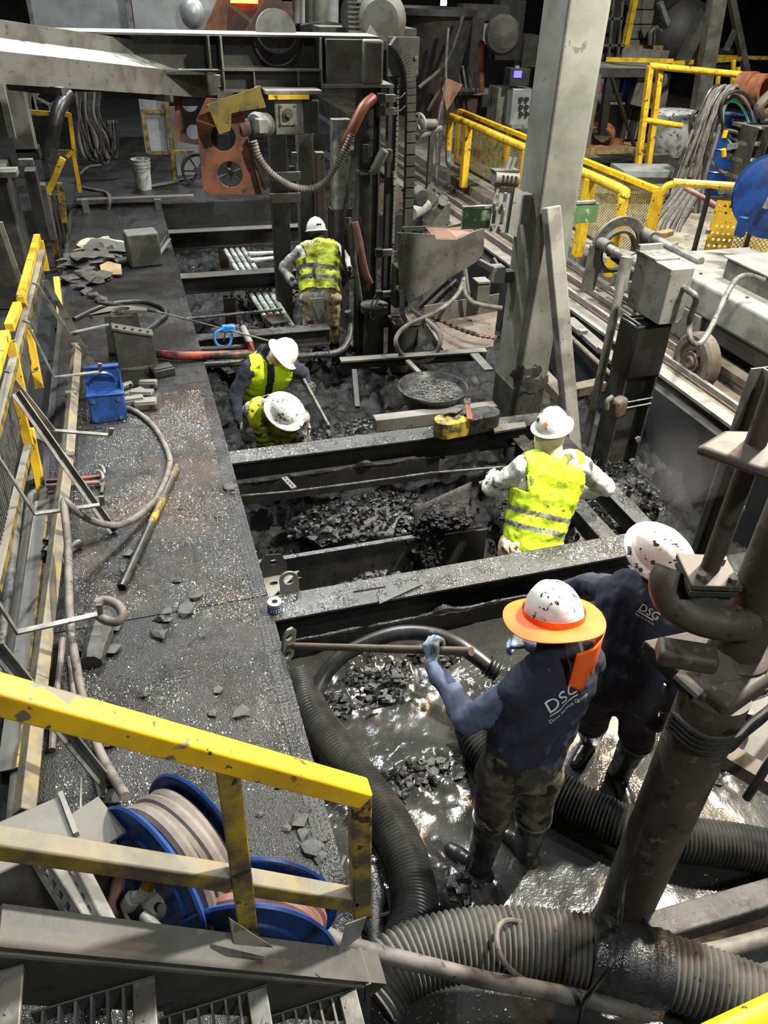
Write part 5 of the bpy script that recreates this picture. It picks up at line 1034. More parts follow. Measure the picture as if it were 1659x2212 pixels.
# ================================================================ FOREGROUND: stair, handrail, reels
YS = 1.05
t = thing('stair_handrail', 'bright yellow square tube handrail of the near stair', 'handrail', aty(500, 2000, YS))
MB().bar(aty(-60, 1484, YS), aty(786, 1714, YS), .056, .056).build('top_rail', 'yellow_new', t, bev=.007, seg=3)
MB().bar(aty(-60, 1812, YS), aty(503, 1898, YS), .05, .05).build('mid_rail', 'yellow_dusty', t, bev=.006)
MB().bar(aty(532, 1904, YS), aty(766, 1944, YS), .05, .05).build('mid_rail', 'yellow_dusty', t, bev=.006)
MB().bar(aty(488, 1640, YS), aty(548, 2100, YS-.02), .05, .05, up=(0, 1, 0)).build('post', 'yellow_grimy', t, bev=.006)
MB().bar(aty(776, 1712, YS), aty(779, 1968, YS), .052, .05, up=(0, 1, 0)).build('post', 'yellow_grimy', t, bev=.006)
t = thing('stair_flight', 'grey steel stair with grating treads at the bottom edge', 'stair', (0, .8, .4))
YT = .95
p, q = aty(-80, 2010, YT), aty(778, 2100, YT)
MB().chan(p+Vector((0, 0, -.09)), q+Vector((0, 0, -.09)), .09, .2, .012, flip=-1).build('stringer', 'steel_dark', t)
MB().bar(p+Vector((0, 0, .015)), q+Vector((0, 0, .015)), .1, .014).build('stringer_flange', 'steel_mid', t, bev=.003)
MB().box(q+Vector((0.01, 0, -.09)), (.016, .1, .24)).build('end_plate', 'steel_dark', t)
MB().plate([(0, 0), (.12, 0), (.0, .07)], [], aty(505, 2050, YT)+Vector((0, .0, .03)), (1, 0, -.8), (0, .5, 1), .012).build('gusset', 'steel_mid', t)
for i, (x, y) in enumerate(((22, 2100), (310, 2123), (555, 2142), (752, 2148))):
    c = aty(x, y, YT-.06); X, Z = c.x, c.z
    no_ = MB().box2((X-.025, .15, Z-.012), (X+.025, YT-.05, Z)).build('tread_nosing', 'galv', t, bev=.003)
    MB().box2((X-.025, .15, Z-.04), (X-.02, YT-.05, Z-.012)).build('nosing_lip', 'galv_dark', t)
    for k in range(6):
        xx = X-.045-k*.034; MB().box2((xx-.003, .15, Z-.035), (xx+.003, YT-.05, Z-.002)).build('grating_bar', 'galv', t)
    MB().box2((X-.24, YT-.055, Z-.05), (X+.025, YT-.05, Z)).build('tread_end_plate', 'steel_dark', t)
    for k in range(5): MB().box2((X-.23, .2+k*.15, Z-.012), (X-.02, .206+k*.15, Z-.006)).build('cross_rod', 'galv', t)
    for k in range(12):
        MB().bar((X-.015+.012*(k % 3), .86-k*.05, Z+.001), (X-.003+.012*(k % 3), .88-k*.05, Z+.001), .004, .004).build('tread_stud', 'galv', no_)
MB().box2((-.9, .98, -.3), (-.8, 1.08, 1.6)).build('support_post', 'steel_dark', t)
def reel(label, px, py, depth, ax, R, wid, turns, hmat, hr, group):
    c = atd(px, py, depth); ax = ax.normalized()
    t = thing('hose_reel', label, 'hose reel', c-Vector((0, 0, R)), group)
    prof = lambda s: [(0, 0), (.07, 0), (.09, .012*s), (R*.62, .012*s), (R*.66, .0), (R*.95, -.012*s), (R, .0), (R+.006, .006), (R, .014), (R*.95, .004), (0, .006)]
    MB().lathe(prof(1), c+ax*wid/2, ax, 56).build('front_disc', 'blue', t); MB().lathe(prof(-1), c-ax*wid/2, ax, 56).build('rear_disc', 'blue', t)
    dr = MB().cyl(c-ax*wid/2, c+ax*wid/2, R*.55, n=30).build('drum', 'blue_dusty', t); MB().cyl(c-ax*(wid/2+.05), c+ax*(wid/2+.06), .03, n=14).build('axle', 'galv_dark', t)
    d, u, v = _frame(ax)
    for lay in range(2):
        for k in range(turns):
            s = -wid/2+hr+.012+(wid-2*hr-.024)*k/(turns-1); rr = R*.55+hr+lay*hr*1.75+(.006*math.sin(k*2.3) if lay else 0)
            n = 48; P = [c+ax*(s+.012*math.sin(2*math.pi*j/n+k)*lay)+(u*math.cos(2*math.pi*j/n)+v*math.sin(2*math.pi*j/n))*rr for j in range(n+1)]
            MB().tube(P, hr, 10, cap=False).build('hose_turn', hmat, dr)
    b = c-ax*(wid/2+.05); MB().bar(b, (b.x, b.y, .0), .06, .03).build('stand', 'steel_dark', t)
    b = c+ax*(wid/2+.05); MB().bar(b, (b.x, b.y, .0), .06, .03).build('stand', 'steel_dark', t)
    return t, c, ax
def viewax(px, py, ix, iy, sn):
    v = ray(px, py).normalized(); e1 = (XR-v*XR.dot(v)).normalized(); e2 = (YD-v*YD.dot(v)-e1*YD.dot(e1)).normalized(); k = math.hypot(ix, iy)
    return (e1*(ix/k)+e2*(iy/k))*sn-v*math.sqrt(1-sn*sn)
a1 = viewax(385, 1880, -.80, .60, .935)
reel('blue hose reel wound with thick tan hose behind the handrail', 385, 1880, 2.45, a1, .285, .19, 4, 'hose_tan', .027, 'blue hose reels by the stair')
a2 = viewax(549, 2005, -.05, 1, .87)
reel('blue hose reel wound with reddish hose beside the stair post', 549, 2005, 2.40, a2, .262, .15, 4, 'hose_red', .022, 'blue hose reels by the stair')
# grey hood, strut channels, fittings
t = thing('grey_hood', 'dusty grey sheet metal hood at the left edge behind the handrail', 'hood', atd(40, 1900, 2.3))
A, B, C_, D_ = atd(-40, 1790, 2.35), atd(132, 1716, 2.45), atd(166, 1805, 2.3), atd(-40, 1905, 2.15)
dn = Vector((0, 0, -.3)); mb = MB(); mb._add([A, B, C_, D_, A+dn, B+dn, C_+dn, D_+dn], [(0, 1, 2, 3), (7, 6, 5, 4), (0, 4, 5, 1), (1, 5, 6, 2), (2, 6, 7, 3), (3, 7, 4, 0)]); mb.build('shell', 'steel_mid', t, bev=.008)
MB().bar(B+Vector((0, 0, .004)), C_+Vector((0, 0, .004)), .015, .02).build('seam', 'steel_pale', t); m_ = (A+C_)/2; MB().bar(m_+Vector((0, 0, -.3)), (m_.x, m_.y, 0), .1, .1).build('stand', 'steel_dark', t)
t = thing('terminal_box', 'small pale steel box beside the grey hood', 'box', atd(205, 1850, 2.4))
c = atd(198, 1812, 2.42); MB().box(c, (.1, .14, .16), .5).build('case', 'steel_pale', t, bev=.006); MB().box(c+Vector((.02, -.02, .085)), (.13, .17, .012), .5).build('lid', 'steel_mid', t); MB().bar(c+Vector((0, 0, -.08)), (c.x, c.y, 0), .05, .05).build('post', 'steel_dark', t)
for i, (a, b, lab) in enumerate((((78, 1850), (185, 2020), 'left perforated strut channel under the handrail'), ((135, 1850), (215, 2015), 'right perforated strut channel under the handrail'))):
    t = thing('strut_channel', lab, 'strut', atd(*b, 2.0), 'perforated struts under the handrail')
    p, q = atd(*a, 2.15), atd(*b, 1.95); d, u, v = _frame(q-p); L = (q-p).length; vv = -FWD-d*(-FWD).dot(d); vv.normalize(); uu = d.cross(vv)
    hl = [[(s-.012, -.010), (s+.012, -.010), (s+.012, .010), (s-.012, .010)] for s in [.03+.045*k for k in range(int((L-.05)/.045)+1)]]
    MB().plate([(0, -.026), (L, -.026), (L, .026), (0, .026)], hl, p, d, uu, .004).build('perforated_face', 'galv', t)
    MB().bar(p+uu*.026-vv*.02, q+uu*.026-vv*.02, .004, .04, up=vv).build('side_wall', 'galv', t); MB().bar(p-uu*.026-vv*.02, q-uu*.026-vv*.02, .004, .04, up=vv).build('side_wall', 'galv', t)
t = thing('brass_fitting', 'brass hose fitting with grey elbow under the handrail', 'fitting', atd(310, 1960, 2.3))
P = [atd(x, y, 2.3) for x, y in ((326, 1898), (318, 1918), (305, 1935), (288, 1940))]
MB().cyl(P[0], P[1], .022, n=8).build('brass_nut', 'brass', t); MB().tube(spline(P[1:], 5), .02, 10).build('elbow', 'galv', t); MB().cyl(P[3], P[3]+Vector((-.02, 0, -.03)), .026, n=12).build('cap', 'steel_pale', t)
one('conduit_stub', 'grey conduit stub slanting under the handrail', 'pipe', MB().cyl(atd(312, 1980, 2.2), atd(365, 2035, 2.1), .018, n=12), 'galv')
t = thing('bracket_lug', 'grey cast lug with round bore below the brass fitting', 'lug', atd(335, 1975, 2.35))
MB().box(atd(338, 1960, 2.35), (.07, .06, .07), .6).build('body', 'steel_pale', t, bev=.015); MB().cyl(atd(345, 1960, 2.3), atd(350, 1962, 2.27), .014, n=12).build('bore', 'steel_black', t)
hose('pink_hose', 'faded pink hose dropping behind the strut channels', [atd(268, 1850, 2.5), atd(258, 1900, 2.45), atd(245, 1960, 2.4), atd(232, 2010, 2.35)], .022, 'hose_red', 10)
hose('ground_wire', 'thin bright wire with copper clip hanging by the hood', [atd(175, 1680, 2.6), atd(174, 1730, 2.55), atd(173, 1770, 2.5), atd(160, 1800, 2.45)], .004, 'galv', 6, 'wire')
one('green_tag', 'small shiny sheet bracket at the end of the stringer', 'bracket', MB().plate([(0, 0), (.06, .05), (.075, .1), (.02, .08)], [], atd(730, 2062, 2.0), XR, -YD, .006), 'galv')

# ================================================================ SUCTION HOSES IN THE SLURRY
def ribhose(name, label, pts, r, pitch, amp, mat, res=14, n=28): return one(name, label, 'suction hose', ribbed(MB(), spline(pts, res), r, pitch, amp, n), mat, 'corrugated suction hoses')
ribhose('suction_hose', 'black corrugated suction hose curving along the deck edge', [at(648, 1470, -.27), at(668, 1535, -.25), at(715, 1605, -.25), at(775, 1685, -.25), at(832, 1765, -.25), at(872, 1845, -.24), at(893, 1925, -.22), at(893, 1990, -.18), at(870, 2060, -.12), at(845, 2120, -.1)], .105, .021, .008, 'rubber_rib')
ribhose('suction_hose', 'black corrugated suction hose behind the orange brimmed worker', [at(1022, 1570, -.24), at(1040, 1612, -.24), at(1090, 1655, -.24), at(1180, 1700, -.24), at(1270, 1748, -.24), at(1370, 1790, -.23), at(1480, 1812, -.22), at(1600, 1828, -.22), at(1720, 1850, -.22), at(2000, 1890, -.22), at(2400, 1900, -.22)], .105, .020, .007, 'rubber_rib')
H2 = [at(800, 2150, .0), at(850, 2095, .02), at(920, 2060, .03), at(1010, 2040, .04), at(1100, 2035, .04), at(1200, 2042, .04), at(1290, 2058, .04), at(1380, 2080, .04), at(1470, 2105, .04), at(1570, 2140, .04), at(1720, 2200, .04), at(1950, 2300, .03)]
ribhose('suction_hose', 'large dusty corrugated suction hose across the bottom right', H2, .132, .024, .008, 'rubber_rib_dusty', 16, 32)
t = one('hose_sleeve', 'wet wrapped coupling sleeve on the large dusty hose', 'sleeve', MB().tube(spline([at(1275, 2054, .04), at(1330, 2068, .04), at(1385, 2082, .04), at(1440, 2096, .04)], 6), [.147+.004*math.sin(k*2.1) for k in range(19)], 28), 'steel_wet')
hose('discharge_hose', 'thick black hose arching from the slurry up to the rake handle', [at(672, 1690, -.33), at(664, 1620, -.3), at(668, 1555, -.28), at(690, 1480, -.2), at(730, 1425, -.1), at(790, 1390, -.02), at(860, 1368, .05), at(930, 1370, .08), at(985, 1390, .08), at(1030, 1420, .05), at(1062, 1445, .02)], .047, 'rubber', 16)
t = thing('hose_coupling', 'ribbed coupling at the end of the thick black hose', 'coupling', at(1062, 1445, -.1)); a, b = at(1052, 1437, .03), at(1075, 1452, .0)
ribbed(MB(), [a, a.lerp(b, .5), b], .058, .02, .006, 18).build('collar', 'rubber_rib', t)
hose('signal_hose', 'long smooth grey hose across the bottom from the reel', [at(690, 2010, .25), at(735, 2035, .2), at(820, 2060, .2), at(920, 2085, .2), at(1040, 2115, .16), at(1150, 2135, .1), at(1270, 2160, .02), at(1400, 2190, -.05)], .033, 'hose', 12)
hose('guide_rope', 'thin grey rope looped over the large dusty hose', [at(1135, 1995, .14), at(1100, 1988, .2), at(1078, 2000, .23), at(1074, 2035, .23), at(1090, 2080, .21), at(1130, 2115, .1), at(1190, 2140, -.02), at(1255, 2155, -.08)], .011, 'hose', 8, 'rope')
hose('slurry_line', 'muddy hose half sunk in the slurry beside the deck end', [at(800, 1880, -.3), at(812, 1930, -.3), at(812, 1990, -.3), at(815, 2050, -.3)], .045, 'steel_wet', 12)
one('wire_ring', 'black wire ring lying by the deck end in the slurry', 'ring', MB().tube(spline([at(745, 1850, -.28), at(735, 1880, -.28), at(742, 1925, -.28), at(765, 1965, -.27), at(810, 1980, -.27), at(850, 1972, -.27)], 6), .012, 8), 'hose_black')
hose('right_hose', 'muddy hose running to the right edge behind the large dusty hose', [at(1440, 2065, -.1), at(1520, 2060, -.1), at(1590, 2045, -.1), at(1680, 2020, -.1)], .04, 'hose', 12)
struct(MB().box2((1.75, .2, -.5), (3.6, 1.02, -.16)).build('floor_ledge', 'concrete_wet', bev=.02))
p, q = at(1395, 2015, -.15), at(1720, 1920, -.15); one('ledge_kerb', 'rough concrete kerb strip at the lower right', 'kerb', MB().bar(p, q, .12, .12), 'concrete_wet', bev=.01)
one('corner_rail', 'yellow handrail end in the bottom right corner', 'handrail', MB().cyl(atd(1540, 2262, 1.5), atd(1720, 2178, 1.5), .042, n=16), 'yellow_new')
# rake
t = thing('rake', 'steel rake with slotted head plate held over the slurry', 'rake', at(620, 1430, -.1))
HP = Vector((1.05, 2.28, .75)); RH = at(622, 1395, .02); d = (HP-RH).normalized()
MB().cyl(RH+d*.05, HP+d*.22, .02, n=14).build('handle', 'steel_brown', t); MB().cyl(RH, RH+d*.12, .012, n=10).build('tang', 'steel_pale', t)
U = Vector((.12, 0, 1)).normalized(); V = Vector((1, .5, -.1)).normalized()
MB().plate([(-.13, -.035), (-.1, -.05), (.1, -.045), (.14, -.02), (.14, .02), (.1, .05), (-.1, .05), (-.13, .03)], [circ(.075, 0, .02, 14, .026), circ(-.07, 0, .028, 14, .02)], RH, U, V, .018).build('head_plate', 'steel_mid', t, bev=.005)

# ================================================================ RIGHT FOREGROUND POST WITH VALVE
PX, PY = 1.73, 1.37
t = thing('valve_post', 'thick rusty round post with bolted valve standing in the slurry', 'post', (PX, PY, -.36))
MB().cyl((PX, PY, -.45), (PX, PY, 1.27), .118, n=32).build('post_tube', 'post_rust', t); MB().box((PX+.04, PY+.02, 1.27), (.26, .2, .1), .3).build('head_block', 'post_rust', t, bev=.02)
a = at(1390, 1383, 1.38); b = at(1540, 1352, 1.38); c = at(1592, 1400, 1.38); e = at(1668, 1470, 1.30); g = at(1522, 1506, 1.30)
mb = MB(); q = [a, b, c, e, g]; mb._add(q+[k-Vector((0, 0, .045)) for k in q], [(0, 1, 2, 3, 4), (9, 8, 7, 6, 5)]+[(i, i+5, (i+1) % 5+5, (i+1) % 5) for i in range(5)]); mb.build('base_plate', 'post_rust', t, bev=.006)
mb = MB(); q = [k+Vector((.01, .0, -.05)) for k in (a, b, c, e, g)]; mb._add(q+[k-Vector((0, 0, .03)) for k in q], [(0, 1, 2, 3, 4), (9, 8, 7, 6, 5)]+[(i, i+5, (i+1) % 5+5, (i+1) % 5) for i in range(5)]); mb.build('lower_plate', 'steel_dark', t, bev=.005)
a = at(1438, 1392, 1.42); MB().box((a+at(1530, 1440, 1.42))/2+Vector((0, 0, .0)), (.20, .10, .07), -.5).build('gland_block', 'post_rust', t, bev=.02, seg=3)
a = at(1462, 1455, 1.33); b = at(1512, 1500, 1.3); MB().bar(a, b, .04, .02).build('wear_strip', 'steel_pale', t)
# pipe, elbow, flange, stem
pc = atd(1634, 1300, 2.62); MB().cyl((pc.x, pc.y, 1.30), (pc.x, pc.y, 9.0), .088, n=28).build('riser_pipe', 'post_rust', t); MB().lathe([(.088, 0), (.12, 0), (.12, .03), (.088, .05)], (pc.x, pc.y, 1.30), n=28).build('riser_collar', 'post_rust', t)
E_ = [atd(x, y, d_) for x, y, d_ in ((1452, 1232, 2.62), (1440, 1262, 2.62), (1455, 1300, 2.62), (1500, 1330, 2.6), (1560, 1345, 2.58), (1620, 1345, 2.6))]
MB().tube(spline(E_, 7), .062, 18).build('elbow', 'post_rust', t)
fc = atd(1530, 1236, 2.55); st = Matrix.Rotation(math.radians(-18), 3, 'Z')
fl_ = MB().box(fc, (.17, .17, .022), 0, st).build('flange', 'post_rust', t, bev=.004); MB().box(fc-Vector((0, 0, .03)), (.16, .16, .018), 0, st).build('flange_gasket', 'steel_dark', t); MB().cyl(fc-Vector((0, 0, .12)), fc-Vector((0, 0, .03)), .07, n=24).build('valve_neck', 'steel_mid', t); MB().box(fc-Vector((-.06, -.0, .07)), (.06, .15, .07), 0, st).build('valve_lug', 'steel_mid', t, bev=.006)
bolts(fl_, [fc+st @ Vector((x, y, .011)) for x, y in ((-.045, -.045), (.055, .045), (.055, -.06))], (0, 0, 1), .016, .02, 'steel_mid')
MB().cyl(fc+Vector((.012, .01, 0)), fc+Vector((.012, .01, 2.2)), .031, n=20).build('stem', 'post_rust', t)
a, b, c, e = atd(1503, 962, 2.25), atd(1560, 938, 2.35), atd(1720, 985, 2.4), atd(1700, 1085, 2.15)
b.z = c.z = e.z = a.z; mb = MB(); q = [a, b, c, e]; mb._add(q+[k-Vector((0, 0, .035)) for k in q], [(0, 1, 2, 3), (7, 6, 5, 4), (0, 4, 5, 1), (1, 5, 6, 2), (2, 6, 7, 3), (3, 7, 4, 0)]); mb.build('yoke_plate', 'post_rust', t, bev=.02, seg=3)
# lower bracket with big bolt
a = at(1545, 1545, .95); b = at(1720, 1480, 1.0); c = at(1720, 1660, .9); e = at(1590, 1640, .9)
mb = MB(); q = [a, b, c, e]; mb._add(q+[k-Vector((0, 0, .03)) for k in q], [(0, 1, 2, 3), (7, 6, 5, 4), (0, 4, 5, 1), (1, 5, 6, 2), (2, 6, 7, 3), (3, 7, 4, 0)]); mb.build('bracket_plate', 'steel_mid', t, bev=.006)
k = at(1603, 1570, .96); MB().cyl(k, k+Vector((0, 0, .03)), .04, n=20).build('washer', 'steel_mid', t); MB().cyl(k+Vector((0, 0, .02)), k+Vector((0, 0, .055)), .03, n=6).build('nut', 'steel_dark', t); MB().cyl(k+Vector((0, 0, .05)), k+Vector((0, 0, .09)), .016, n=14).build('stud', 'steel_mid', t)
MB().bar((PX, PY, 1.0), (1.95, 1.15, .92), .08, .06).build('bracket_arm', 'steel_brown', t)
hose('post_cable', 'thin dark cable running down the rusty post to the floor', [at(1530, 1500, 1.25), atd(1500, 1530, 2.72), atd(1478, 1600, 2.8), atd(1440, 1680, 2.95), atd(1400, 1760, 3.06), atd(1372, 1840, 3.15), atd(1350, 1900, 3.2), atd(1338, 1990, 3.1), atd(1325, 2070, 2.7), atd(1290, 2125, 2.75), atd(1262, 2165, 2.9), atd(1250, 2230, 3.0)], .011, 'hose_black', 8, 'cable')
for i in range(4): hose('tied_cable', ('topmost', 'second', 'third', 'lowest')[i]+' of the dark cables tied around the post head', [(PX-.128, PY+.03, 1.08+i*.024), (PX-.095, PY-.09, 1.085+i*.024), (PX, PY-.132, 1.095+i*.024), (PX+.095, PY-.1, 1.11+i*.022), (PX+.25, PY-.05, 1.13+i*.02), (PX+.6, PY+.1, 1.16+i*.02)], .013, 'hose_black', 8, 'cable', 'cables around the post head')
hose('hanging_cable', 'short black cable end hanging at the right edge', [atd(1700, 1600, 2.6), atd(1660, 1650, 2.6), atd(1635, 1690, 2.62), atd(1612, 1725, 2.65)], .015, 'hose_black', 8, 'cable')
t = thing('far_strut', 'mud streaked steel post behind the rusty valve post', 'post', at(1520, 1190, -.6))
q = at(1530, 1190, -.5); MB().ibeam((q.x, q.y, -1.1), (q.x, q.y, 1.1), .2, .2, .014, .014).build('section', 'steel_mid', t); bolts(t, [(q.x+.05, q.y-.1, z) for z in (.0, .35)], (0, -1, 0), .03, .03, 'steel_pale')

# ================================================================ MUD: heaps, pan, block, rods
def heap(name, label, c, rx, ry, h, n, seed, mat='clod'):
    random.seed(seed); mb = MB()
    mb.ball(c, 1, seed, .25, 3, (rx*.85, ry*.85, h*.8), 2.5)
    for k in range(n):
        a, r = random.uniform(0, 6.283), math.sqrt(random.random()); x, y = c.x+math.cos(a)*r*rx, c.y+math.sin(a)*r*ry
        z = c.z+h*max(0, 1-r*r)**.7+random.uniform(-.02, .02); s = random.uniform(.008, .030)
        mb.ball((x, y, z), s, k+seed, .6, 1, (random.uniform(.7, 1.6), random.uniform(.7, 1.6), random.uniform(.4, 1.1)), 1.8)
    o = mb.build(name, mat, sharp=40); return tag(o, label, 'mud', kind='stuff')
heap('mud_heap', 'glistening heap of wet clods in front of the trough plate', Vector((1.28, 3.88, -.5)), .42, .22, .32, 420, 3)
heap('mud_heap', 'wet clods piled between the two near beams at the back', Vector((1.55, 5.05, -.55)), .75, .3, .18, 420, 9)
heap('mud_heap', 'clods and grit piled behind the second beam', Vector((1.9, 6.2, -.55)), .85, .5, .22, 480, 13)
heap('mud_heap', 'wet mud bank right of the worker with raised shoulder', Vector((3.1, 4.5, -.55)), .5, .6, .3, 300, 17)
heap('mud_heap', 'mud clods around the foot of the box post', Vector((4.0, 5.2, -.85)), .6, .5, .35, 260, 23)
heap('mud_heap', 'rubble and grit under the white pipes', Vector((1.3, 9.0, -.6)), .8, .9, .15, 420, 29, 'stone_rubble')
heap('mud_heap', 'brown rubble under the mast posts', Vector((1.7, 10.9, -.6)), .5, .6, .3, 240, 31, 'stone_rubble')
for i, (x, y, rx, ry, n) in enumerate(((820, 1485, .28, .18, 260), (720, 1530, .12, .12, 90), (890, 1690, .17, .14, 150), (970, 1665, .13, .1, 90), (920, 1430, .3, .1, 160), (1000, 1920, .12, .1, 80), (1510, 1660, .2, .12, 90))):
    c = at(x, y, -.36); heap('slurry_clods', 'patch of broken wet clods rising from the slurry, '+('largest below the rake', 'by the deck edge', 'beside the bend of the near hose', 'left of the camouflage trousers', 'under the rake handle', 'behind the boot heels', 'right of the rusty post')[i], c, rx, ry, .055, n, 50+i)
# thin flakes in the slurry patch
for i in range(26):
    random.seed(200+i); x, y = random.uniform(760, 900), random.uniform(1440, 1530); c = at(x, y, -.27)
    o = MB().box(c, (random.uniform(.03, .09), random.uniform(.015, .04), .006), random.uniform(0, 3), Matrix.Rotation(random.uniform(-.6, .6), 3, 'X') @ Matrix.Rotation(random.uniform(0, 3), 3, 'Z')).build('mud_flake', 'clod_pale' if i % 2 else 'clod')
    tag(o, 'thin flat flake of mud crust in the patch below the rake', 'mud flake', 'crust flakes below the rake')
# round pan
c = at(935, 838, -.05); t = thing('round_pan', 'large round dark pan of mud standing on the pit frame', 'pan', c-Vector((0, 0, .2)))
MB().lathe([(0, -.2), (.25, -.2), (.33, -.02), (.35, 0), (.355, .02), (.335, .02), (.3, -.03), (0, -.03)], c, n=48).build('pan', 'steel_wet', t)
random.seed(5); mb = MB()
for k in range(220):
    a, r = random.uniform(0, 6.283), .25*math.sqrt(random.random()); mb.ball(c+Vector((.03+r*math.cos(a), r*math.sin(a), -.025)), random.uniform(.006, .018), k, .5, 1, (1, 1, .6))
mb.build('grit', 'concrete_wet', t)['kind'] = 'stuff'
one('pan_frame', 'box section frame bar under the round pan', 'frame bar', MB().box2((at(795, 880, -.12).x, 6.0, -.25), (at(1060, 860, -.12).x, 6.12, -.12)), 'steel_mid', bev=.006)
t = thing('steel_grillage', 'flat steel frame bars right of the mast over the pit', 'frame', at(900, 760, -.1))
MB().bar(at(735, 778, -.05), at(1050, 757, -.05), .1, .02).build('flange', 'steel_mid', t); MB().bar(at(735, 785, -.12), at(1050, 764, -.12), .02, .14).build('web', 'steel_black', t); MB().bar(at(765, 800, -.06), at(772, 880, -.3), .05, .05).build('strut', 'steel_black', t)
MB().bar(at(1022, 762, -.06), at(1056, 800, -.06), .1, .02).build('diagonal', 'steel_mid', t); MB().bar(at(880, 780, -.06), at(905, 805, -.06), .05, .03).build('diagonal', 'steel_mid', t)
for i, (a, b, z, lab) in enumerate((((1170, 1500-690), (1235, 880), -.3, 'short steel stub right of the column foot'), ((1210, 850), (1300, 830), -.3, 'steel stub between column and leaning pipe'))):
    one('frame_stub', lab, 'steel bar', MB().bar(at(*a, z), at(*b, z), .14, .1), 'steel_brown')
# thin rod with bracket across the pit
t = thing('cross_rod', 'thin wet rod with slotted clip spanning between the near beams', 'rod', at(800, 1040, -.1))
MB().tube([at(515, 1072, -.12), at(630, 1062, -.11), at(800, 1040, -.1), at(930, 1022, -.09), at(1100, 1008, -.08)], .012, 8).build('rod', 'steel_wet', t)
c = at(627, 1050, -.1); MB().bar(c+Vector((-.03, .1, .02)), c+Vector((.02, -.06, .01)), .05, .02).build('clip', 'steel_dark', t)
for k in range(4): MB().cyl(c+Vector((-.025+.012*k, .08-.038*k, .03)), c+Vector((-.025+.012*k, .08-.038*k, .034)), .008, n=8).build('clip_hole', 'steel_black', t)
hose('muddy_bar', 'mud crusted bar under the second beam', [at(560, 1012, -.3), at(700, 1000, -.3), at(840, 992, -.3), at(930, 988, -.3)], .03, 'clod')
# yellow loaf with strap
c = at(1000, 930, .02); t = thing('yellow_bumper', 'yellow and black rounded bumper block lying on the second beam', 'bumper', c)
R = Matrix.Rotation(.12, 3, 'Z'); pf = [(-.19+.10*math.cos(a), .10*math.sin(a)) for a in [math.pi/2+math.pi*i/10 for i in range(11)]]+[(.25+.10*math.cos(a), .10*math.sin(a)) for a in [-math.pi/2+math.pi*i/10 for i in range(11)]]
left = [p for p in pf if p[0] < 0]; MB().plate([(x, y) for x, y in pf[:11]]+[(.0, -.1), (.0, .1)], [], c+Vector((0, 0, .075)), R @ Vector((1, 0, 0)), R @ Vector((0, 1, 0)), .15).build('yellow_end', 'yellow_grimy', t, bev=.012)
MB().plate([(0, .1), (0, -.1)]+pf[11:], [], c+Vector((0, 0, .075)), R @ Vector((1, 0, 0)), R @ Vector((0, 1, 0)), .15).build('muddy_end', 'clod', t, bev=.012)
MB().bar(c+Vector((.0, -.12, .17)), c+Vector((.08, .14, .18)), .05, .02).build('strap', 'rust', t); MB().bar(c+Vector((.08, .14, .18)), c+Vector((.1, .2, .2)), .06, .03).build('strap_end', 'clod', t)
MB().ball(c+Vector((-.05, .06, .17)), .1, 5, .6, 2, (1, .7, .35), 2).build('mud_smear', 'clod_pale', t)
MB().plate([(0, 0), (.32, .02), (.34, .1), (.03, .12)], [], at(1068, 935, .03), (1, 0, 0), (0, 1, .02), .02).build('tail_plate', 'steel_dark', t)

# ================================================================ PEOPLE
from mathutils.bvhtree import BVHTree
def capsule(mb, p, q, r0, r1, n=12, m=4):
    """closed tapered capsule"""
    p, q = Vector(p), Vector(q); d = q-p; L = d.length
    if L < 1e-5: d = Vector((0, 0, 1)); L = 0
    prof = [(1e-6, -r0)]+[(r0*math.cos(a), -r0*math.sin(a)) for a in [math.pi/2*(1-k/m) for k in range(1, m+1)]]
    prof += [(r1*math.cos(a), L+r1*math.sin(a)) for a in [math.pi/2*k/m for k in range(0, m)]]+[(1e-6, L+r1)]
    return mb.lathe(prof, p, d, n)
def union(prims, voxel, smooth=4, name='body'):
    """one continuous skin over tapered capsules (voxel union, then relaxed)"""
    mb = MB()
    for p, q, r0, r1, _ in prims: capsule(mb, p, q, r0, r1)
    me = bpy.data.meshes.new('tmp'); me.from_pydata(mb.v, [], mb.f); me.update()
    bm = bmesh.new(); bm.from_mesh(me); bmesh.ops.recalc_face_normals(bm, faces=bm.faces); bm.to_mesh(me); bm.free()
    ob = bpy.data.objects.new('tmp', me); COL.objects.link(ob)
    r = ob.modifiers.new('r', 'REMESH'); r.mode = 'VOXEL'; r.voxel_size = voxel; r.use_smooth_shade = True
    s = ob.modifiers.new('s', 'SMOOTH'); s.factor = .5; s.iterations = smooth
    dg = bpy.context.evaluated_depsgraph_get(); out = bpy.data.meshes.new_from_object(ob.evaluated_get(dg))
    bpy.data.objects.remove(ob); bpy.data.meshes.remove(me); out.name = name; return out
def segdist(P, p, q):
    p, q = np.array(p), np.array(q); d = q-p; L2 = max(1e-9, d @ d); t_ = np.clip(((P-p) @ d)/L2, 0, 1)
    return np.linalg.norm(P-(p+t_[:, None]*d), axis=1), t_
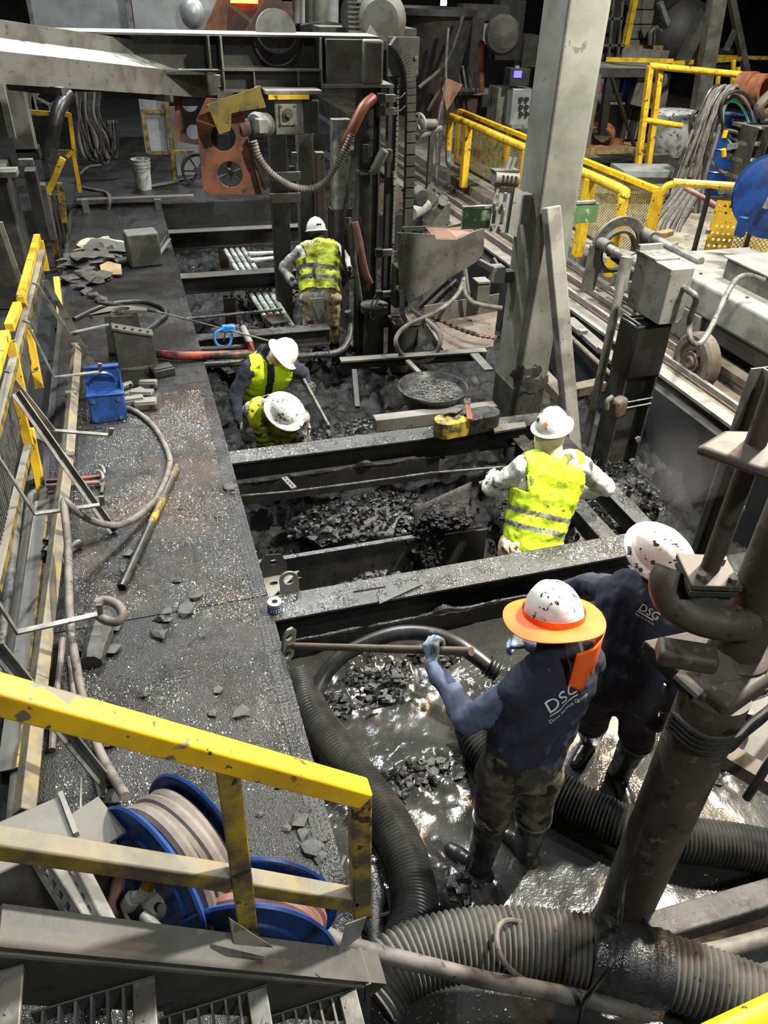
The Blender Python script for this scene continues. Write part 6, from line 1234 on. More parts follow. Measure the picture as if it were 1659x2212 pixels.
def paint(me, prims, mats, hem=None):
    for m_ in mats: me.materials.append(M[m_])
    co = np.empty(len(me.vertices)*3); me.vertices.foreach_get('co', co); co = co.reshape(-1, 3)
    lv = [list(f.vertices) for f in me.polygons]; C = np.array([co[v].mean(0) for v in lv])
    best = np.full(len(C), 1e9); idx = np.zeros(len(C), int)
    for p, q, r0, r1, mi in prims:
        d, t_ = segdist(C, p, q); s = d-(r0+(r1-r0)*t_); k = s < best; best[k] = s[k]; idx[k] = mi
    if hem is not None:
        p0, p1, hs = hem; p0, p1 = np.array(p0), np.array(p1); ax = p1-p0; s = ((C-p0) @ ax)/(ax @ ax); idx[(idx == 1) & (s < hs+.03*np.sin(C[:, 0]*40))] = 2
    me.polygons.foreach_set('material_index', idx.astype(np.int32)); me.polygons.foreach_set('use_smooth', [True]*len(me.polygons))
def wrinkle(me, amp, fr, skip=None, seed=0):
    me.update(); N = [v.normal.copy() for v in me.vertices]; off = Vector((seed, seed*.7, 0))
    for v, n in zip(me.vertices, N):
        if skip and skip(v.co): continue
        c = v.co*fr+off; v.co += n*(amp*(noise.noise(c)*1.2+.7*abs(noise.noise(c*2.3))-.2))
def link(me, name, parent):
    o = bpy.data.objects.new(name, me); COL.objects.link(o); o.parent = parent
    o0 = ORG[parent.name]; me.transform(Matrix.Translation(-o0)); me.update(); ORG[o.name] = o0; return o
def basis(up, fw):
    up = Vector(up).normalized(); fw = Vector(fw); fw = (fw-up*fw.dot(up)).normalized(); return fw, up.cross(fw).normalized(), up   # forward, left, up
def helmet(parent, c, up, fw, mat, brim=.034, peak=.03, a=.128, b=.108, h=.135, name='hard_hat'):
    f, l, u = basis(up, fw); n, m = 40, 12; mb = MB(); rows = []
    prof = [(math.cos(t_), math.sin(t_)) for t_ in [math.pi/2*(1-k/m) for k in range(m+1)]]
    for k, (cr, sr) in enumerate(prof):
        ring = []
        for j in range(n):
            th = 2*math.pi*j/n; x, y = math.cos(th), math.sin(th); rid = 0
            lat = abs(y*b*cr)
            if k < m-2: rid = .006*math.exp(-(lat/.012)**2)+.004*math.exp(-((lat-.05)/.008)**2)
            ring.append(Vector(c)+f*(x*a*cr)+l*(y*b*cr)+u*(h*sr+rid*sr))
        rows.append(ring)
    for e, dz in ((.45, -.004), (1.0, -.010)):
        rows.append([Vector(c)+f*(math.cos(2*math.pi*j/n)*(a+(brim+peak*max(0, math.cos(2*math.pi*j/n))**3)*e))+l*(math.sin(2*math.pi*j/n)*(b+brim*e))+u*dz for j in range(n)])
    for r in rows[1:]: mb.v += r
    top = len(mb.v); mb.v.append(rows[0][0])
    for j in range(n): mb.f.append((top, j, (j+1) % n))
    for i in range(len(rows)-2):
        for j in range(n): mb.f.append((i*n+j, (i+1)*n+j, (i+1)*n+(j+1) % n, i*n+(j+1) % n))
    o = mb.build(name, mat, parent, sharp=50); s = o.modifiers.new('thick', 'SOLIDIFY'); s.thickness = .005; s.offset = -1; return o
def hand(parent, W, d, n, curl, left, mat, scale=1.0, name='glove', grip_len=1.0):
    """palm, four unequal bent fingers, thumb from the side of the palm; d along the hand, n out of the palm"""
    d = Vector(d).normalized(); n = Vector(n); n = (n-d*n.dot(d)).normalized(); s = d.cross(n)*(1 if left else -1); W = Vector(W); P = []; k = scale
    for i, o_ in enumerate((-.030, -.010, .010, .030)):
        P.append((W, W+(d*.088+s*o_)*k, .019*k, .0165*k, 0))
    P.append((W-d*.05*k, W+d*.02*k, .030*k, .028*k, 0))
    for i, (o_, L) in enumerate(((-.031, .060), (-.0105, .078), (.0105, .084), (.031, .074))):
        p = W+(d*.088+s*o_)*k; ang = 0
        for seg, fr in enumerate((.46, .32, .26)):
            ang += curl[seg]+.04*i; q = p+(d*math.cos(ang)+n*math.sin(ang))*(L*fr*k*1.15); P.append((p, q, .0115*k, .0105*k, 0)); p = q
    b = W+(d*.018+s*.030+n*.008)*k; m_ = b+(d*.028+s*.026+n*.022)*k; e = m_+(d*.030+s*(.004 if curl[0] > .7 else .016)+n*.020)*k
    P += [(b, m_, .016*k, .0135*k, 0), (m_, e, .0125*k, .011*k, 0)]
    me = union(P, .0052, 3, name); paint(me, P, [mat]); return link(me, name, parent)
def boot(parent, kn, an, toe, mat='boot', top=.42):
    kn, an, toe = Vector(kn), Vector(an), Vector(toe); toe = Vector((toe.x, toe.y, 0)).normalized(); t0 = an.lerp(kn, top*2)
    P = [(t0, an, .082, .062, 0), (an, an+Vector((0, 0, -.05)), .052, .05, 0), (an+Vector((0, 0, -.05))-toe*.04, an+Vector((0, 0, -.052))+toe*.13, .048, .042, 0), (an+Vector((0, 0, -.058))+toe*.13, an+Vector((0, 0, -.062))+toe*.18, .044, .036, 0)]
    me = union(P, .010, 3, 'boot'); paint(me, P, [mat]); wrinkle(me, .004, 16); o = link(me, 'boot', parent)
    ax = (t0-an).normalized(); mb = MB(); mb.lathe([(.080, 0), (.088, .0), (.089, .016), (.082, .018)], t0+ax*.055, ax, 24, closed=True); mb.build('boot_rim', 'rubber_rib', o); return o
def person(label, J, mats, look, pants_r=.088, sleeve=.058, chest=.125, waist=.118, toes=((0, 1), (0, 1)), hem=None, seed=1, hood=False, wr=.007, boots=True, neckr=.058, bare=None):
    """J: joint -> point. mats: skin, top, trousers, scarf. Body is one continuous surface"""
    for k in J: J[k] = Vector(J[k])
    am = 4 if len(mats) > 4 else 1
    base = Vector(((J['anL'].x+J['anR'].x)/2, (J['anL'].y+J['anR'].y)/2, min(J['anL'].z, J['anR'].z)-.1))
    t = thing('person', label, 'person', base); P = []; pel, neck, head = J['pel'], J['neck'], J['head']; mid = pel.lerp(neck, .5)
    up, fw = Vector(look[0]).normalized(), Vector(look[1]); f, l, u = basis(up, fw)
    for S, H in (('shL', 'hiL'), ('shR', 'hiR')):
        a = J[S].lerp(neck, .38); b = pel.lerp(J[H], .55)
        a2 = a+(pel-neck).normalized()*.09; P += [(a2, a2.lerp(b, .55), chest*.98, waist, 1), (a2.lerp(b, .55), b, waist, waist*1.02, 1), (J[S], a, sleeve*1.32, sleeve*1.45, 1)]
    P += [(neck+(pel-neck)*.16, pel+(neck-pel)*.1, chest*.95, waist*1.05, 1)]
    P += [(neck-(neck-pel).normalized()*.04, neck.lerp(head, .5), neckr*1.2, neckr, 3)]
    for s in 'LR':
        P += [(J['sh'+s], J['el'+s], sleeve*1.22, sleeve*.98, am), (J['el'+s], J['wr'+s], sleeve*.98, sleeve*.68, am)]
        P += [(J['wr'+s], J['wr'+s]+(J['wr'+s]-J['el'+s]).normalized()*.03, .034, .03, 0)]
        if bare and s in bare: P += [(J['wr'+s].lerp(J['el'+s], .30), J['wr'+s], .041, .035, 0)]
        P += [(J['hi'+s], J['kn'+s], pants_r*1.12, pants_r*.86, 2), (J['kn'+s], J['an'+s], pants_r*.82, pants_r*.45, 2), (pel.lerp(J['hi'+s], .6), J['hi'+s], waist*1.0, pants_r*1.2, 2)]
        P += [(J['an'+s], J['an'+s]+Vector((0, 0, -.05)), .045, .045, 2)]
    # head: skull, jaw, nose, ears, brow
    P += [(head+u*.03-f*.015, head+u*.03+f*.02, .088, .084, 0), (head-u*.03+f*.02, head-u*.075+f*.045, .062, .042, 0), (head+f*.085+u*.012, head+f*.108-u*.022, .010, .014, 0), (head+l*.082-u*.005, head+l*.09+u*.02, .012, .014, 0), (head-l*.082-u*.005, head-l*.09+u*.02, .012, .014, 0), (head+f*.075+l*.03+u*.03, head+f*.075-l*.03+u*.03, .016, .016, 0), (head+f*.078+l*.018-u*.05, head+f*.078-l*.018-u*.05, .010, .010, 0)]
    if hood: P += [(neck+l*.06-f*.03+u*.02, neck-l*.06-f*.03+u*.02, .075, .075, 1), (neck-f*.06+u*.0, head-f*.07-u*.03, .07, .06, 1)]
    me = union(P, .0125, 3, 'body'); paint(me, P, mats, (pel, neck, hem) if hem is not None else None); hc = Vector(head)
    wrinkle(me, wr, 13, lambda c: (c-hc).length < .135, seed)
    link(me, 'body', t)
    for s in (1, -1):
        e = head+f*.088+l*(s*.032)+u*.012; ey = MB().ball(e, .011, 1, 0, 2).build('eye', 'helmet', t); MB().ball(e+f*.008, .005, 1, 0, 1).build('pupil', 'steel_black', ey)
    if boots:
        boot(t, J['knL'], J['anL'], (*toes[0], 0)); boot(t, J['knR'], J['anR'], (*toes[1], 0))
    return t, P, (f, l, u)
def vest(t, J, mats, chest, waist, hem=-.12, bands=((.16, .24), (.36, .44)), inf=.024, seed=0, neck_r=.10, open_front=None, wr=.008):
    neck, pel = J['neck'], J['pel']; P = []
    for S, H in (('shL', 'hiL'), ('shR', 'hiR')):
        a = J[S].lerp(neck, .38); b = pel.lerp(J[H], .55); a2 = a+(pel-neck).normalized()*.09; b2 = b+(pel-neck).normalized()*.12
        P += [(a2, a2.lerp(b, .55), chest*.98+inf, waist+inf, 0), (a2.lerp(b, .55), b2, waist+inf, waist*1.08+inf, 0), (J[S].lerp(neck, .12), a, .084+inf, .086+inf, 0)]
    P += [(neck+(pel-neck)*.16, pel+(neck-pel)*.1, chest*.95+inf, waist*1.05+inf, 0)]
    me = union(P, .014, 4, 'vest'); wrinkle(me, wr, 11, None, seed+5)
    ax = (neck-pel); L = ax.length; ax = ax/L; sx = (J['shR']-J['shL']).normalized(); hw = (J['shR']-J['shL']).length/2; sm = (J['shL']+J['shR'])/2
    bm = bmesh.new(); bm.from_mesh(me); kill = []
    for f in bm.faces:
        c = f.calc_center_median(); s = (c-pel).dot(ax)/L
        jag = .02*noise.noise(c*14)
        if s < hem+jag or (c-(neck+ax*.05)).length < neck_r or (abs((c-sm).dot(sx)) > hw*1.02 and s > .55): kill.append(f)
        elif open_front is not None and (c-pel).dot(open_front) > .02 and abs((c-sm).dot(sx)) < .035: kill.append(f)
        else:
            f.material_index = 1 if any(a <= s < b for a, b in bands) else 0
    bmesh.ops.delete(bm, geom=kill, context='FACES'); bm.to_mesh(me); bm.free()
    for m_ in mats: me.materials.append(M[m_])
    me.polygons.foreach_set('use_smooth', [True]*len(me.polygons))
    o = link(me, 'safety_vest', t); sd = o.modifiers.new('thick', 'SOLIDIFY'); sd.thickness = .004; sd.offset = 1; return o
def body_of(t): return [c for c in t.children if c.name.startswith('body')][0]
def lettering(t, target, px, py, bdir, lines, mat, name='lettering'):
    """printed words laid on the cloth around the point of the garment seen at (px, py)"""
    me = target.data; o0 = ORG[t.name]; bv = BVHTree.FromPolygons([v.co+o0 for v in me.vertices], [tuple(p.vertices) for p in me.polygons])
    r = ray(px, py).normalized(); hit, nrm, _, _ = bv.ray_cast(CAM, r)
    if hit is None: return
    if nrm.dot(r) > 0: nrm = -nrm
    nrm = (nrm*.5-r*.5).normalized(); u = XR*bdir[0]+YD*bdir[1]; u = (u-nrm*u.dot(nrm)).normalized(); v = nrm.cross(u)
    for txt, size, dx, dy in lines:
        if txt == '_':
            mb = MB(); n = 14
            for k in range(n): mb.v += [hit+u*(dx+size*k/(n-1))+v*dy+nrm*.1, hit+u*(dx+size*k/(n-1))+v*(dy+.005)+nrm*.1]
            mb.f = [(2*k, 2*k+2, 2*k+3, 2*k+1) for k in range(n-1)]
            for q in mb.v:
                h2 = bv.ray_cast(q, -nrm, .3)[0]
                if h2: q.xyz = h2+nrm*.004
            mb.build('underline', mat, t); continue
        cu = bpy.data.curves.new('txt', 'FONT'); cu.body = txt; cu.size = size; cu.resolution_u = 3; ob = bpy.data.objects.new('txt', cu); COL.objects.link(ob)
        dg = bpy.context.evaluated_depsgraph_get(); tm = bpy.data.meshes.new_from_object(ob.evaluated_get(dg)); bpy.data.objects.remove(ob)
        bm = bmesh.new(); bm.from_mesh(tm); bmesh.ops.triangulate(bm, faces=bm.faces); bmesh.ops.subdivide_edges(bm, edges=[e for e in bm.edges if e.calc_length() > size*.25], cuts=2)
        for q in bm.verts:
            w = hit+u*(q.co.x+dx)+v*(q.co.y+dy); h2 = bv.ray_cast(w+nrm*.1, -nrm, .3)[0]; q.co = (h2 if h2 else w)+nrm*.004
        bm.to_mesh(tm); bm.free(); tm.materials.clear(); tm.materials.append(M[mat]); link(tm, name, t)
def J_(px, py, z): return at(px, py, z)

# ---- worker with the orange brim, seen from behind, holding the rake
HPt = Vector((1.05, 2.28, .75))
dP = (HPt-RH).normalized(); dH = -YD+XR*-.15; dH = (dH-dP*dH.dot(dP)).normalized(); nH = dH.cross(dP); nH = nH if nH.dot(FWD) > 0 else -nH
wrE = HPt-dH*.070-nH*.036
J = dict(pel=J_(1124, 1640, .52), neck=J_(1188, 1430, 1.0), head=J_(1193, 1342, 1.15), shL=J_(1116, 1500, .90), shR=(1.58, 1.90, .93), elL=J_(1012, 1556, .68), wrL=wrE, elR=(1.68, 2.08, .72), wrR=(1.53, 2.24, .70),
         hiL=J_(1082, 1668, .46), hiR=J_(1162, 1662, .46), knL=J_(1060, 1768, .08), knR=J_(1152, 1762, .08), anL=J_(1036, 1868, -.29), anR=J_(1138, 1832, -.29))
lk = ((-.02, .27, .96), (-.35, .93, -.3))
tE, PE, fE = person('worker in navy sweatshirt and camouflage trousers with a wide orange hat brim', J, ['skin', 'navy', 'camo', 'navy', 'navy_lit'], lk, pants_r=.098, sleeve=.064, chest=.13, waist=.125, toes=((-.5, .8), (-.3, .9)), seed=2, wr=.010, bare='L', hem=.10)  # one sweatshirt: brim shade in the torso colour, direct light in the sleeves
hand(tE, J['wrL'], dH, nH, (.75, 1.25, 1.05), True, 'glove_blue', 1.12); hand(tE, J['wrR'], (-.75, .5, -.1), (-.3, .3, -1), (.7, .8, .6), False, 'glove_blue')
hcE = J['head']+Vector((0, .0, .035)); hh = helmet(tE, hcE, lk[0], lk[1], 'helmet_spat', brim=.012, peak=.01, a=.13, b=.112, h=.15)
f, l, u = fE; mb = MB(); n = 56; rows = []
for k, (e, dz) in enumerate(((0, .03), (0.0, .004), (.03, .0), (.070, -.010), (.080, -.014), (.080, -.018), (.0, -.002))):
    rows.append([hcE+f*(math.cos(2*math.pi*j/n)*(.134+e))+l*(math.sin(2*math.pi*j/n)*(.118+e))+u*(dz+.010*math.sin(6*math.pi*j/n)*(e/.1)) for j in range(n)])
for r in rows: mb.v += r
for i in range(len(rows)-1):
    for j in range(n): mb.f.append((i*n+j, i*n+(j+1) % n, (i+1)*n+(j+1) % n, (i+1)*n+j))
sb = mb.build('sun_brim', 'orange', hh, sharp=50)
mb = MB(); cz = hcE; a0 = math.atan2(XR.y, XR.x); ns, nr = 14, 10
for i in range(nr+1):
    for j in range(ns+1):
        a = a0-1.30+1.5*j/ns; drop = .27*i/nr*(1-.25*abs(j/ns-.5)**2*4*(i/nr)); rr = .212-.010*(i/nr)+.010*math.sin(j*1.4+i*.3)*(i/nr)
        mb.v.append(cz+Vector((math.cos(a)*rr, math.sin(a)*rr, -.012-drop)))
mb.f = [(i*(ns+1)+j, i*(ns+1)+j+1, (i+1)*(ns+1)+j+1, (i+1)*(ns+1)+j) for i in range(nr) for j in range(ns)]
o = mb.build('neck_shade', 'orange', hh, sharp=60); sd = o.modifiers.new('thick', 'SOLIDIFY'); sd.thickness = .004
lettering(tE, body_of(tE), 1205, 1530, (.84, -.54), (('DSG', .088, -.045, .0), ('_', .15, -.045, -.014), ('Dunn Service Group', .024, -.06, -.042)), 'print_white')

# ---- worker leaning behind the rusty post
J = dict(pel=J_(1338, 1470, .5), neck=J_(1402, 1256, .98), head=J_(1418, 1198, 1.10), shL=J_(1490, 1306, .92), shR=J_(1330, 1276, .90), elR=(1.97, 2.50, .76), wrR=(1.90, 2.64, .62), elL=J_(1488, 1440, .66), wrL=J_(1448, 1528, .42),
         hiL=J_(1376, 1490, .46), hiR=J_(1300, 1480, .46), knL=J_(1375, 1600, .08), knR=J_(1278, 1560, .06), anL=J_(1340, 1665, -.28), anR=J_(1276, 1590, -.28))
lk = ((-.12, -.38, .9), (.35, -.85, -.35))
tF, PF, fF = person('worker in dark hoodie and black trousers behind the rusty post', J, ['skin', 'navy', 'black_cloth', 'buff'], lk, pants_r=.10, sleeve=.064, chest=.135, waist=.13, toes=((-.2, -.9), (-.7, -.5)), seed=5, wr=.010, hood=False, hem=.06)
hand(tF, J['wrR'], (-.6, .55, -.35), (.1, .2, -1), (.3, .4, .3), False, 'steel_pale'); hand(tF, J['wrL'], (-.35, -.2, -.9), (-.8, .3, 0), (.4, .5, .4), True, 'glove')
helmet(tF, J['head']+Vector((0, -.02, .03)), lk[0], lk[1], 'helmet_old', brim=.042, peak=.02, a=.138, b=.116, h=.135)
lettering(tF, body_of(tF), 1398, 1328, (.86, .5), (('DSG', .052, -.05, .0), ('_', .085, -.05, -.010), ('Dunn Service Group', .0115, -.05, -.026)), 'print_cream')
for k in range(3):
    P = []
    for s in range(9):
        q = J['hiL'].lerp(J['knL'], .35+s*.1) if s < 7 else J['knL'].lerp(J['anL'], (s-6)*.15); out = (XR*.75-FWD*.55+YD*.0).normalized()
        P.append(q+out*(.104-.002*s)+XR*(.012*(k-1))-FWD*.004)
    MB().tube(P, .0035, 6).build('trouser_stripe', 'print_cream', tF)

# ---- vest worker on the right with the shovel
J = dict(pel=J_(1148, 1160, -.08), neck=J_(1192, 990, .44), head=J_(1190, 930, .62), shL=J_(1132, 1012, .39), shR=J_(1254, 1010, .39), elL=J_(1060, 1056, .17), wrL=(2.40, 4.50, .12), elR=J_(1308, 1052, .19), wrR=(2.90, 4.20, .04),
         hiL=J_(1114, 1188, -.14), hiR=J_(1182, 1184, -.14), knL=(2.45, 4.1, -.48), knR=(2.68, 4.05, -.48), anL=(2.46, 4.05, -.82), anR=(2.72, 4.05, -.82))
lk = ((-.10, .02, 1), (.88, .42, -.12))
tD, PD, fD = person('worker in bright clean yellow vest and white coverall raising a muddy shovel', J, ['skin_dark', 'tyvek', 'tyvek_tan', 'buff'], lk, pants_r=.115, sleeve=.074, chest=.122, waist=.122, toes=((-.2, .9), (.2, .9)), seed=9, wr=.014, neckr=.075)
vest(tD, J, ['vest', 'reflect_band'], .122, .122, hem=-.16, bands=((.10, .16), (.28, .34)), seed=3, wr=.016)
hand(tD, J['wrL'], (.2, .9, -.2), (.6, .2, -.8), (.9, 1.1, .8), True, 'glove'); hand(tD, J['wrR'], (-.6, .7, -.3), (-.5, 0, -.8), (.8, 1.0, .8), False, 'glove')
hcD = J['head']+Vector((0, 0, .035)); hD = helmet(tD, hcD, lk[0], lk[1], 'helmet', brim=.03, peak=.05, a=.135, b=.115, h=.15)
f, l, u = fD
mb = MB(); n = 20; rows = [(.100, .0), (.112, -.06), (.108, -.12), (.085, -.19), (.05, -.23)]
for k, (r, dz) in enumerate(rows): mb.v += [hcD+f*(math.cos(2*math.pi*j/n)*r*1.05)+l*(math.sin(2*math.pi*j/n)*r)+u*(dz+.02*math.sin(3*math.pi*j/n)*k/4)-f*.01*k for j in range(n)]
mb.f = [(i*n+j, i*n+(j+1) % n, (i+1)*n+(j+1) % n, (i+1)*n+j) for i in range(len(rows)-1) for j in range(n)]
o = mb.build('neck_cloth', 'buff', tD, sharp=60); sd = o.modifiers.new('thick', 'SOLIDIFY'); sd.thickness = .005
for k, (a, e, m_) in enumerate(((2.6, .55, 'steel_black'), (2.2, .95, 'steel_black'), (3.4, .5, 'orange'))):
    p = hcD+f*(math.cos(a)*.135*math.cos(e))+l*(math.sin(a)*.115*math.cos(e))+u*(.15*math.sin(e)); nn = (p-hcD).normalized(); MB().cyl(p-nn*.004, p+nn*.003, .017, n=14).build('sticker', m_, hD)

# ---- far worker at the mast
J = dict(pel=J_(692, 628, .18), neck=J_(690, 528, .60), head=J_(683, 503, .70), shL=J_(652, 548, .54), shR=J_(722, 540, .54), elL=J_(614, 578, .34), wrL=J_(632, 610, .22), elR=J_(744, 560, .36), wrR=J_(752, 585, .3),
         hiL=J_(674, 640, .12), hiR=J_(712, 640, .12), knL=J_(674, 700, -.24), knR=J_(716, 700, -.24), anL=J_(684, 756, -.62), anR=J_(724, 760, -.62))
lk = ((.0, .30, .95), (-.1, 1, -.3))
tA, PA, fA = person('far worker in dirty yellow vest and stained white coverall facing the mast', J, ['skin_dark', 'tyvek', 'tyvek_tan', 'navy'], lk, pants_r=.125, sleeve=.078, chest=.15, waist=.15, toes=((0, 1), (.2, 1)), seed=12, wr=.012, hood=False, neckr=.08)
vest(tA, J, ['vest_dirty', 'reflect_band_dirty'], .15, .15, hem=-.08, bands=((.12, .20), (.34, .42)), seed=8, wr=.012)
hand(tA, J['wrL'], (.2, .3, -.9), (.6, .5, 0), (.8, .9, .7), True, 'glove'); hand(tA, J['wrR'], (-.2, .5, -.8), (-.6, .5, 0), (.8, .9, .7), False, 'glove')
helmet(tA, J['head']+Vector((0, 0, .035)), lk[0], lk[1], 'helmet', brim=.02, peak=.04, a=.135, b=.118, h=.15)
f, l, u = fA; q = J['head']+Vector((0, 0, .035))-f*.125+u*.055; MB().box(q, (.06, .006, .022), 0, Matrix((l, f, u)).transposed()).build('printed_mark', 'steel_black', tA)
MB().tube(spline([J['neck']+Vector((-.05, -.16, .05)), J['neck']+Vector((-.08, -.2, -.08)), J['pel']+Vector((-.15, -.17, .22))], 6), .012, 6).build('harness_strap', 'black_cloth', tA)
MB().plate([(-.12, .0), (.04, .0), (.06, -.16), (-.02, -.27), (-.10, -.05)], [], J['pel']+Vector((-.05, -.185, -.02)), (1, .05, 0), (0, -.05, 1), .006).build('torn_flap', 'tyvek', tA)

# ---- stooping worker in navy hoodie
J = dict(pel=(.98, 7.22, -.30), neck=J_(580, 772, .20), head=J_(608, 768, .25), shL=J_(628, 795, .12), shR=J_(540, 796, .15), elR=J_(508, 850, -.10), wrR=J_(516, 905, -.30), elL=J_(655, 805, -.06), wrL=J_(662, 824, -.12),
         hiL=(1.08, 7.22, -.34), hiR=(.88, 7.22, -.34), knL=(1.14, 6.92, -.40), knR=(.86, 6.9, -.42), anL=(1.10, 7.2, -.68), anR=(.86, 7.2, -.68))
lk = ((.62, -.20, .72), (-.30, -.72, -.55))
tB, PB, fB = person('stooping worker in navy hoodie and yellow vest gripping a rod in the pit', J, ['skin', 'navy', 'black_cloth', 'buff'], lk, pants_r=.10, sleeve=.072, chest=.14, waist=.135, toes=((.2, -.9), (-.1, -.9)), seed=15, wr=.010, hood=True, neckr=.07)
vest(tB, J, ['vest', 'reflect_band'], .14, .135, hem=-.1, bands=((.30, .36),), seed=11, neck_r=.12, open_front=Vector((.3, -.8, .1)), wr=.010)
hand(tB, J['wrL'], (.25, -.75, -.5), (.3, .0, -.8), (.8, 1.0, .7), True, 'glove'); hand(tB, J['wrR'], (.0, -.3, -.9), (.7, .2, 0), (.5, .6, .5), False, 'navy')
helmet(tB, J['head']+Vector(lk[0]).normalized()*.035, lk[0], lk[1], 'helmet', brim=.045, peak=.02, a=.150, b=.130, h=.155)
a, b = at(655, 818, -.08), at(733, 962, -.62); t = thing('pry_rod', 'grey steel rod slanting from the stooping worker glove into the mud', 'rod', b); MB().cyl(a, b, .020, n=10).build('rod', 'galv_dark', t); MB().cyl(a-(b-a).normalized()*.06, a, .023, n=10).build('end_sleeve', 'steel_dark', t)

# ---- stooping worker with spattered helmet, nearest the second beam
J = dict(pel=(.95, 6.34, -.34), neck=J_(590, 876, .12), head=J_(614, 890, .15), shL=J_(648, 905, .06), shR=J_(545, 888, .08), elR=J_(536, 940, -.18), wrR=J_(546, 975, -.42), elL=J_(655, 945, -.14), wrL=J_(640, 968, -.40),
         hiL=(1.06, 6.34, -.38), hiR=(.84, 6.34, -.38), knL=(1.10, 6.06, -.42), knR=(.82, 6.06, -.44), anL=(1.08, 6.34, -.70), anR=(.84, 6.34, -.70))
lk = ((.12, -.52, .84), (.25, -.72, -.62))
tC, PC, fC = person('stooping worker in smeared white sleeves with black spattered helmet', J, ['skin_dark', 'tyvek_smear', 'black_cloth', 'black_cloth'], lk, pants_r=.10, sleeve=.072, chest=.14, waist=.135, toes=((.1, -.9), (-.1, -.9)), seed=21, wr=.013, neckr=.065)
vest(tC, J, ['vest_dirty', 'reflect_band_dirty'], .14, .135, hem=-.08, bands=((.3, .36),), seed=14, neck_r=.115, wr=.012)
hand(tC, J['wrL'], (-.1, -.2, -.95), (-.6, .4, 0), (.6, .7, .6), True, 'glove'); hand(tC, J['wrR'], (.1, -.2, -.95), (.6, .4, 0), (.6, .7, .6), False, 'glove')
hcC = J['head']+Vector(lk[0]).normalized()*.035; hC = helmet(tC, hcC, lk[0], lk[1], 'helmet_spat', brim=.048, peak=.015, a=.150, b=.132, h=.155)
f, l, u = fC
for k, (a, e, m_, w_) in enumerate(((-.55, .38, 'blue_dusty', .05), (-.95, .50, 'galv_dark', .06))):
    p = hcC+f*(math.cos(a)*.142*math.cos(e))+l*(math.sin(a)*.122*math.cos(e))+u*(.15*math.sin(e)); nn = (p-hcC).normalized(); tt = u.cross(nn).normalized(); MB().box(p+nn*.006, (w_, .024, .004), 0, Matrix((tt, nn.cross(tt), nn)).transposed()).build('sticker', m_, hC)

# ---- shovel full of mud
t = thing('mud_shovel', 'black shovel heaped with dripping wet mud in front of the vest worker', 'shovel', at(960, 1150, -.1))
gp = Vector((2.42, 4.60, .12)); bc = at(945, 1085, .02)
MB().cyl(gp+Vector((.35, -.2, .08)), at(1035, 1045, .10), .018, n=12).build('shaft', 'steel_brown', t)
mb = MB(); nu, nv = 10, 8; A0, A1, A2, A3 = at(890, 1098, .04), at(1018, 1040, .10), at(1020, 1120, -.04), at(905, 1150, -.08)
for i in range(nv+1):
    for j in range(nu+1):
        q = A0.lerp(A1, j/nu).lerp(A3.lerp(A2, j/nu), i/nv); dish = .05*(1-(2*i/nv-1)**2)
        mb.v.append(q+Vector((0, 0, -dish)))
mb.f = [(i*(nu+1)+j, i*(nu+1)+j+1, (i+1)*(nu+1)+j+1, (i+1)*(nu+1)+j) for i in range(nv) for j in range(nu)]
o = mb.build('blade', 'mud_dark', t, sharp=60); sd = o.modifiers.new('thick', 'SOLIDIFY'); sd.thickness = .006
mb = MB(); random.seed(77); cs = at(975, 1118, .0)
mb.ball(cs, .16, 7, .5, 3, (1.1, .75, .5), 2.0)
for k in range(260):
    a, r = random.uniform(0, 6.283), math.sqrt(random.random()); q = cs+Vector((.2*r*math.cos(a)-.02, .14*r*math.sin(a), .07*(1-r*r)+random.uniform(-.01, .02))); mb.ball(q, random.uniform(.012, .03), k, .6, 1, (1, 1, .8), 2)
for k in range(120):
    px_, py_ = random.gauss(925, 20), random.uniform(1125, 1225); mb.ball(at(px_, py_, -.05-.002*(py_-1125)), random.uniform(.008, .026), k+400, .6, 1, (.9, .9, 1.5), 2)
mb.build('mud_load', 'mud_dark', t, sharp=60)['kind'] = 'stuff'

# ================================================================ RIGHT BACKGROUND
YW = 15.8
t = thing('work_bench', 'steel work bench with dusty white top behind the column', 'bench', aty(1330, 330, YW))
mb = MB(); A = [aty(x, y, YY) for x, y, YY in ((1285, 148, YW-.2), (1408, 147, YW-.2), (1400, 136, YW+.8), (1295, 132, YW+.8))]
mb._add(A+[k-Vector((0, 0, .05)) for k in A], [(0, 1, 2, 3), (7, 6, 5, 4), (0, 4, 5, 1), (1, 5, 6, 2), (2, 6, 7, 3), (3, 7, 4, 0)]); mb.build('top', 'panel_grey', t, bev=.01)
MB().bar(aty(1285, 157, YW-.2), aty(1425, 157, YW-.2), .08, .16).build('apron', 'steel_dark', t)
for a, b in (((1290, 160), (1262, 330)), ((1316, 165), (1300, 290)), ((1440, 160), (1410, 335))): MB().bar(aty(*a, YW-.2), aty(*b, YW-.2), .16, .1).build('leg', 'steel_mid' if a[0] != 1316 else 'steel_black', t)
MB().bar(aty(1320, 165, YW-.25), aty(1372, 322, YW-.25), .09, .05).build('brace', 'steel_black', t)
mb = MB(); pbox(mb, 1262, 318, 1415, 332, YW-.3, .9); mb.build('lower_shelf', 'wood', t)
mb = MB(); pbox(mb, 1305, 222, 1350, 226, YW+.2, .5); mb.build('mid_shelf', 'galv', t)
def ringpipe(label, c, ax, r, ri, L, tilt=None): return one('clay_ring', label, 'clay pipe', MB().pipe(c, c+Vector(ax).normalized()*L, r, ri, 28), 'terracotta', 'orange clay rings')
ringpipe('tilted orange clay ring on the bench lower shelf', aty(1297, 300, YW-.1), (.55, .6, .45), .27, .22, .2)
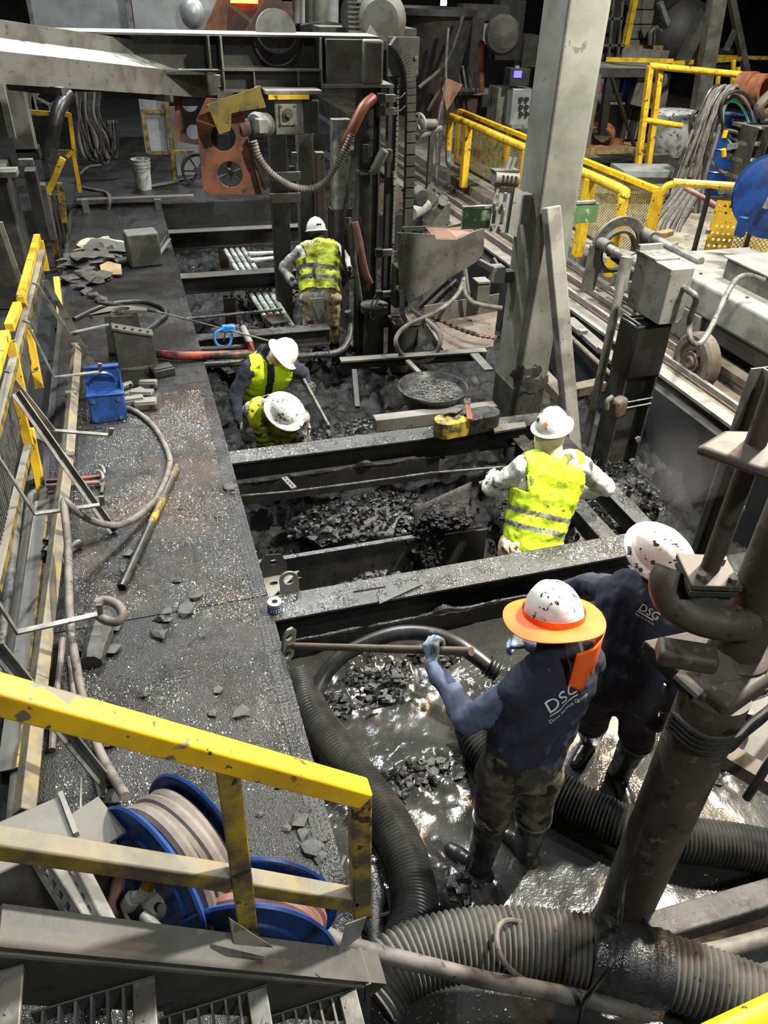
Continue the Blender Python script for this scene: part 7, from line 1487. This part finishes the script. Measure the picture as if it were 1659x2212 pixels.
ringpipe('flat orange clay ring beside the tilted one', aty(1325, 316, YW+.1), (0, 0, 1), .2, .16, .14)
ringpipe('left orange clay ring on the rail above the hose bundle', aty(1600, 190, 12.9), (.3, -1, .1), .26, .2, .25)
ringpipe('right orange clay ring on the rail above the hose bundle', aty(1628, 195, 12.7), (.3, -1, .1), .26, .2, .25)
for i, (x0, y0, x1, y1, m_, lab) in enumerate(((1300, 172, 1312, 220, 'bucket_white', 'white and orange container on the bench'), (1314, 200, 1345, 222, 'cardboard', 'cardboard box under the bench top'), (1316, 170, 1340, 198, 'panel_grey', 'clear bag of parts under the bench top'), (1346, 165, 1362, 220, 'blue', 'blue jug under the bench top'))):
    one('shelf_item', lab, 'container', pbox(MB(), x0, y0, x1, y1, YW+.35, .3), m_, bev=.03)
one('orange_label', 'small orange label sticker on the white container', 'label', pbox(MB(), 1299, 184, 1308, 200, YW+.33, .02), 'orange')
one('leaning_board', 'grey board leaning against the bench end', 'board', ppoly(MB(), [(1362, 225), (1380, 165), (1432, 165), (1418, 238)], [], YW-.1, .04), 'steel_mid')
t = thing('tool_chest', 'black parts rack crowded with dark tools below the bench', 'rack', aty(1370, 320, YW))
pbox(MB(), 1345, 235, 1400, 318, YW+.3, .4).build('case', 'steel_black', t)
for k in range(7): pbox(MB(), 1348+k*7, 232+(k % 3)*4, 1353+k*7, 300, YW+.2, .06).build('tool', ('steel_dark', 'galv_dark', 'steel_black')[k % 3], t)
one('white_tote', 'pale plastic tank behind the hanging hoses', 'tank', MB().lathe([(0, 0), (.32, 0), (.5, .35), (.52, .75), (.45, .8), (.3, .82), (0, .82)], aty(1445, 335, 14.2), n=24), 'bucket_white')
one('floor_boards', 'pale planks stacked on the floor behind the mesh guard', 'planks', MB().box(aty(1395, 368, 12.8), (1.1, .7, .1), -.2), 'panel_grey')
one('low_wall', 'dark low sill behind the yellow frame', 'sill', pbox(MB(), 1380, 335, 1480, 362, 13.9, .2), 'steel_dark')
# blue drums
for i, (x, lab, mk) in enumerate(((1532, 'left blue steel drum half hidden by hoses', 0), (1597, 'right blue steel drum with white print', 1))):
    c = aty(x, 410, 13.3); c.z = -.03; t = thing('blue_drum', lab, 'drum', c, 'blue drums behind the hoses')
    sh = MB().lathe([(0, 0), (.30, 0), (.31, .02), (.31, .40), (.325, .42), (.31, .44), (.31, .80), (.325, .82), (.31, .84), (.31, 1.38), (.32, 1.40), (.30, 1.40), (.29, 1.37), (0, 1.37)], c, n=32).build('shell', 'blue', t)
    MB().box(c+Vector((0, -.31, 1.34)), (.3, .02, .05)).build('rim_label', 'panel_grey', t)
    if mk:
        for k, w_ in enumerate((.05, .0, .07, .06, .05, .0, .09, .07)):
            a = -1.95+k*.13
            if w_: MB().box(c+Vector((.315*math.cos(a), .315*math.sin(a), 1.0)), (w_*.8, .006, .05), a+math.pi/2).build('printed_letter', 'print_white', sh)
# hose bundle
random.seed(12); k = 0
for i in range(10):
    x0 = 1542+i*4.2; xb = 1446+i*8+random.uniform(-6, 6); yb = random.uniform(430, 470)
    hose('hung_hose', nth(i, 10)+' dusty hose hanging from the yellow rail in the big bundle', [aty(x0+22, 205+i, 12.3), aty(x0+10, 186+(i % 3)*4, 12.2), aty(x0-14, 205+i*2, 12.1), aty((x0+xb)/2-6+random.uniform(-8, 8), 300, 12.0), aty(xb+8, 390, 12.0), aty(xb, yb, 11.9)], .034, 'hose' if i % 4 else 'hose_black', 8, group='hose bundle on the yellow rail', res=6)
for i, (cx, cy, rx, ry, m_, lab) in enumerate(((1515, 290, 24, 48, 'hose', 'outer left coil of hose in the bundle'), (1510, 280, 17, 38, 'hose_black', 'inner left coil of hose in the bundle'), (1592, 262, 34, 62, 'hose', 'right coil of hose around the drum print'), (1590, 270, 28, 52, 'aqua', 'turquoise hose coil in front of the drum'), (1578, 330, 50, 48, 'hose', 'wide low loop of hose below the drum print'), (1598, 255, 40, 58, 'hose_black', 'dark coil of hose around the drum print'))):
    n = 40; one('hose_coil', lab, 'hose coil', MB().tube([aty(cx+rx*math.cos(2*math.pi*j/n)+.15*ry*math.sin(2*math.pi*j/n), cy+ry*math.sin(2*math.pi*j/n), 12.25-.05*i) for j in range(n+1)], .03 if m_ != 'aqua' else .024, 8), m_, 'hose coils on the yellow rail')
for i in range(9):
    random.seed(i+300); one('slack_hose', nth(i, 9)+' hose trailing down behind the mesh guard', 'hose', MB().tube(spline([aty(1470+i*6, 400, 11.9), aty(1440+i*7, 440, 11.6), aty(1400+i*9, 490+random.uniform(-10, 10), 11.0), aty(1385+i*9, 530, 10.8)], 5), .035, 7), 'hose' if i % 2 else 'steel_dark', 'hoses trailing behind the mesh guard')
one('yellow_tag', 'yellow tag on the hose in front of the drum', 'tag', pbox(MB(), 1563, 282, 1571, 298, 11.95, .03), 'yellow_new')
one('yellow_fitting', 'yellow quick fitting hanging under the hoses', 'fitting', MB().cyl(aty(1563, 322, 11.9), aty(1564, 338, 11.9), .04, n=10), 'yellow_new')
one('grey_tag', 'pale metal tag hanging on the hose coil', 'tag', MB().bar(aty(1570, 318, 11.9), aty(1594, 314, 11.9), .03, .09), 'galv')
one('canvas_sling', 'brown canvas sling draped over the rail at the right edge', 'sling', MB().tube(spline([aty(1700, 180, 11.8), aty(1665, 205, 11.8), aty(1640, 232, 11.8), aty(1650, 245, 11.8), aty(1690, 225, 11.8)], 6), .09, 10), 'steel_brown')
t = thing('bin_rack', 'black parts bin rack with labelled shelves at the right edge', 'rack', aty(1640, 430, 12))
pbox(MB(), 1590, 262, 1740, 430, 12.2, .05).build('back', 'steel_black', t)
for k in range(5):
    sf = pbox(MB(), 1624-k*10, 272+k*35, 1740, 280+k*35, 11.7, .5).build('shelf', 'steel_mid', t)
    for j in range(2): pbox(MB(), 1630-k*10+j*26, 274+k*35, 1645-k*10+j*26, 279+k*35, 11.69, .01).build('shelf_label', 'bucket_white', sf)
for k in range(4): MB().bar(aty(1622+k*28, 272, 11.75), aty(1575+k*28, 440, 11.75), .03, .4, up=(0, 1, 0)).build('divider', 'steel_dark', t)
# steel uprights and dark plant
t = thing('plant_upright', 'tall grey steel upright leaning over the yellow rail', 'steel upright', aty(1505, 300, 15)); MB().bar(aty(1552, -20, 15), aty(1500, 300, 15), .32, .2, up=(0, 1, 0)).build('section', 'steel_mid', t); MB().bar(aty(1530, 20, 15.2), aty(1470, 140, 15.2), .2, .2).build('knee_brace', 'steel_dark', t)
t = thing('a_frame', 'thin grey A-frame legs at the upper right', 'frame', aty(1600, 150, 17))
MB().bar(aty(1578, -10, 17), aty(1612, 155, 17), .14, .14).build('leg', 'steel_mid', t); MB().bar(aty(1588, 65, 17), aty(1568, 110, 17), .1, .1).build('leg', 'steel_mid', t)
t = thing('dark_blower', 'dark blower casing with hoses behind the bench', 'blower', aty(1450, 140, 18))
c = aty(1462, 80, 18); MB().lathe([(0, 0), (.5, 0), (.7, .15), (.7, .6), (.4, .8), (0, .8)], c, (-.3, -1, .1), 26).build('casing', 'steel_black', t); pbox(MB(), 1440, -30, 1510, 60, 18.5, .6).build('stack', 'steel_dark', t)
for k in range(4): MB().tube(spline([aty(1404+k*4, 95, 17.2), aty(1406+k*4, 68-k*2, 17.1), aty(1420+k*3, 60, 17.1), aty(1432, 66, 17.1)], 5), .05, 7).build('hose', ('galv_dark', 'rubber')[k % 2], t)
MB().bar(aty(1425, 5, 17.5), aty(1442, 55, 17.5), .14, .1).build('strut', 'steel_pale', t); pbox(MB(), 1430, 105, 1580, 150, 18.6, .4).build('base', 'steel_dark', t)
t = thing('block_wall', 'pale weathered block pier behind the yellow post', 'wall pier', aty(1385, 130, 18.6))
for r in range(4):
    for k in range(2): pbox(MB(), 1362+k*27-r*2, -10+r*32, 1387+k*27-r*2, 20+r*32, 18.6, .4).build('block', 'column', t, bev=.015)
one('torn_panel', 'torn edge grey panel standing behind the bench', 'panel', ppoly(MB(), [(1340, 136), (1345, 106), (1360, 101), (1385, 104), (1410, 107), (1445, 109), (1440, 132)], [], 17, .05), 'steel_pale')
one('yellow_plank', 'pale yellow plank behind the torn panel', 'plank', pbox(MB(), 1350, 98, 1432, 112, 17.4, .06), 'wood')
t = thing('pipe_rack', 'grey rack of thin uprights right of the column top', 'rack', aty(1310, 130, 18))
for x in (1300, 1318, 1338): MB().bar(aty(x+8, -10, 18), aty(x-4, 130, 18), .05, .05).build('upright', 'steel_mid', t)
for y in (40, 98): MB().bar(aty(1295, y, 18), aty(1345, y, 18), .05, .05).build('cross_bar', 'steel_mid', t)
pbox(MB(), 1296, 100, 1345, 130, 18.2, .3).build('box', 'steel_dark', t); pbox(MB(), 1300, 0, 1350, 98, 18.6, .1).build('back_sheet', 'dark_wall', t)

# ================================================================ STEAM drifting above the worker behind the rusty post
m = bpy.data.materials.new('steam'); m.use_nodes = True; nt = m.node_tree; nt.nodes.clear()
out = nt.nodes.new('ShaderNodeOutputMaterial'); pv = nt.nodes.new('ShaderNodeVolumePrincipled'); nt.links.new(pv.outputs[0], out.inputs['Volume'])
pv.inputs['Color'].default_value = (.9, .9, .9, 1); tc = nt.nodes.new('ShaderNodeTexCoord'); nz = nt.nodes.new('ShaderNodeTexNoise'); nz.inputs['Scale'].default_value = 3.0
ln = nt.nodes.new('ShaderNodeVectorMath'); ln.operation = 'LENGTH'; nt.links.new(tc.outputs['Object'], ln.inputs[0]); nt.links.new(tc.outputs['Object'], nz.inputs['Vector'])
mr = nt.nodes.new('ShaderNodeMapRange'); nt.links.new(ln.outputs['Value'], mr.inputs[0]); mr.inputs[1].default_value = 1.0; mr.inputs[2].default_value = .1; mr.inputs[3].default_value = 0; mr.inputs[4].default_value = 1
mu = nt.nodes.new('ShaderNodeMath'); mu.operation = 'MULTIPLY'; nt.links.new(mr.outputs[0], mu.inputs[0]); nt.links.new(nz.outputs['Fac'], mu.inputs[1])
mk = nt.nodes.new('ShaderNodeMath'); mk.operation = 'MULTIPLY'; nt.links.new(mu.outputs[0], mk.inputs[0]); mk.inputs[1].default_value = .35; nt.links.new(mk.outputs[0], pv.inputs['Density'])
M['steam'] = m
o = MB().ball((0, 0, 0), 1, 2, .15, 3).build('steam', 'steam'); o.location = (3.1, 3.3, .55); o.scale = (.35, .4, .6)
o.data.transform(Matrix.Translation(Vector((0, 0, -1)))) if False else None
tag(o, 'faint pale steam drifting above the spattered helmet behind the rusty post', 'steam', kind='stuff')
